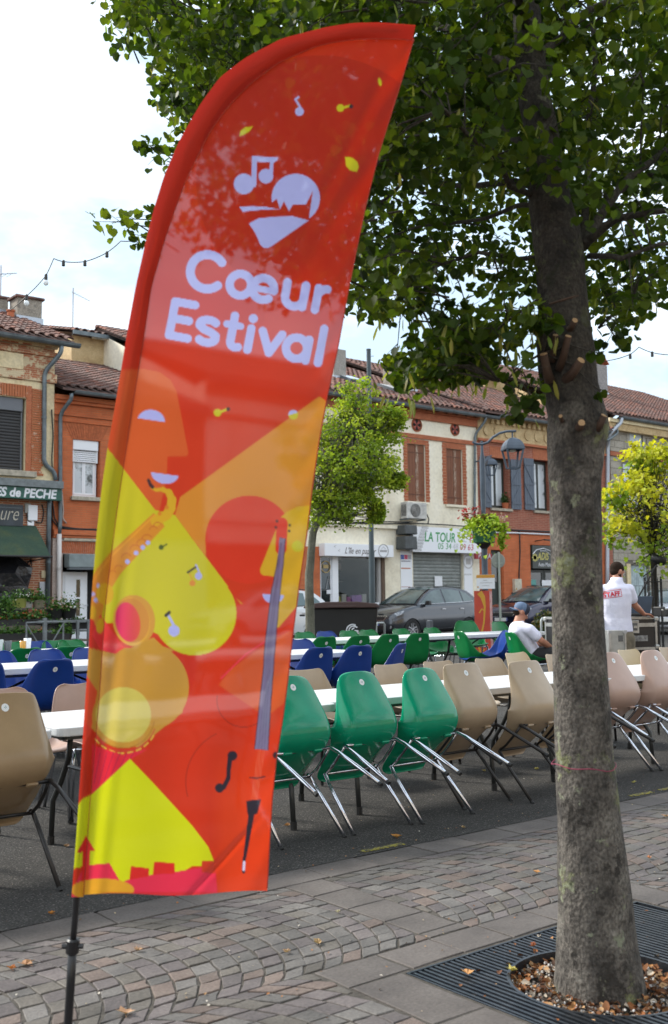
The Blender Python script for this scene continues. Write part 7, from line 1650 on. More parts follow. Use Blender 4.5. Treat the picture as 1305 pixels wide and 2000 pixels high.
    def decal(name, poly, side, mat, off=.006, parent=None, rings=4):
        n0 = []; 
        for i in range(len(poly)):
            p, q_ = poly[i], poly[(i+1) % len(poly)]
            for j in range(4): n0.append((p[0]+(q_[0]-p[0])*j/4, p[1]+(q_[1]-p[1])*j/4))
        cx = sum(p[0] for p in n0)/len(n0); cz = sum(p[1] for p in n0)/len(n0); V = []; n = len(n0)
        for r_ in range(rings):
            f = 1-r_/rings
            for p in n0: V.append(proj(cx+(p[0]-cx)*f, cz+(p[1]-cz)*f, side, off))
        V.append(proj(cx, cz, side, off))
        if any(v is None for v in V): return None
        F = [(r_*n+i, r_*n+(i+1) % n, (r_+1)*n+(i+1) % n, (r_+1)*n+i) for r_ in range(rings-1) for i in range(n)]+[((rings-1)*n+i, (rings-1)*n+(i+1) % n, rings*n) for i in range(n)]
        b = MB(); b.add(V, F); return b.build(name, mat, parent or t, smooth=True)
    Q = lambda P: [(a*k, c*q) for a, c in P]
    sides = ('L', 'R')
    bl = belt*q
    # cabin
    CU_ = [(1.02, 1.035), (.80, 1.18), (.50, 1.345), (.22, 1.46), (.02, 1.505), (-.35, 1.535), (-.85, 1.53), (-1.30, 1.48), (-1.52, 1.42), (-1.72, 1.28), (-1.90, 1.10)]
    CU_ = [(a*k, c*q) for a, c in CU_]
    ye = lambda z: hw*.925-(z-1.02*q)*.47
    b = MB(); nu = 9; vs = []
    def top(i, u, off=0):
        x, z = CU_[i]; y = u*ye(z); bulge = (.16 if i < 2 else .10 if i < 4 else 0) if i < 5 else (-.10 if i > 7 else 0); return Vector((x+bulge*(1-u*u), y, z+.035*(1-u*u)*(1 if 0 < i < 10 else .3)+off))
    for i in range(len(CU_)): vs += [top(i, -1+2*j/(nu-1)) for j in range(nu)]
    fs = [(i*nu+j, i*nu+j+1, (i+1)*nu+j+1, (i+1)*nu+j) for i in range(len(CU_)-1) for j in range(nu-1)]; base_ = len(vs)
    for s in (-1, 1):
        o0 = len(vs)
        for i, (x, z) in enumerate(CU_): vs.append(Vector((x, s*ye(1.0*q), 1.0*q)))
        e = 0 if s < 0 else nu-1
        for i in range(len(CU_)-1): fs.append((i*nu+e, (i+1)*nu+e, o0+i+1, o0+i))
    b.add(vs, fs); b.build('cabin', paint_, t, smooth=True, angle=rad(50))
    def glass_grid(i0, i1, u0, u1, name):
        b = MB(); V = []; n = 9; rows_ = (i1-i0)*2+1
        for r_ in range(rows_):
            f = i0+(i1-i0)*r_/(rows_-1); f = min(max(f, i0+.12), i1-.10); a = int(min(f, len(CU_)-2)); g_ = f-a
            for j in range(n): u = u0+(u1-u0)*j/(n-1); p = top(a, u).lerp(top(min(a+1, len(CU_)-1), u), g_); V.append(p+Vector((.012 if i0 < 4 else -.012, 0, .012)))
        b.add(V, [(r_*n+j, r_*n+j+1, (r_+1)*n+j+1, (r_+1)*n+j) for r_ in range(rows_-1) for j in range(n-1)]); return b.build(name, CGLASS, t, smooth=True)
    glass_grid(0, 4, -.90, .90, 'windscreen'); glass_grid(8, 10, -.84, .84, 'rear_window')
    SW = [[(.86, 1.065), (.47, 1.29), (.20, 1.415), (.0, 1.455), (-.22, 1.475), (-.22, 1.075)], [(-.30, 1.075), (-.30, 1.478), (-.75, 1.475), (-1.10, 1.435), (-1.10, 1.10)], [(-1.17, 1.11), (-1.17, 1.425), (-1.42, 1.36), (-1.60, 1.20), (-1.62, 1.14)]]
    for s in (-1, 1):
        for P in SW:
            b = MB(); pp = [(a*k, c*q) for a, c in P]; b.prism(pp, 0, .008, fn=lambda a, c, h_: (a, s*(ye(c)+.004+h_), c)); b.build('side_window', CGLASS, t)
        b = MB(); b.tube([Vector((a*k, s*(ye(c*q)+.012), c*q)) for a, c in ((.92, 1.05), (.0, 1.06), (-.9, 1.085), (-1.62, 1.12))], .010, 5); b.build('belt_trim', CHR if plate else CARBLK, t)
        b = MB(); b.tube([Vector((a*k, s*(ye(c*q)-.06), c*q+.035)) for a, c in ((-.05, 1.51), (-.6, 1.54), (-1.3, 1.49))], .014, 6); b.build('roof_rail', CARBLK, t)
        b = MB(); b.box((.66*k, s*(hw+.06), 1.08*q), (.12, .20, .13), taper=.8); b.box((.68*k, s*(hw-.04), 1.04*q), (.08, .14, .04)); mr = b.build('mirror', CARBLK, t); bevel(mr, .03)
        sd_ = 'L' if s > 0 else 'R'
        for P in ([(.80, 1.0), (.78, .6), (.70, .34)], [(-.27, 1.02), (-.27, .6), (-.30, .34)], [(-1.13, 1.04), (-1.10, .75), (-.93, .5)], [(.70, .34), (.2, .33), (-.3, .34), (-.85, .36)]):
            V = [proj(a*k, c*q, sd_, .001) for a, c in P]
            if all(v is not None for v in V): b = MB(); b.tube(V, .006, 4); b.build('door_seam', CARBLK, t)
        for hx in (-.12, -.98):
            v = proj(hx*k, .90*q, sd_, .02)
            if v: b = MB(); b.box(v, (.17, .03, .028)); bevel(b.build('door_handle', paint_ if not plate else CHR, t), .008)
        decal('sill_trim', Q([(.86, .22), (.86, .31), (-.88, .31), (-.88, .22)]), sd_, CARBLK, .008)
        decal('headlight', [(s*.86*hw, .66*q), (s*.97*hw, .72*q), (s*.985*hw, .80*q), (s*.90*hw, .82*q), (s*.62*hw, .73*q), (s*.60*hw, .66*q)], 'F', LAMP, .008)
        decal('headlight_side', [(1.93*k, .74*q), (1.90*k, .80*q), (1.62*k, .87*q), (1.60*k, .84*q), (1.78*k, .74*q)], sd_, LAMP, .006)
        decal('fog_light', [(s*.70*hw, .36*q), (s*.84*hw, .36*q), (s*.84*hw, .46*q), (s*.70*hw, .46*q)], 'F', CARBLK, .006)
        v = proj(s*.77*hw, .41*q, 'F', .012)
        if v: b = MB(); b.lathe([(.045, 0), (.045, .006)], 14, axis='X', c=tuple(v)); b.build('fog_lamp', LAMP, t)
        decal('tail_light', [(-1.72*k, .82*q), (-1.72*k, 1.0*q), (-1.97*k, .98*q), (-1.99*k, .84*q)], sd_, TAIL, .008)
        for wx in (1.29*k, -1.30*k):
            w = bpy.data.objects.new('wheel', None); COL.objects.link(w); w.parent = t; w.location = (wx, s*(hw-.09), .315*q); rt = .315*q
            b = MB(); b.lathe([(rt*.66, -.10), (rt*.93, -.10), (rt, -.07), (rt, .07), (rt*.93, .10), (rt*.66, .10), (rt*.64, 0), (rt*.66, -.10)], 32, axis='Y', caps=False); tw_ = b.build('tyre', TYRE, w, smooth=True, angle=rad(40))
            b = MB(); b.lathe([(rt*.68, s*.055), (rt*.66, s*.095), (rt*.60, s*.085), (rt*.59, s*.03)], 28, axis='Y', caps=False); b.lathe([(.05, s*.05), (.05, s*.085), (.03, s*.09)], 12, axis='Y')
            for k5 in range(5):
                a = k5*2*PI/5+.3; d_ = Vector((math.cos(a), 0, math.sin(a))); p_ = Vector((-math.sin(a), 0, math.cos(a)))
                for e in (-1, 1): b.add([d_*.03+p_*e*.012+Vector((0, s*.078, 0)), d_*.03+p_*e*.045+Vector((0, s*.075, 0)), d_*rt*.63+p_*e*.07+Vector((0, s*.085, 0)), d_*rt*.63+p_*e*.022+Vector((0, s*.085, 0))], [(0, 1, 2, 3)])
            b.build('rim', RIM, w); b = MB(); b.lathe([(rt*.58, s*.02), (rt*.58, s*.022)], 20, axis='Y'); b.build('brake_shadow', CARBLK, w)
    decal('grille', [(-.50*hw, .60*q), (.50*hw, .60*q), (.60*hw, .73*q), (-.60*hw, .73*q)], 'F', CHR, .006); decal('grille_mesh', [(-.48*hw, .61*q), (.48*hw, .61*q), (.57*hw, .72*q), (-.57*hw, .72*q)], 'F', CARBLK, .011)
    decal('lower_grille', [(-.55*hw, .34*q), (.55*hw, .34*q), (.62*hw, .44*q), (-.62*hw, .44*q)], 'F', CARBLK, .006)
    v = proj(0, .665*q, 'F', .018)
    b = MB(); b.box(v, (.01, .11, .035)); b.build('badge', CHR, t)
    v = proj(0, .51*q, 'F', .02); b = MB(); b.box((v.x, 0, v.z), (.012, .52, .11)); pl = b.build('number_plate', PLATE, t)
    b = MB(); b.box((v.x+.003, .245, v.z), (.012, .03, .11)); b.build('blue_strip', M('plate blue', (.02, .06, .4), .5), pl)
    if plate: lettering(plate, .085, (v.x+.009, -.20, v.z-.03), CARBLK, pl, rot=(rad(90), 0, rad(90)), width=.38, extrude=.001)
    b = MB(); b.tube([(-1.2*k, .0, 1.53*q), (-1.38*k, 0, 1.72*q)], .005, 4); b.build('antenna', CARBLK, t)
    b = MB(); b.tube([(1.02*k, .25, 1.10*q), (.78*k, -.35, 1.24*q)], .008, 4); b.build('wiper', CARBLK, t)
    return t
def carx(px, Y): return XX(px, Y, .8)
YC = 24.0; zc_ = gz(20)
xa = carx(741, YC-.4); car('dark grey compact crossover car facing left in front of the pizzeria shutter', (.06, .066, .078), (xa+2.05, YC, zc_), PI+rad(4), plate='DZ-929-GB', L=4.15, Hh=1.62)
xb = carx(986, YC-.3); car('dark blue people carrier with bright headlight behind the seated man', (.012, .014, .045), (xb+2.25, YC+.1, zc_), PI+rad(5), L=4.4, Wd=1.85, Hh=1.66)
xc = carx(378, YC); car('white car partly hidden behind the flag and the lime tree trunk', (.62, .64, .66), (xc+2.05, YC, zc_), PI, L=4.1, Hh=1.56, metallic=0)
xd = carx(1262, 20.5); car('silver white car with sky-blue windscreen behind the iron tree guard', (.55, .57, .62), (xd+2.0, 21.0, zc_), PI+rad(30), L=4.1, Hh=1.5, metallic=.2)

# ============================================================ street furniture
TEAL = M('grey-green pole paint', (.05, .075, .09), .5, n=3, col2=(.04, .06, .07), mode='World')
p = at(726, 1100, 21.5); o = thing('pole', 'plain tall grey-green pole rising behind the black bin', 'pole', (p.x, p.y, gz(p.y))); ht = at(721, 676, 21.5).z-gz(p.y)
b = MB(); b.tube([(0, 0, 0), (0, 0, 2.2), (0, 0, 2.25), (0, 0, ht)], [.062, .060, .052, .046], 14); b.build('shaft', TEAL, o, smooth=True, angle=rad(30)); b = MB(); b.lathe([(.15, 0), (.15, .02), (.08, .05)], 16); b.build('base_plate', TEAL, o)
b = MB(); b.tube([(0, 0, ht), (0, 0, ht+.03)], .05, 12); b.tube([(0, 0, ht-.12), (.14, 0, ht-.10)], .006, 4); b.build('cap', TEAL, o)
bxo_ = lambda *a, **k: bxo(*a, **k)
# wheelie container
p = at(668, 1250, 19.9); bn = thing('wheeled_bin', 'large black four-wheeled bin with brown lid and white ring logo', 'bin', (p.x, p.y, gz(p.y)), YAW-PI/2)
BINM = M('black bin plastic', (.009, .009, .010), .5, n=3, mode='World', col2=(.013, .013, .014)); LID = M('brown lid plastic', (.06, .032, .03), .5)
b = MB(); b.prism([(-.58, .16), (.58, .16), (.68, 1.08), (-.68, 1.08)], -.34, .34, fn=lambda a, c, h_: (a, h_*(.86+.14*(c-.16)/.92), c)); bd = b.build('body', BINM, bn); bevel(bd, .03)
b = MB(); b.prism([(-.71, 1.083), (.71, 1.083), (.71, 1.11), (.66, 1.16), (.3, 1.20), (-.3, 1.20), (-.66, 1.16), (-.71, 1.11)], -.40, .40, fn=lambda a, c, h_: (a, h_, c)); bevel(b.build('lid', LID, bn), .015)
b = MB(); b.box((0, -.415, 1.11), (.5, .03, .04)); bevel(b.build('lid_handle', LID, bn), .01)
for s in (-1, 1):
    b = MB(); b.tube([(s*.70, -.1, .95), (s*.78, -.1, .95), (s*.78, .1, .95), (s*.70, .1, .95)], .02, 6); b.build('handle', BINM, bn)
    for e in (-1, 1): b = MB(); b.lathe([(.095, -.02), (.1, 0), (.095, .02)], 18, axis='X', c=(s*.48, e*.24, .10)); b.build('wheel', TYRE, bn)
b = MB(); yf = -.36
def arcp(cx, cz, r, a0, a1, y=yf, n=18): return [(cx+r*math.cos(rad(a0+(a1-a0)*i/n)), y, cz+r*math.sin(rad(a0+(a1-a0)*i/n))) for i in range(n+1)]
b.tube(arcp(.20, .66, .115, 60, 330), .013, 5); b.tube(arcp(.215, .66, .085, 40, 330), .013, 5); b.tube(arcp(.235, .66, .05, 90, 360), .013, 5); b.tube([(.235, yf, .66), (.30, yf, .66), (.30, yf, .60)], .012, 5); b.tube([(.215, yf, .745), (.29, yf, .72)], .012, 5)
b.build('ring_logo', M('white paint'), bn)
lettering('C-MED', .065, (.11, -.352, .49), M('white paint'), bn, width=.23, bold=.003)
# lamp post with lantern and flower planter
LT = 18.6; p = at(949, 1200, LT); lp = thing('lamp_post', 'blue-grey lamp post with curved arm, hanging lantern and planter ring', 'lamp post', (p.x, p.y, gz(p.y))); O = Vector((p.x, p.y, gz(p.y)))
def lc(x, y, dt=0): return at(x, y, LT+dt)-O
LAMPP = M('blue-grey lamp paint', (.07, .095, .13), .42, n=3, col2=(.04, .055, .08), mode='World')
zt = lc(945, 857).z; z1_, z2_, z3_ = lc(945, 885).z, lc(945, 1000).z, lc(948, 1065).z
b = MB(); b.tube([(0, 0, 0), (0, 0, z3_), (0, 0, z3_+.02), (0, 0, z2_), (0, 0, z2_+.3), (0, 0, z1_-.1), (0, 0, z1_+.05), (0, 0, zt)], [.055, .055, .04, .04, .052, .050, .026, .022], 14); b.build('shaft', LAMPP, lp, smooth=True, angle=rad(30))
A_ = [lc(x, y) for x, y in ((923, 863), (930, 867), (942, 868), (953, 864), (963, 854), (976, 846), (990, 842.5), (1008, 842))]; A_ = [Vector((v.x, v.y, v.z)) for v in A_]
b = MB(); b.tube(A_, .022, 8); b.build('arm', LAMPP, lp, smooth=True)
def lantern(parent, c, s):
    b = MB(); n = 4; V = []; prof = [(.03, 0), (.07, -.012), (.13, -.04), (.18, -.085), (.212, -.14), (.225, -.19), (.215, -.205)]
    for (r_, z_) in prof: V += [c+Vector((r_*s*math.cos(k*PI/2+.25), r_*s*math.sin(k*PI/2+.25), z_*s)) for k in range(n)]
    b.add(V, [(i*n+k, i*n+(k+1) % n, (i+1)*n+(k+1) % n, (i+1)*n+k) for i in range(len(prof)-1) for k in range(n)]); b.tube([c, c+Vector((0, 0, .09*s))], .012*s, 8)
    ln = b.build('lantern_hood', LAMPP, parent); ln.modifiers.new('t', 'SOLIDIFY').thickness = .01
    for k in range(n):
        a = k*PI/2+.25; b = MB(); d_ = Vector((math.cos(a), math.sin(a), 0)); b.tube([c+d_*.205*s+Vector((0, 0, -.19*s)), c+d_*.12*s+Vector((0, 0, -.52*s))], .024*s, 4); b.build('glazing_bar', LAMPP, ln)
    b = MB(); b.tube([c+Vector((.125*s*math.cos(k*PI/2+.25), .125*s*math.sin(k*PI/2+.25), -.52*s)) for k in range(5)], .010*s, 4); b.build('lower_ring', LAMPP, ln)
    b = MB(); b.lathe([(.05*s, -.20*s), (.06*s, -.22*s), (.03*s, -.24*s)], 10, c=tuple(c)); b.build('lamp_head', M('opal lamp', (.5, .5, .48), .4), ln)
b = MB(); 
c_ = lc(1001, 856); b.tube([c_+Vector((0, 0, .06)), Vector((c_.x, c_.y, lc(1001, 842).z))], .015, 6); b.build('hanger', LAMPP, lp); lantern(lp, c_, 1.03)
PG = M('dark green planter', (.012, .10, .045), .45)
zp0, zp1 = lc(945, 1059).z, lc(945, 1025).z
b = MB(); b.lathe([(.05, zp0-.09), (.10, zp0-.03), (.19, zp0), (.215, zp1), (.20, zp1), (.18, zp0+.05)], 8); b.build('planter', PG, lp)
b = MB(); b.lathe([(.045, zp0-.16), (.06, zp0-.10), (.14, zp0-.02), (.14, zp0)], 14); b.build('planter_cup', CARBLK, lp)
b = MB(); fl = rnd
for _ in range(1000):
    a = fl.uniform(0, 2*PI); r_ = abs(fl.gauss(.22, .12)); drop = max(0, r_-.16); z_ = zp1+.10-drop*fl.uniform(.1, 1.7)+fl.gauss(0, .05)
    if r_ < .18: z_ = zp1+fl.uniform(0, .20)
    tint = fl.choice([(.30, .42, .02), (.22, .34, .02), (.38, .48, .04)]) if r_ > .17 else fl.choice([(.10, .16, .03), (.14, .18, .04), (.30, .18, .05)])
    put_leaf(b, Vector((r_*math.cos(a), r_*math.sin(a), z_)), fl.uniform(.035, .075), MAPLE, MF, (.2, 1.4), tint)
rt_ = Vector((CR.x, CR.y, 0)).normalized()
for _ in range(150):     # long trailing shoots at the right
    z_ = fl.uniform(-.42, .05); put_leaf(b, rt_*(.28+fl.gauss(0, .03)+(.03 if z_ < -.2 else .06))+Vector((0, 0, zp1+z_)), fl.uniform(.04, .07), MAPLE, MF, (.5, 1.5), fl.choice([(.30, .42, .02), (.22, .34, .02)]))
for _ in range(90): put_leaf(b, rt_*fl.uniform(-.40, -.12)+Vector((fl.gauss(0, .03), fl.gauss(0, .03), zp1+.12+fl.uniform(0, .22))), fl.uniform(.03, .05), HEART, HF, (0, 1.4), fl.choice([(.42, .02, .03), (.35, .02, .03), (.20, .06, .03)]))
for _ in range(50): put_leaf(b, rt_*fl.uniform(.0, .42)+Vector((0, 0, zp1+.08+fl.uniform(0, .14))), .03, HEART, HF, (0, 1.4), (.5, .35, .38))
fo_ = b.build('planter_flowers', PLM, None, attr=True); fo_.location = O; tag(fo_, 'lime-green trailing foliage with red flowers spilling from the lamp post planter', 'plant')
# wall lantern on the cream house corner
wl = thing('wall_lantern', 'small lantern on a wall bracket behind the lamp post shaft', 'lantern', (0, 0, 0)); YL_ = YF-1.3
c_ = onY(959, 896, YL_); b = MB(); b.tube([onY(929, 902, YF-.1), onY(940, 899, YF-.6), onY(950, 892, YL_), onY(960, 890, YL_)], .03, 6); b.build('bracket', LAMPP, wl); lantern(wl, c_, 1.15)
# wrapped post with its information sheet
WT = 18.3; pw = at(945, 1225, WT); wr = thing('wrapped_pillar', 'square pillar wrapped in orange-red festival print at the foot of the lamp post', 'pillar', (pw.x, pw.y, gz(pw.y)), YAW-PI/2-rad(20))
hh = at(945, 1154, WT).z-gz(pw.y); RW = M('orange red print', (.50, .055, .02), .5, n=5, col2=(.40, .035, .02)); 
b = MB(); b.box((0, 0, hh/2), (.27, .22, hh)); b.build('wrap', RW, wr)
b = MB(); b.box((.1365, 0, hh/2), (.002, .21, hh*.98)); b.build('side_print', M('rose print', (.45, .10, .10), .5, n=14, col2=(.50, .28, .25), contrast=(.5, .56)), wr)
b = MB(); OY = M('ochre print'+' 2', (.55, .28, .02), .5); 
b.tube([(-.04, -.112, hh*.98), (.02, -.112, hh*.92), (.05, -.112, hh*.80), (.03, -.112, hh*.6), (-.02, -.112, hh*.45), (-.07, -.112, hh*.30), (-.04, -.112, hh*.2), (.03, -.112, hh*.26)], [.05, .04, .018, .014, .018, .02, .022, .012], 4)
b.tube([(-.05, -.112, hh*.72), (.0, -.112, hh*.77), (.05, -.112, hh*.74)], .012, 4); b.tube([(.06, -.112, hh*.12), (.0, -.112, hh*.08), (-.07, -.112, hh*.12)], .012, 4); o = b.build('saxophone_print', OY, wr); o.scale = (1, .05, 1); o.location = (0, -.106, 0)
sh = thing('info_sheet', 'white information sheet with ochre header fixed above the orange wrapped pillar', 'sign', (pw.x, pw.y, gz(pw.y)), YAW-PI/2-rad(8)); z0, z1 = at(950, 1150, WT).z-gz(pw.y), at(950, 1122.5, WT).z-gz(pw.y)
b = MB(); b.box((.05, -.14, (z0+z1)/2), (.315, .004, z1-z0)); b.build('sheet', WHITE, sh); b = MB(); b.box((.05, -.143, z1-.03), (.315, .002, .055)); b.build('header', M('ochre header', (.55, .26, .03), .5), sh)
lettering('INFO', .035, (.00, -.1455, z1-.043), M('dark brown ink'), sh, width=.08) if 0 else None
b = MB(); GI = M('grey ink')
for (xx, zz, w_) in ((.04, .60, .07), (.06, .42, .22), (.05, .22, .12)): b.box((xx, -.1425, z0+(z1-z0)*zz), (w_, .001, .008))
b.build('print_lines', GI, sh, kind='stuff'); b = MB(); b.lathe([(.014, 0), (.014, .002)], 12, axis='Y', c=(-.085, -.1445, z0+.03)); b.build('orange_dot', M('ochre header'), sh)
b = MB(); b.lathe([(.06, 0), (.06, .02), (.05, .02)], 8, c=(0, 0, hh)); b.build('top', CARBLK, wr)
# round traffic sign seen from behind
q = at(976, 1150, 30); sg_ = thing('traffic_sign', 'back of a round traffic sign on a pale post by the red brick house', 'sign', (q.x, q.y, gz(q.y)), YAW-PI/2+rad(15)); zs_ = at(976, 1095, 30).z-gz(q.y)
b = MB(); b.tube([(0, 0, 0), (0, 0, zs_+.25)], .032, 10); b.build('post', M('galvanised post', (.30, .34, .30), .5, .3), sg_); b = MB(); b.lathe([(.20, 0), (.215, .01), (.215, .03), (.20, .035)], 30, axis='Y', c=(0, .04, zs_)); b.build('disc', M('grey sign back', (.22, .24, .21), .5), sg_); b = MB(); b.bx(-.12, .12, .032, .04, zs_-.08, zs_-.05); b.build('clamp', M('galvanised post'), sg_)
# bollards and low barriers
for (px, py, t_, lab, w_) in ((840, 1213, 24, 'dark grey square bollard in front of the grey car wheel', .11),):
    q = at(px, 1250, t_); b = MB(); ht = at(px, py, t_).z-gz(q.y); b.box((0, 0, ht/2), (w_, w_, ht)); b.box((0, 0, ht+.012), (w_*.96, w_*.96, .02), taper=.6); o = b.build('bollard', M('bollard paint', (.06, .07, .085), .45), loc=(q.x, q.y, gz(q.y))); tag(o, lab, 'bollard')
for (xl, xr_, py, t_, lab) in ((735, 751, 1217, 22, 'low steel hoop barrier between the bin and the grey car'), (1057, 1070, 1208, 19, 'low steel hoop barrier in front of the dark blue car')):
    a, c = at(xl, py, t_), at(xr_, py, t_+.3); g_ = gz(a.y); b = MB(); b.tube([(a.x, a.y, g_), (a.x, a.y, a.z-.04), (a.x+.03, a.y, a.z), (c.x-.03, c.y, a.z), (c.x, c.y, a.z-.04), (c.x, c.y, g_)], .022, 8); tag(b.build('hoop_barrier', M('pale steel', (.30, .33, .33), .4, .4), smooth=True), lab, 'barrier', 'hoop barriers')
q = at(1078, 1290, 19.5); o = thing('shrub', 'dark bushy shrub beside the tree trunk below the dark blue car headlight', 'shrub', (q.x, q.y, gz(q.y)))
b = MB(); b.lathe([(.22, 0), (.28, .4), (.3, .42), (.25, .38)], 12); b.build('pot', M('pot dark', (.03, .03, .03), .6), o); b = MB()
for _ in range(700): d_ = Vector((rnd.gauss(0, 1), rnd.gauss(0, 1), rnd.gauss(0, 1))).normalized(); put_leaf(b, Vector((0, 0, .68))+Vector((d_.x*.36, d_.y*.36, d_.z*.36))*rnd.uniform(.6, 1), rnd.uniform(.04, .07), HEART, HF, (0, 1.4), rnd.choice([(.03, .05, .012), (.06, .07, .02), (.10, .07, .03), (.02, .035, .01)]))
b.build('foliage', PLM, o, attr=True, kind='stuff')
# iron tree guard round the maple
q = at(1279, 1240, 14.2); tg = thing('tree_guard', 'black iron tree guard of upright bars around the yellow maple', 'tree guard', (q.x, q.y, gz(q.y))); IR = M('black iron', (.012, .013, .016), .5); z1 = at(1279, 1128, 14.2).z-gz(q.y); z2 = at(1279, 1136, 14.2).z-gz(q.y)
for k in range(12):
    a = 2*PI*k/12+.15; b = MB(); b.tube([(.115*math.cos(a), .115*math.sin(a), 0), (.115*math.cos(a), .115*math.sin(a), z1-.02), (.12*math.cos(a), .12*math.sin(a), z1+rnd.uniform(0, .02))], .0065, 5); b.build('bar', IR, tg)
for z_ in (z2, .15): b = MB(); b.tube([(.118*math.cos(2*PI*k/24), .118*math.sin(2*PI*k/24), z_) for k in range(25)], .007, 5, caps=False); b.build('hoop', IR, tg)
q = at(1286, 1093, 14.0); b = MB(); b.lathe([(.03, -.10), (.055, -.09), (.065, 0), (.055, .09), (.03, .10)], 14, axis='X'); o = b.build('floodlight', BLACK, loc=q, smooth=True); o.rotation_euler = (.2, rad(18), YAW-PI/2); tag(o, 'black stage lamp clamped in the maple crown', 'lamp')
b = MB(); b.tube([(0, 0, -.08), (-.05, 0, -.35), (-.12, 0, -.75)], .012, 6); c = b.build('stand', BLACK, o)
b = MB(); b.tube([(.02, 0, -.08), (-.12, 0, -.28)], .009, 6); b.build('cable', BLACK, o)

# ============================================================ light strings
def string_lights(pl, t, label, bulbs, globe=True):
    o = thing('string_lights', label, 'string lights', (0, 0, 0)); P = []
    for i in range(len(pl)-1):
        a, c = at(*pl[i], t), at(*pl[i+1], t)
        for j in range(8): f = j/8; P.append(a.lerp(c, f)-Vector((0, 0, .035*4*f*(1-f)*min(1.5, (c-a).length))))
    P.append(at(*pl[-1], t)); b = MB(); b.tube(P, .0055, 5); b.build('wire', CABLE, o)
    for (x, y) in bulbs:
        q = at(x, y, t); b = MB(); b.lathe([(.012, .03), (.018, .02), (.02, -.035), (.016, -.04)], 8, c=tuple(q)); h_ = b.build('socket', BLACK, o)
        if globe: b = MB(); b.lathe([(.012, -.04), (.026, -.055), (.030, -.075), (.024, -.095), (.008, -.105)], 12, c=tuple(q)); b.build('bulb', M('clear bulb', (.75, .78, .8), .1), h_, smooth=True)
string_lights([(20, 606), (52, 578), (90, 538), (105, 505)], 12, 'light string rising from the left chimney to the peak of its cable', [(52, 580), (90, 540)])
string_lights([(105, 505), (124, 511), (166, 511), (208, 494), (236, 471), (262, 470), (290, 480)], 12, 'light string with black sockets hanging left of the flag below the leaves', [(124, 513), (166, 513), (209, 496)], False)
string_lights([(935, 682), (962, 694), (1003, 709), (1050, 713), (1130, 712), (1190, 704), (1231, 692), (1248, 678), (1275, 689), (1320, 693)], 14, 'light string crossing the sky on both sides of the tree trunk', [(963, 697), (1003, 712), (1231, 695), (1274, 691)], False)
b = MB(); b.tube([at(722, 678, 21.5), at(900, 560, 15), at(1000, 500, 12)], .004, 4); 

# ============================================================ sound desk
MT = 12.9; G_ = gz(9)
ALU = M('aluminium edging', (.50, .51, .50), .35, .7, n=8, mode='World'); LAMB = M('black laminate', (.012, .012, .014), .35, n=30, col2=(.02, .02, .022), mode='World')
def flight_case(name, label, c, w, d, z0, z1, rz, parentlid=True, latch=True):
    o = thing(name, label, 'flight case', (c.x, c.y, z0), rz); hgt = z1-z0
    b = MB(); b.box((0, 0, hgt/2), (w-.02, d-.02, hgt-.02)); b.build('panel', LAMB, o); e = .03
    for sx in (-1, 1):
        for sy in (-1, 1):
            b = MB(); b.box((sx*(w/2-e/2), sy*(d/2-e/2), hgt/2), (e, e, hgt)); b.build('edge', ALU, o)
            for zz in (.03, hgt-.03): b = MB(); b.box((sx*(w/2-.012), sy*(d/2-.012), zz), (.06, .06, .06)); bevel(b.build('corner', ALU, o), .015)
    for zz in (e/2, hgt-e/2, hgt-.10):
        for sy in (-1, 1): b = MB(); b.box((0, sy*(d/2-.006), zz), (w-.06, .018, e if zz != hgt-.10 else .045)); b.build('edge', ALU, o)
        for sx in (-1, 1): b = MB(); b.box((sx*(w/2-.006), 0, zz), (.018, d-.06, e if zz != hgt-.10 else .045)); b.build('edge', ALU, o)
    if latch:
        for (x, y, r_) in ((w*.12, -d/2-.004, 0), (w/2+.004, -d*.18, PI/2)):
            b = MB(); b.box((0, 0, 0), (.13, .012, .16)); l = b.build('latch', ALU, o); l.location = (x, y, hgt-.12 if r_ == 0 else hgt-.25); l.rotation_euler = (0, 0, r_); bevel(l, .02)
            b = MB(); b.box((0, -.008, 0), (.075, .004, .09)); bevel(b.build('latch_dish', M('dark fan'), l), .015); b = MB(); b.box((0, -.014, 0), (.05, .01, .03)); b.build('butterfly', ALU, l)
        b = MB(); b.box((w*.22, -d/2-.002, .14), (.20, .004, .07)); pl_ = b.build('name_plate', M('grey plate', (.3, .3, .3), .5, n=30, col2=(.1, .1, .1)), o)
    return o
cz_ = at(1284, 1204, MT); zt = cz_.z
base_ = at(1284, 1230, MT); rz_ = YAW-PI/2+rad(22); dR = Vector((math.cos(rz_), math.sin(rz_), 0)); dF = Vector((-math.sin(rz_), math.cos(rz_), 0))
cc_ = Vector((base_.x, base_.y, 0))-dR*.45+dF*.55; zb = at(1284, 1268, MT).z
flight_case('flight_case', 'black flight case with aluminium edges under the staff man\'s hand', cc_, .9, 1.1, zb, zt, rz_)
o = thing('case_trolley', 'low black wheeled trolley carrying the flight case', 'trolley', (cc_.x, cc_.y, G_), rz_); b = MB(); b.box((0, 0, (zb-.01-G_)*.5+.05), (.86, 1.0, zb-.01-G_-.10)); b.build('frame', CARBLK, o)
for sx in (-1, 1):
    for sy in (-1, 1): b = MB(); b.lathe([(.05, -.02), (.05, .02)], 12, axis='X', c=(sx*.36, sy*.42, .05)); b.build('wheel', TYRE, o)
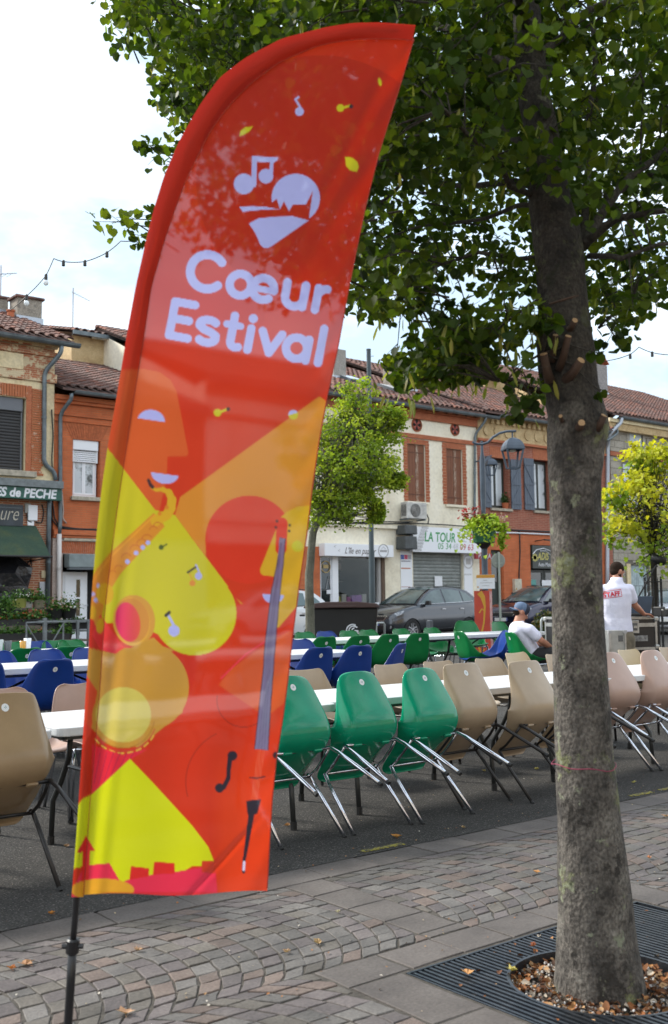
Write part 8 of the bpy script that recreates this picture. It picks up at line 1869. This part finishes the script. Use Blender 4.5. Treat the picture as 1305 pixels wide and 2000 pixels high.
# raised lid / screen on the case
sc_ = thing('console_lid', 'dark blue-grey raised console lid standing on the flight case', 'console', (cc_.x+dR.x*.34-dF.x*.1, cc_.y+dR.y*.34-dF.y*.1, zt), rz_-rad(10)); lw = .30
NV = M('navy grey lid', (.022, .042, .075), .5, n=5, mode='World')
b = MB(); b.prism([(-.34, 0), (.30, 0), (.37, .25), (-.30, .25)], -.012, .012, fn=lambda a, c, h_: (a, h_+.05+c*.2, c)); l = b.build('lid', NV, sc_); bevel(l, .006); b = MB(); b.box((0, -.10, .02), (.6, .3, .035)); bevel(b.build('keyboard', CARBLK, sc_), .01)
l.location = (0, -.1, 0)
mx_ = thing('mixer_unit', 'small black audio unit right of the staff man\'s hand', 'audio unit', (0, 0, 0)); q = at(1288, 1196, MT+.1); b = MB(); b.box(q+Vector((0, 0, .01)), (.09, .12, .12)); bevel(b.build('casing', CARBLK, mx_), .01); b = MB(); b.lathe([(.012, 0), (.012, .01)], 10, axis='Y', c=tuple(q+Vector((-.03, -.07, .03)))); b.build('knob', ALU, mx_)
q = at(1304, 1196, MT+.3); b = MB(); b.box(q, (.16, .14, .10)); o = b.build('amplifier', CARBLK); bevel(o, .012); tag(o, 'black amplifier box at the right edge on the flight case', 'amplifier')
q = at(1197, 1240, 12.2); ac_ = thing('metal_case', 'small scuffed aluminium case standing between the tree trunk and the staff man', 'case', (q.x, q.y, gz(q.y)), YAW-PI/2+rad(12)); z1 = at(1197, 1231, 12.2).z-gz(q.y)
SCUF = M('scuffed aluminium', (.40, .41, .40), .45, .5, n=6, mode='World', col2=(.28, .29, .28)); b = MB(); b.box((-.02, 0, z1/2), (.20, .30, z1)); b.build('body', SCUF, ac_)
for sx in (-.115, .075):
    b = MB(); b.box((sx, -.15, z1/2), (.022, .02, z1)); b.build('edge', ALU, ac_)
    b = MB(); b.box((sx, -.15, z1-.015), (.04, .03, .035)); b.build('corner', M('grey ink'), ac_)
b = MB(); b.box((.02, -.1525, z1-.09), (.055, .004, .07)); b.build('latch_dish', M('dark fan'), ac_)
q = at(1290, 1282, 12.5)
b = MB(); b.lathe([(.03, 0), (.04, .12), (.02, .16), (.012, .2)], 12); o = b.build('bottle', M('amber glass'), loc=(q.x, q.y, q.z)); tag(o, 'small amber bottle on the far ledge near the right edge', 'bottle') if 0 else bpy.data.objects.remove(o)
# ============================================================ people
SKIN = M('skin', (.46, .22, .14), .5, n=12, col2=(.40, .17, .105)); TEE = M('white jersey', (.72, .72, .84), .8, n=5, col2=(.64, .64, .78), bump=(14, .5, .02)); HAIR = M('dark brown hair', (.030, .018, .012), .85, n=90, bump=(160, 1, .006), spec=.15); KHAKI = M('khaki cotton', (.20, .17, .12), .85, n=6, bump=(10, .6, .02)); BLKC = M('black cotton', (.012, .012, .014), .85, bump=(10, .5, .02))
SHOE = M('dark shoe', (.03, .03, .035), .6); DENIM = M('blue-grey cap cloth', (.09, .14, .23), .8, n=40, col2=(.12, .17, .27)); NAVY = M('navy cap mesh', (.018, .024, .045), .8)
def ball(b, c, r, n=14, m=10, rot=None):
    r = r if isinstance(r, (tuple, list)) else (r, r, r); V = []; c = Vector(c)
    for i in range(m+1):
        th = PI*i/m
        for k in range(n):
            v = Vector((r[0]*math.sin(th)*math.cos(2*PI*k/n), r[1]*math.sin(th)*math.sin(2*PI*k/n), r[2]*math.cos(th)))
            V.append((rot @ v if rot else v)+c)
    b.add(V, [(i*n+k, (i+1)*n+k, (i+1)*n+(k+1) % n, i*n+(k+1) % n) for i in range(m) for k in range(n)])
def cap(b, pts, rs):
    """tapered limb through joints, with ball joints"""
    pts = [Vector(p) for p in pts]
    for i in range(len(pts)-1):
        b.tube([pts[i], pts[i+1]], [rs[i], rs[i+1]], 14); 
    for p, r in zip(pts, rs): ball(b, p, r, 12, 8)
def oval(b, pts, rad2, n=20):
    """torso through ellipses: each (half width, half depth)"""
    pts = [Vector(p) for p in pts]; V = []
    for p, (w, d) in zip(pts, rad2): V += [p+Vector((w*math.cos(2*PI*k/n), d*math.sin(2*PI*k/n), 0)) for k in range(n)]
    m = len(pts); b.add(V, [(i*n+k, i*n+(k+1) % n, (i+1)*n+(k+1) % n, (i+1)*n+k) for i in range(m-1) for k in range(n)]+[tuple(range(n))[::-1], tuple((m-1)*n+k for k in range(n))])
def skinned(b, name, mat, parent, vox=.009, sm=5):
    o = b.build(name, mat, parent); par = o.parent; o.parent = None
    r = o.modifiers.new('r', 'REMESH'); r.mode = 'VOXEL'; r.voxel_size = vox; s = o.modifiers.new('s', 'SMOOTH'); s.iterations = sm; s.factor = .5
    dg = bpy.context.evaluated_depsgraph_get(); dg.update(); nm = bpy.data.meshes.new_from_object(o.evaluated_get(dg)); o.modifiers.clear(); o.data = nm; nm.polygons.foreach_set('use_smooth', [True]*len(nm.polygons)); o.parent = par
    if not nm.materials: nm.materials.append(mat)
    return o
def hand(b, wrist, d, up, s=1.0, curl=.35):
    """palm, four bent fingers of different length and a thumb; d is where the fingers point, up the back of the hand"""
    wrist = Vector(wrist); d = Vector(d).normalized(); up = (Vector(up)-d*Vector(up).dot(d)).normalized(); w = d.cross(up)
    for k in range(4):
        o = w*(k-1.5)*.019*s; a = wrist+o*.7+d*.015; m = wrist+o+d*.085*s; b.tube([a, m], [.014*s, .012*s], 8); ball(b, m, .012*s, 8, 6)
        L = (.062, .074, .068, .052)[k]*s; p1 = m+(d-up*curl*.6).normalized()*L*.5; p2 = p1+(d-up*curl*1.6).normalized()*L*.5
        b.tube([m, p1, p2], [.0095*s, .0085*s, .0068*s], 8); ball(b, p2, .0068*s, 8, 6); ball(b, p1, .0085*s, 8, 6)
    a = wrist+w*-.022*s+d*.02*s; m = a+(d*.7-w*.75-up*.2).normalized()*.045*s; e = m+(d*.95-w*.25-up*.25).normalized()*.032*s
    b.tube([a, m, e], [.014*s, .011*s, .008*s], 8); ball(b, e, .008*s, 8, 6); ball(b, wrist, .024*s, 10, 8)
def head(b, c, s, yaw, pitch=0, beard=False):
    """skull, jaw, nose, ears, brow and mouth; yaw 0 looks along +Y"""
    R_ = Matrix.Rotation(yaw, 3, 'Z') @ Matrix.Rotation(-pitch, 3, 'X'); c = Vector(c); P = lambda x, y, z: c+R_ @ Vector((x*s, y*s, z*s))
    ball(b, P(0, -.008, .03), (.074*s, .094*s, .088*s), 18, 14, R_); ball(b, P(0, .022, -.05), (.056*s, .066*s, .068*s), 14, 10, R_); ball(b, P(0, .062, -.085), (.026*s, .024*s, .024*s), 10, 8, R_)
    b.tube([P(0, .085, .012), P(0, .104, -.026)], [.009*s, .014*s], 8); ball(b, P(0, .103, -.03), (.016*s, .013*s, .011*s), 10, 8, R_)
    ball(b, P(0, .083, .026), (.052*s, .014*s, .010*s), 10, 6, R_); ball(b, P(0, .084, -.060), (.024*s, .010*s, .006*s), 10, 6, R_); ball(b, P(0, .082, -.070), (.020*s, .010*s, .006*s), 10, 6, R_)
    for sd_ in (-1, 1):
        ball(b, P(sd_*.076, -.008, -.008), (.009*s, .020*s, .032*s), 10, 8, R_); ball(b, P(sd_*.082, -.014, .004), (.009*s, .016*s, .016*s), 10, 8, R_); ball(b, P(sd_*.03, .077, .006), (.014*s, .009*s, .009*s), 8, 6, R_)
    return P, R_
def eyes(P, s, parent):
    for sd_ in (-1, 1):
        b = MB(); ball(b, P(sd_*.03, .079, .004), .0095*s, 10, 8); e = b.build('eye', M('eye white', (.7, .7, .68), .3), parent, smooth=True)
        b = MB(); ball(b, P(sd_*.03, .0855, .004), .0050*s, 8, 6); b.build('iris', M('dark iris', (.03, .02, .015), .2), e, smooth=True)

# ---- the man in the STAFF polo, back to us, right hand on the flight case
T1 = 12.6; k1 = T1/FPX; o0 = at(1208, 1240, T1); g0_ = gz(o0.y); yh = 1167.5
man = thing('person', 'bearded man in white STAFF polo and khaki trousers with his hand on a flight case', 'person', (o0.x, o0.y, g0_), YAW-PI/2)
def L1(px, py, y=0): return Vector(((px-1208)*k1, y, H-g0_+(yh-py)*k1))
hc = L1(1212, 1116, .06); b = MB(); P, R_ = head(b, hc, .97, rad(-62), rad(22))
neck = L1(1207, 1140, .0); oval(b, [L1(1207, 1234, .02), L1(1206, 1210, .02), L1(1205, 1180, .0), L1(1204, 1156, -.01), L1(1205, 1142, 0)], [(.155, .11), (.145, .105), (.165, .115), (.185, .11), (.09, .07)])
cap(b, [L1(1206, 1146, 0), L1(1210, 1128, .04)], [.062, .058])
Rsh, Rel, Rwr = L1(1232, 1150, .0), L1(1244, 1181, .06), L1(1267, 1199, .18); Lsh, Lel, Lwr = L1(1180, 1152, .0), L1(1172, 1188, .06), L1(1182, 1206, .24)
cap(b, [Rsh, Rsh.lerp(Rel, .5), Rel, Rel.lerp(Rwr, .4), Rwr], [.052, .050, .041, .040, .027]); cap(b, [Lsh, Lsh.lerp(Lel, .5), Lel, Lel.lerp(Lwr, .4), Lwr], [.052, .048, .041, .038, .027])
hand(b, Rwr, (1, .35, -.16), (0, 0, 1), 1.0, .45); hand(b, Lwr, (.5, .9, -.1), (0, 0, 1), 1.0, .4)
for s in (-1, 1): cap(b, [(s*.095, .02, .86), (s*.10, .03, .47), (s*.105, .0, .09)], [.085, .055, .04])
skinned(b, 'body', SKIN, man, .0085, 4); eyes(P, .97, man)
b = MB(); oval(b, [L1(1208, 1234, .02), L1(1208, 1222, .02), L1(1207, 1205, .015), L1(1206, 1180, .0), L1(1206, 1160, -.005), L1(1206, 1148, -.005), L1(1206, 1140, .0), L1(1208, 1131, .01)], [(.182, .135), (.178, .13), (.168, .122), (.180, .128), (.192, .128), (.172, .115), (.105, .085), (.072, .068)])
cap(b, [L1(1222, 1150, 0), Rsh+Vector((.0, 0, -.005)), Rsh.lerp(Rel, .62)], [.066, .068, .066]); cap(b, [L1(1190, 1150, 0), Lsh, Lsh.lerp(Lel, .6)], [.066, .068, .066])
so_ = skinned(b, 'polo_shirt', TEE, man, .009, 5)
b = MB(); r_ = [Vector((.068*math.cos(2*PI*k/20), .066*math.sin(2*PI*k/20), 0)) for k in range(20)]; c0, c1 = L1(1208, 1134, .012), L1(1209.5, 1127, .03)
b.add([c0+v*1.14 for v in r_]+[c1+v for v in r_], [(k, (k+1) % 20, 20+(k+1) % 20, 20+k) for k in range(20)]); cl = b.build('collar', TEE, so_, smooth=True); cl.modifiers.new('t', 'SOLIDIFY').thickness = .008
# printed STAFF box on the back
bm_ = so_.data; bvs = BVHTree.FromPolygons([v.co.copy() for v in bm_.vertices], [tuple(p.vertices) for p in bm_.polygons])
REDP = M('red print', (.55, .02, .05), .7)
me = text_mesh('STAFF', .085, 0, .0, 'CENTER', 1.05, .0035); me.materials.clear(); me.materials.append(REDP)
ca, sa = math.cos(rad(7)), math.sin(rad(7)); xs = [v.co.x for v in me.vertices]; wd_ = max(xs)-min(xs); cx_, cz2 = L1(1193, 1160).x, L1(1193, 1160).z
def onback(x, z, off=.004):
    h_ = bvs.ray_cast(Vector((x, -1, z)), Vector((0, 1, 0))); return h_[0]-Vector((0, off, 0)) if h_[0] else Vector((x, -.12, z))
bb = bmesh.new(); bb.from_mesh(me); bmesh.ops.triangulate(bb, faces=bb.faces); bmesh.ops.subdivide_edges(bb, edges=[e for e in bb.edges if e.calc_length() > .02], cuts=2); bb.to_mesh(me); bb.free()
for v in me.vertices:
    x, z = v.co.x*(.19/wd_), (v.co.y-.028)*.9; v.co = onback(cx_+x*ca-z*sa, cz2+x*sa+z*ca)
link('staff_print', me, so_)
b = MB()
for (x0, z0, x1, z1) in ((-.112, -.038, .112, -.038), (-.112, .046, .112, .046), (-.112, -.038, -.112, .046), (.112, -.038, .112, .046)):
    pts_ = [onback(cx_+(x0+(x1-x0)*i/8)*ca-(z0+(z1-z0)*i/8)*sa, cz2+(x0+(x1-x0)*i/8)*sa+(z0+(z1-z0)*i/8)*ca, .003) for i in range(9)]; b.tube(pts_, .0028, 4)
b.build('print_frame', REDP, so_)
b = MB(); oval(b, [(0, .02, .60), (0, .02, .72), (0, .02, .84), (0, .02, .90)], [(.19, .13), (.192, .132), (.180, .125), (.165, .115)])
for s in (-1, 1): cap(b, [(s*.10, .02, .74), (s*.115, .03, .46), (s*.118, .02, .10)], [.105, .085, .07])
skinned(b, 'trousers', KHAKI, man, .011, 4)
for s in (-1, 1):
    b = MB(); b.add([], []); ball(b, (s*.11, .06, .045), (.05, .13, .045)); ball(b, (s*.11, -.01, .06), (.045, .06, .06)); skinned(b, 'shoe', SHOE, man, .012, 3)
b = MB(); ball(b, P(0, -.014, .040), (.0755, .0935, .0845), 20, 16, R_); ball(b, P(0, -.045, -.005), (.064, .050, .055), 16, 12, R_); hr_ = skinned(b, 'hair', HAIR, man, .0065, 2)
for v in hr_.data.vertices: v.co += v.normal*(.0022*noise.noise(v.co*160)+.0015*noise.noise(v.co*60))
b = MB(); ball(b, P(0, .045, -.078), (.050, .052, .040), 14, 10, R_); ball(b, P(.052, .012, -.05), (.017, .03, .036), 12, 8, R_); ball(b, P(-.052, .012, -.05), (.017, .03, .036), 12, 8, R_); skinned(b, 'beard', HAIR, man, .007, 2)

# ---- the seated man in cap and white t-shirt
T2 = 12.9; k2 = T2/FPX; o0 = at(1030, 1290, T2); g1_ = gz(o0.y); yh2 = 1170.2
sit = thing('person', 'seated man in backwards blue cap, white t-shirt and black shorts, left of the trunk', 'person', (o0.x, o0.y, g1_), YAW-PI/2)
def L2(px, py, y=0): return Vector(((px-1030)*k2, y, H-g1_+(yh2-py)*k2))
b = MB(); hc = L2(1020, 1196, .02); P, R_ = head(b, hc, 1.0, rad(-76), rad(28))
hip = L2(1041, 1279, 0); ch = L2(1016, 1238, 0); shc = L2(1014, 1222, 0)
def slab(b, pts, n=20):
    V = []; 
    for (p, w, d, ang) in pts:
        A_ = Vector((math.cos(ang), 0, math.sin(ang)))
        for k in range(n): V.append(Vector(p)+A_*(d*math.cos(2*PI*k/n))+Vector((0, w*math.sin(2*PI*k/n), 0)))
    m = len(pts); b.add(V, [(i*n+k, i*n+(k+1) % n, (i+1)*n+(k+1) % n, (i+1)*n+k) for i in range(m-1) for k in range(n)]+[tuple(range(n))[::-1], tuple((m-1)*n+k for k in range(n))])
slab(b, [(hip, .16, .11, .5), (hip.lerp(ch, .5), .145, .10, .5), (ch, .165, .115, .45), (L2(1014, 1224, 0), .165, .095, .3), (L2(1016, 1214, .0), .08, .06, .1)])
cap(b, [L2(1013, 1219, 0), L2(1017, 1206, .01)], [.060, .054])
rs, re, rw = L2(1031, 1230, -.17), L2(1052, 1250, -.19), L2(1077, 1266, -.06); ls, le, lw = L2(1012, 1226, .17), L2(1036, 1254, .22), L2(1074, 1262, .10)
cap(b, [rs, rs.lerp(re, .5), re, re.lerp(rw, .4), rw], [.056, .052, .043, .042, .028]); cap(b, [ls, le, lw], [.054, .042, .028]); hand(b, rw, (1, .5, -.3), (0, 0, 1), 1, .6); hand(b, lw, (1, -.4, -.3), (0, 0, 1), 1, .6)
for s in (-1, 1): cap(b, [hip+Vector((.0, s*.09, 0)), L2(1106, 1276, s*.12), L2(1104, 1345, s*.12), L2(1110, 1352, s*.12)], [.085, .058, .04, .035])
skinned(b, 'body', SKIN, sit, .009, 4); eyes(P, 1.0, sit)
b = MB(); slab(b, [(L2(1042, 1283, 0), .175, .125, .55), (L2(1034, 1268, 0), .165, .120, .5), (L2(1022, 1248, 0), .180, .128, .45), (L2(1012, 1230, 0), .188, .118, .35), (L2(1011, 1220, 0), .160, .090, .2), (L2(1015, 1213, 0), .085, .070, .1)])
cap(b, [L2(1018, 1226, -.12), rs+Vector((0, .0, 0)), rs.lerp(re, .62)], [.072, .074, .066]); cap(b, [L2(1012, 1226, .10), ls, ls.lerp(le, .6)], [.07, .07, .066]); skinned(b, 't_shirt', TEE, sit, .010, 5)
b = MB(); slab(b, [(L2(1046, 1284, 0), .18, .12, .6), (L2(1040, 1272, 0), .165, .115, .5)])
for s in (-1, 1): cap(b, [hip+Vector((.02, s*.09, -.01)), L2(1096, 1275, s*.12)], [.105, .088])
skinned(b, 'shorts', BLKC, sit, .012, 4)
for s in (-1, 1): b = MB(); c = L2(1112, 1357, s*.12); ball(b, c+Vector((.05, 0, .02)), (.13, .05, .05)); ball(b, c, (.06, .045, .07)); skinned(b, 'shoe', SHOE, sit, .012, 3)
b = MB(); ball(b, P(0, -.008, .048), (.082, .100, .082), 22, 16, R_); cp_ = skinned(b, 'cap', DENIM, sit, .008, 3)
b = MB(); ball(b, P(0, .030, .052), (.0815, .066, .082), 20, 14, R_); skinned(b, 'cap_mesh', NAVY, sit, .008, 2)
b = MB(); V = []
for i in range(7):
    for j in range(6): a = -1+2*i/6; f = j/5; V.append(P(.068*a*(1-.10*f), -.080-.075*f*(1-.25*a*a)+.02*a*a, .014-.022*f-.016*a*a))
b.add(V, [(i*6+j, i*6+j+1, (i+1)*6+j+1, (i+1)*6+j) for i in range(6) for j in range(5)]); br = b.build('cap_peak', DENIM, sit, smooth=True); br.modifiers.new('t', 'SOLIDIFY').thickness = .006
b = MB(); q = P(0, -.104, .065); b.lathe([(.014, 0), (.014, .003)], 14, axis='X', c=tuple(q)); b.build('cap_patch', M('pale patch', (.35, .42, .5), .7), cp_)
b = MB(); ball(b, P(0, -.045, -.02), (.060, .050, .045), 14, 10, R_); skinned(b, 'hair', HAIR, sit, .008, 2)
pc = Vector((sit.location.x, sit.location.y, 0)); rz_ = rad(-113); fwd = Vector((-math.sin(rz_), math.cos(rz_), 0)); ps_ = at(1046, 1290, T2); ps_ = Vector((ps_.x, ps_.y, 0))+fwd*.16
chair('grass', ps_.x, ps_.y, rz_, 'green chair the capped man sits on, seen from its side', G4)
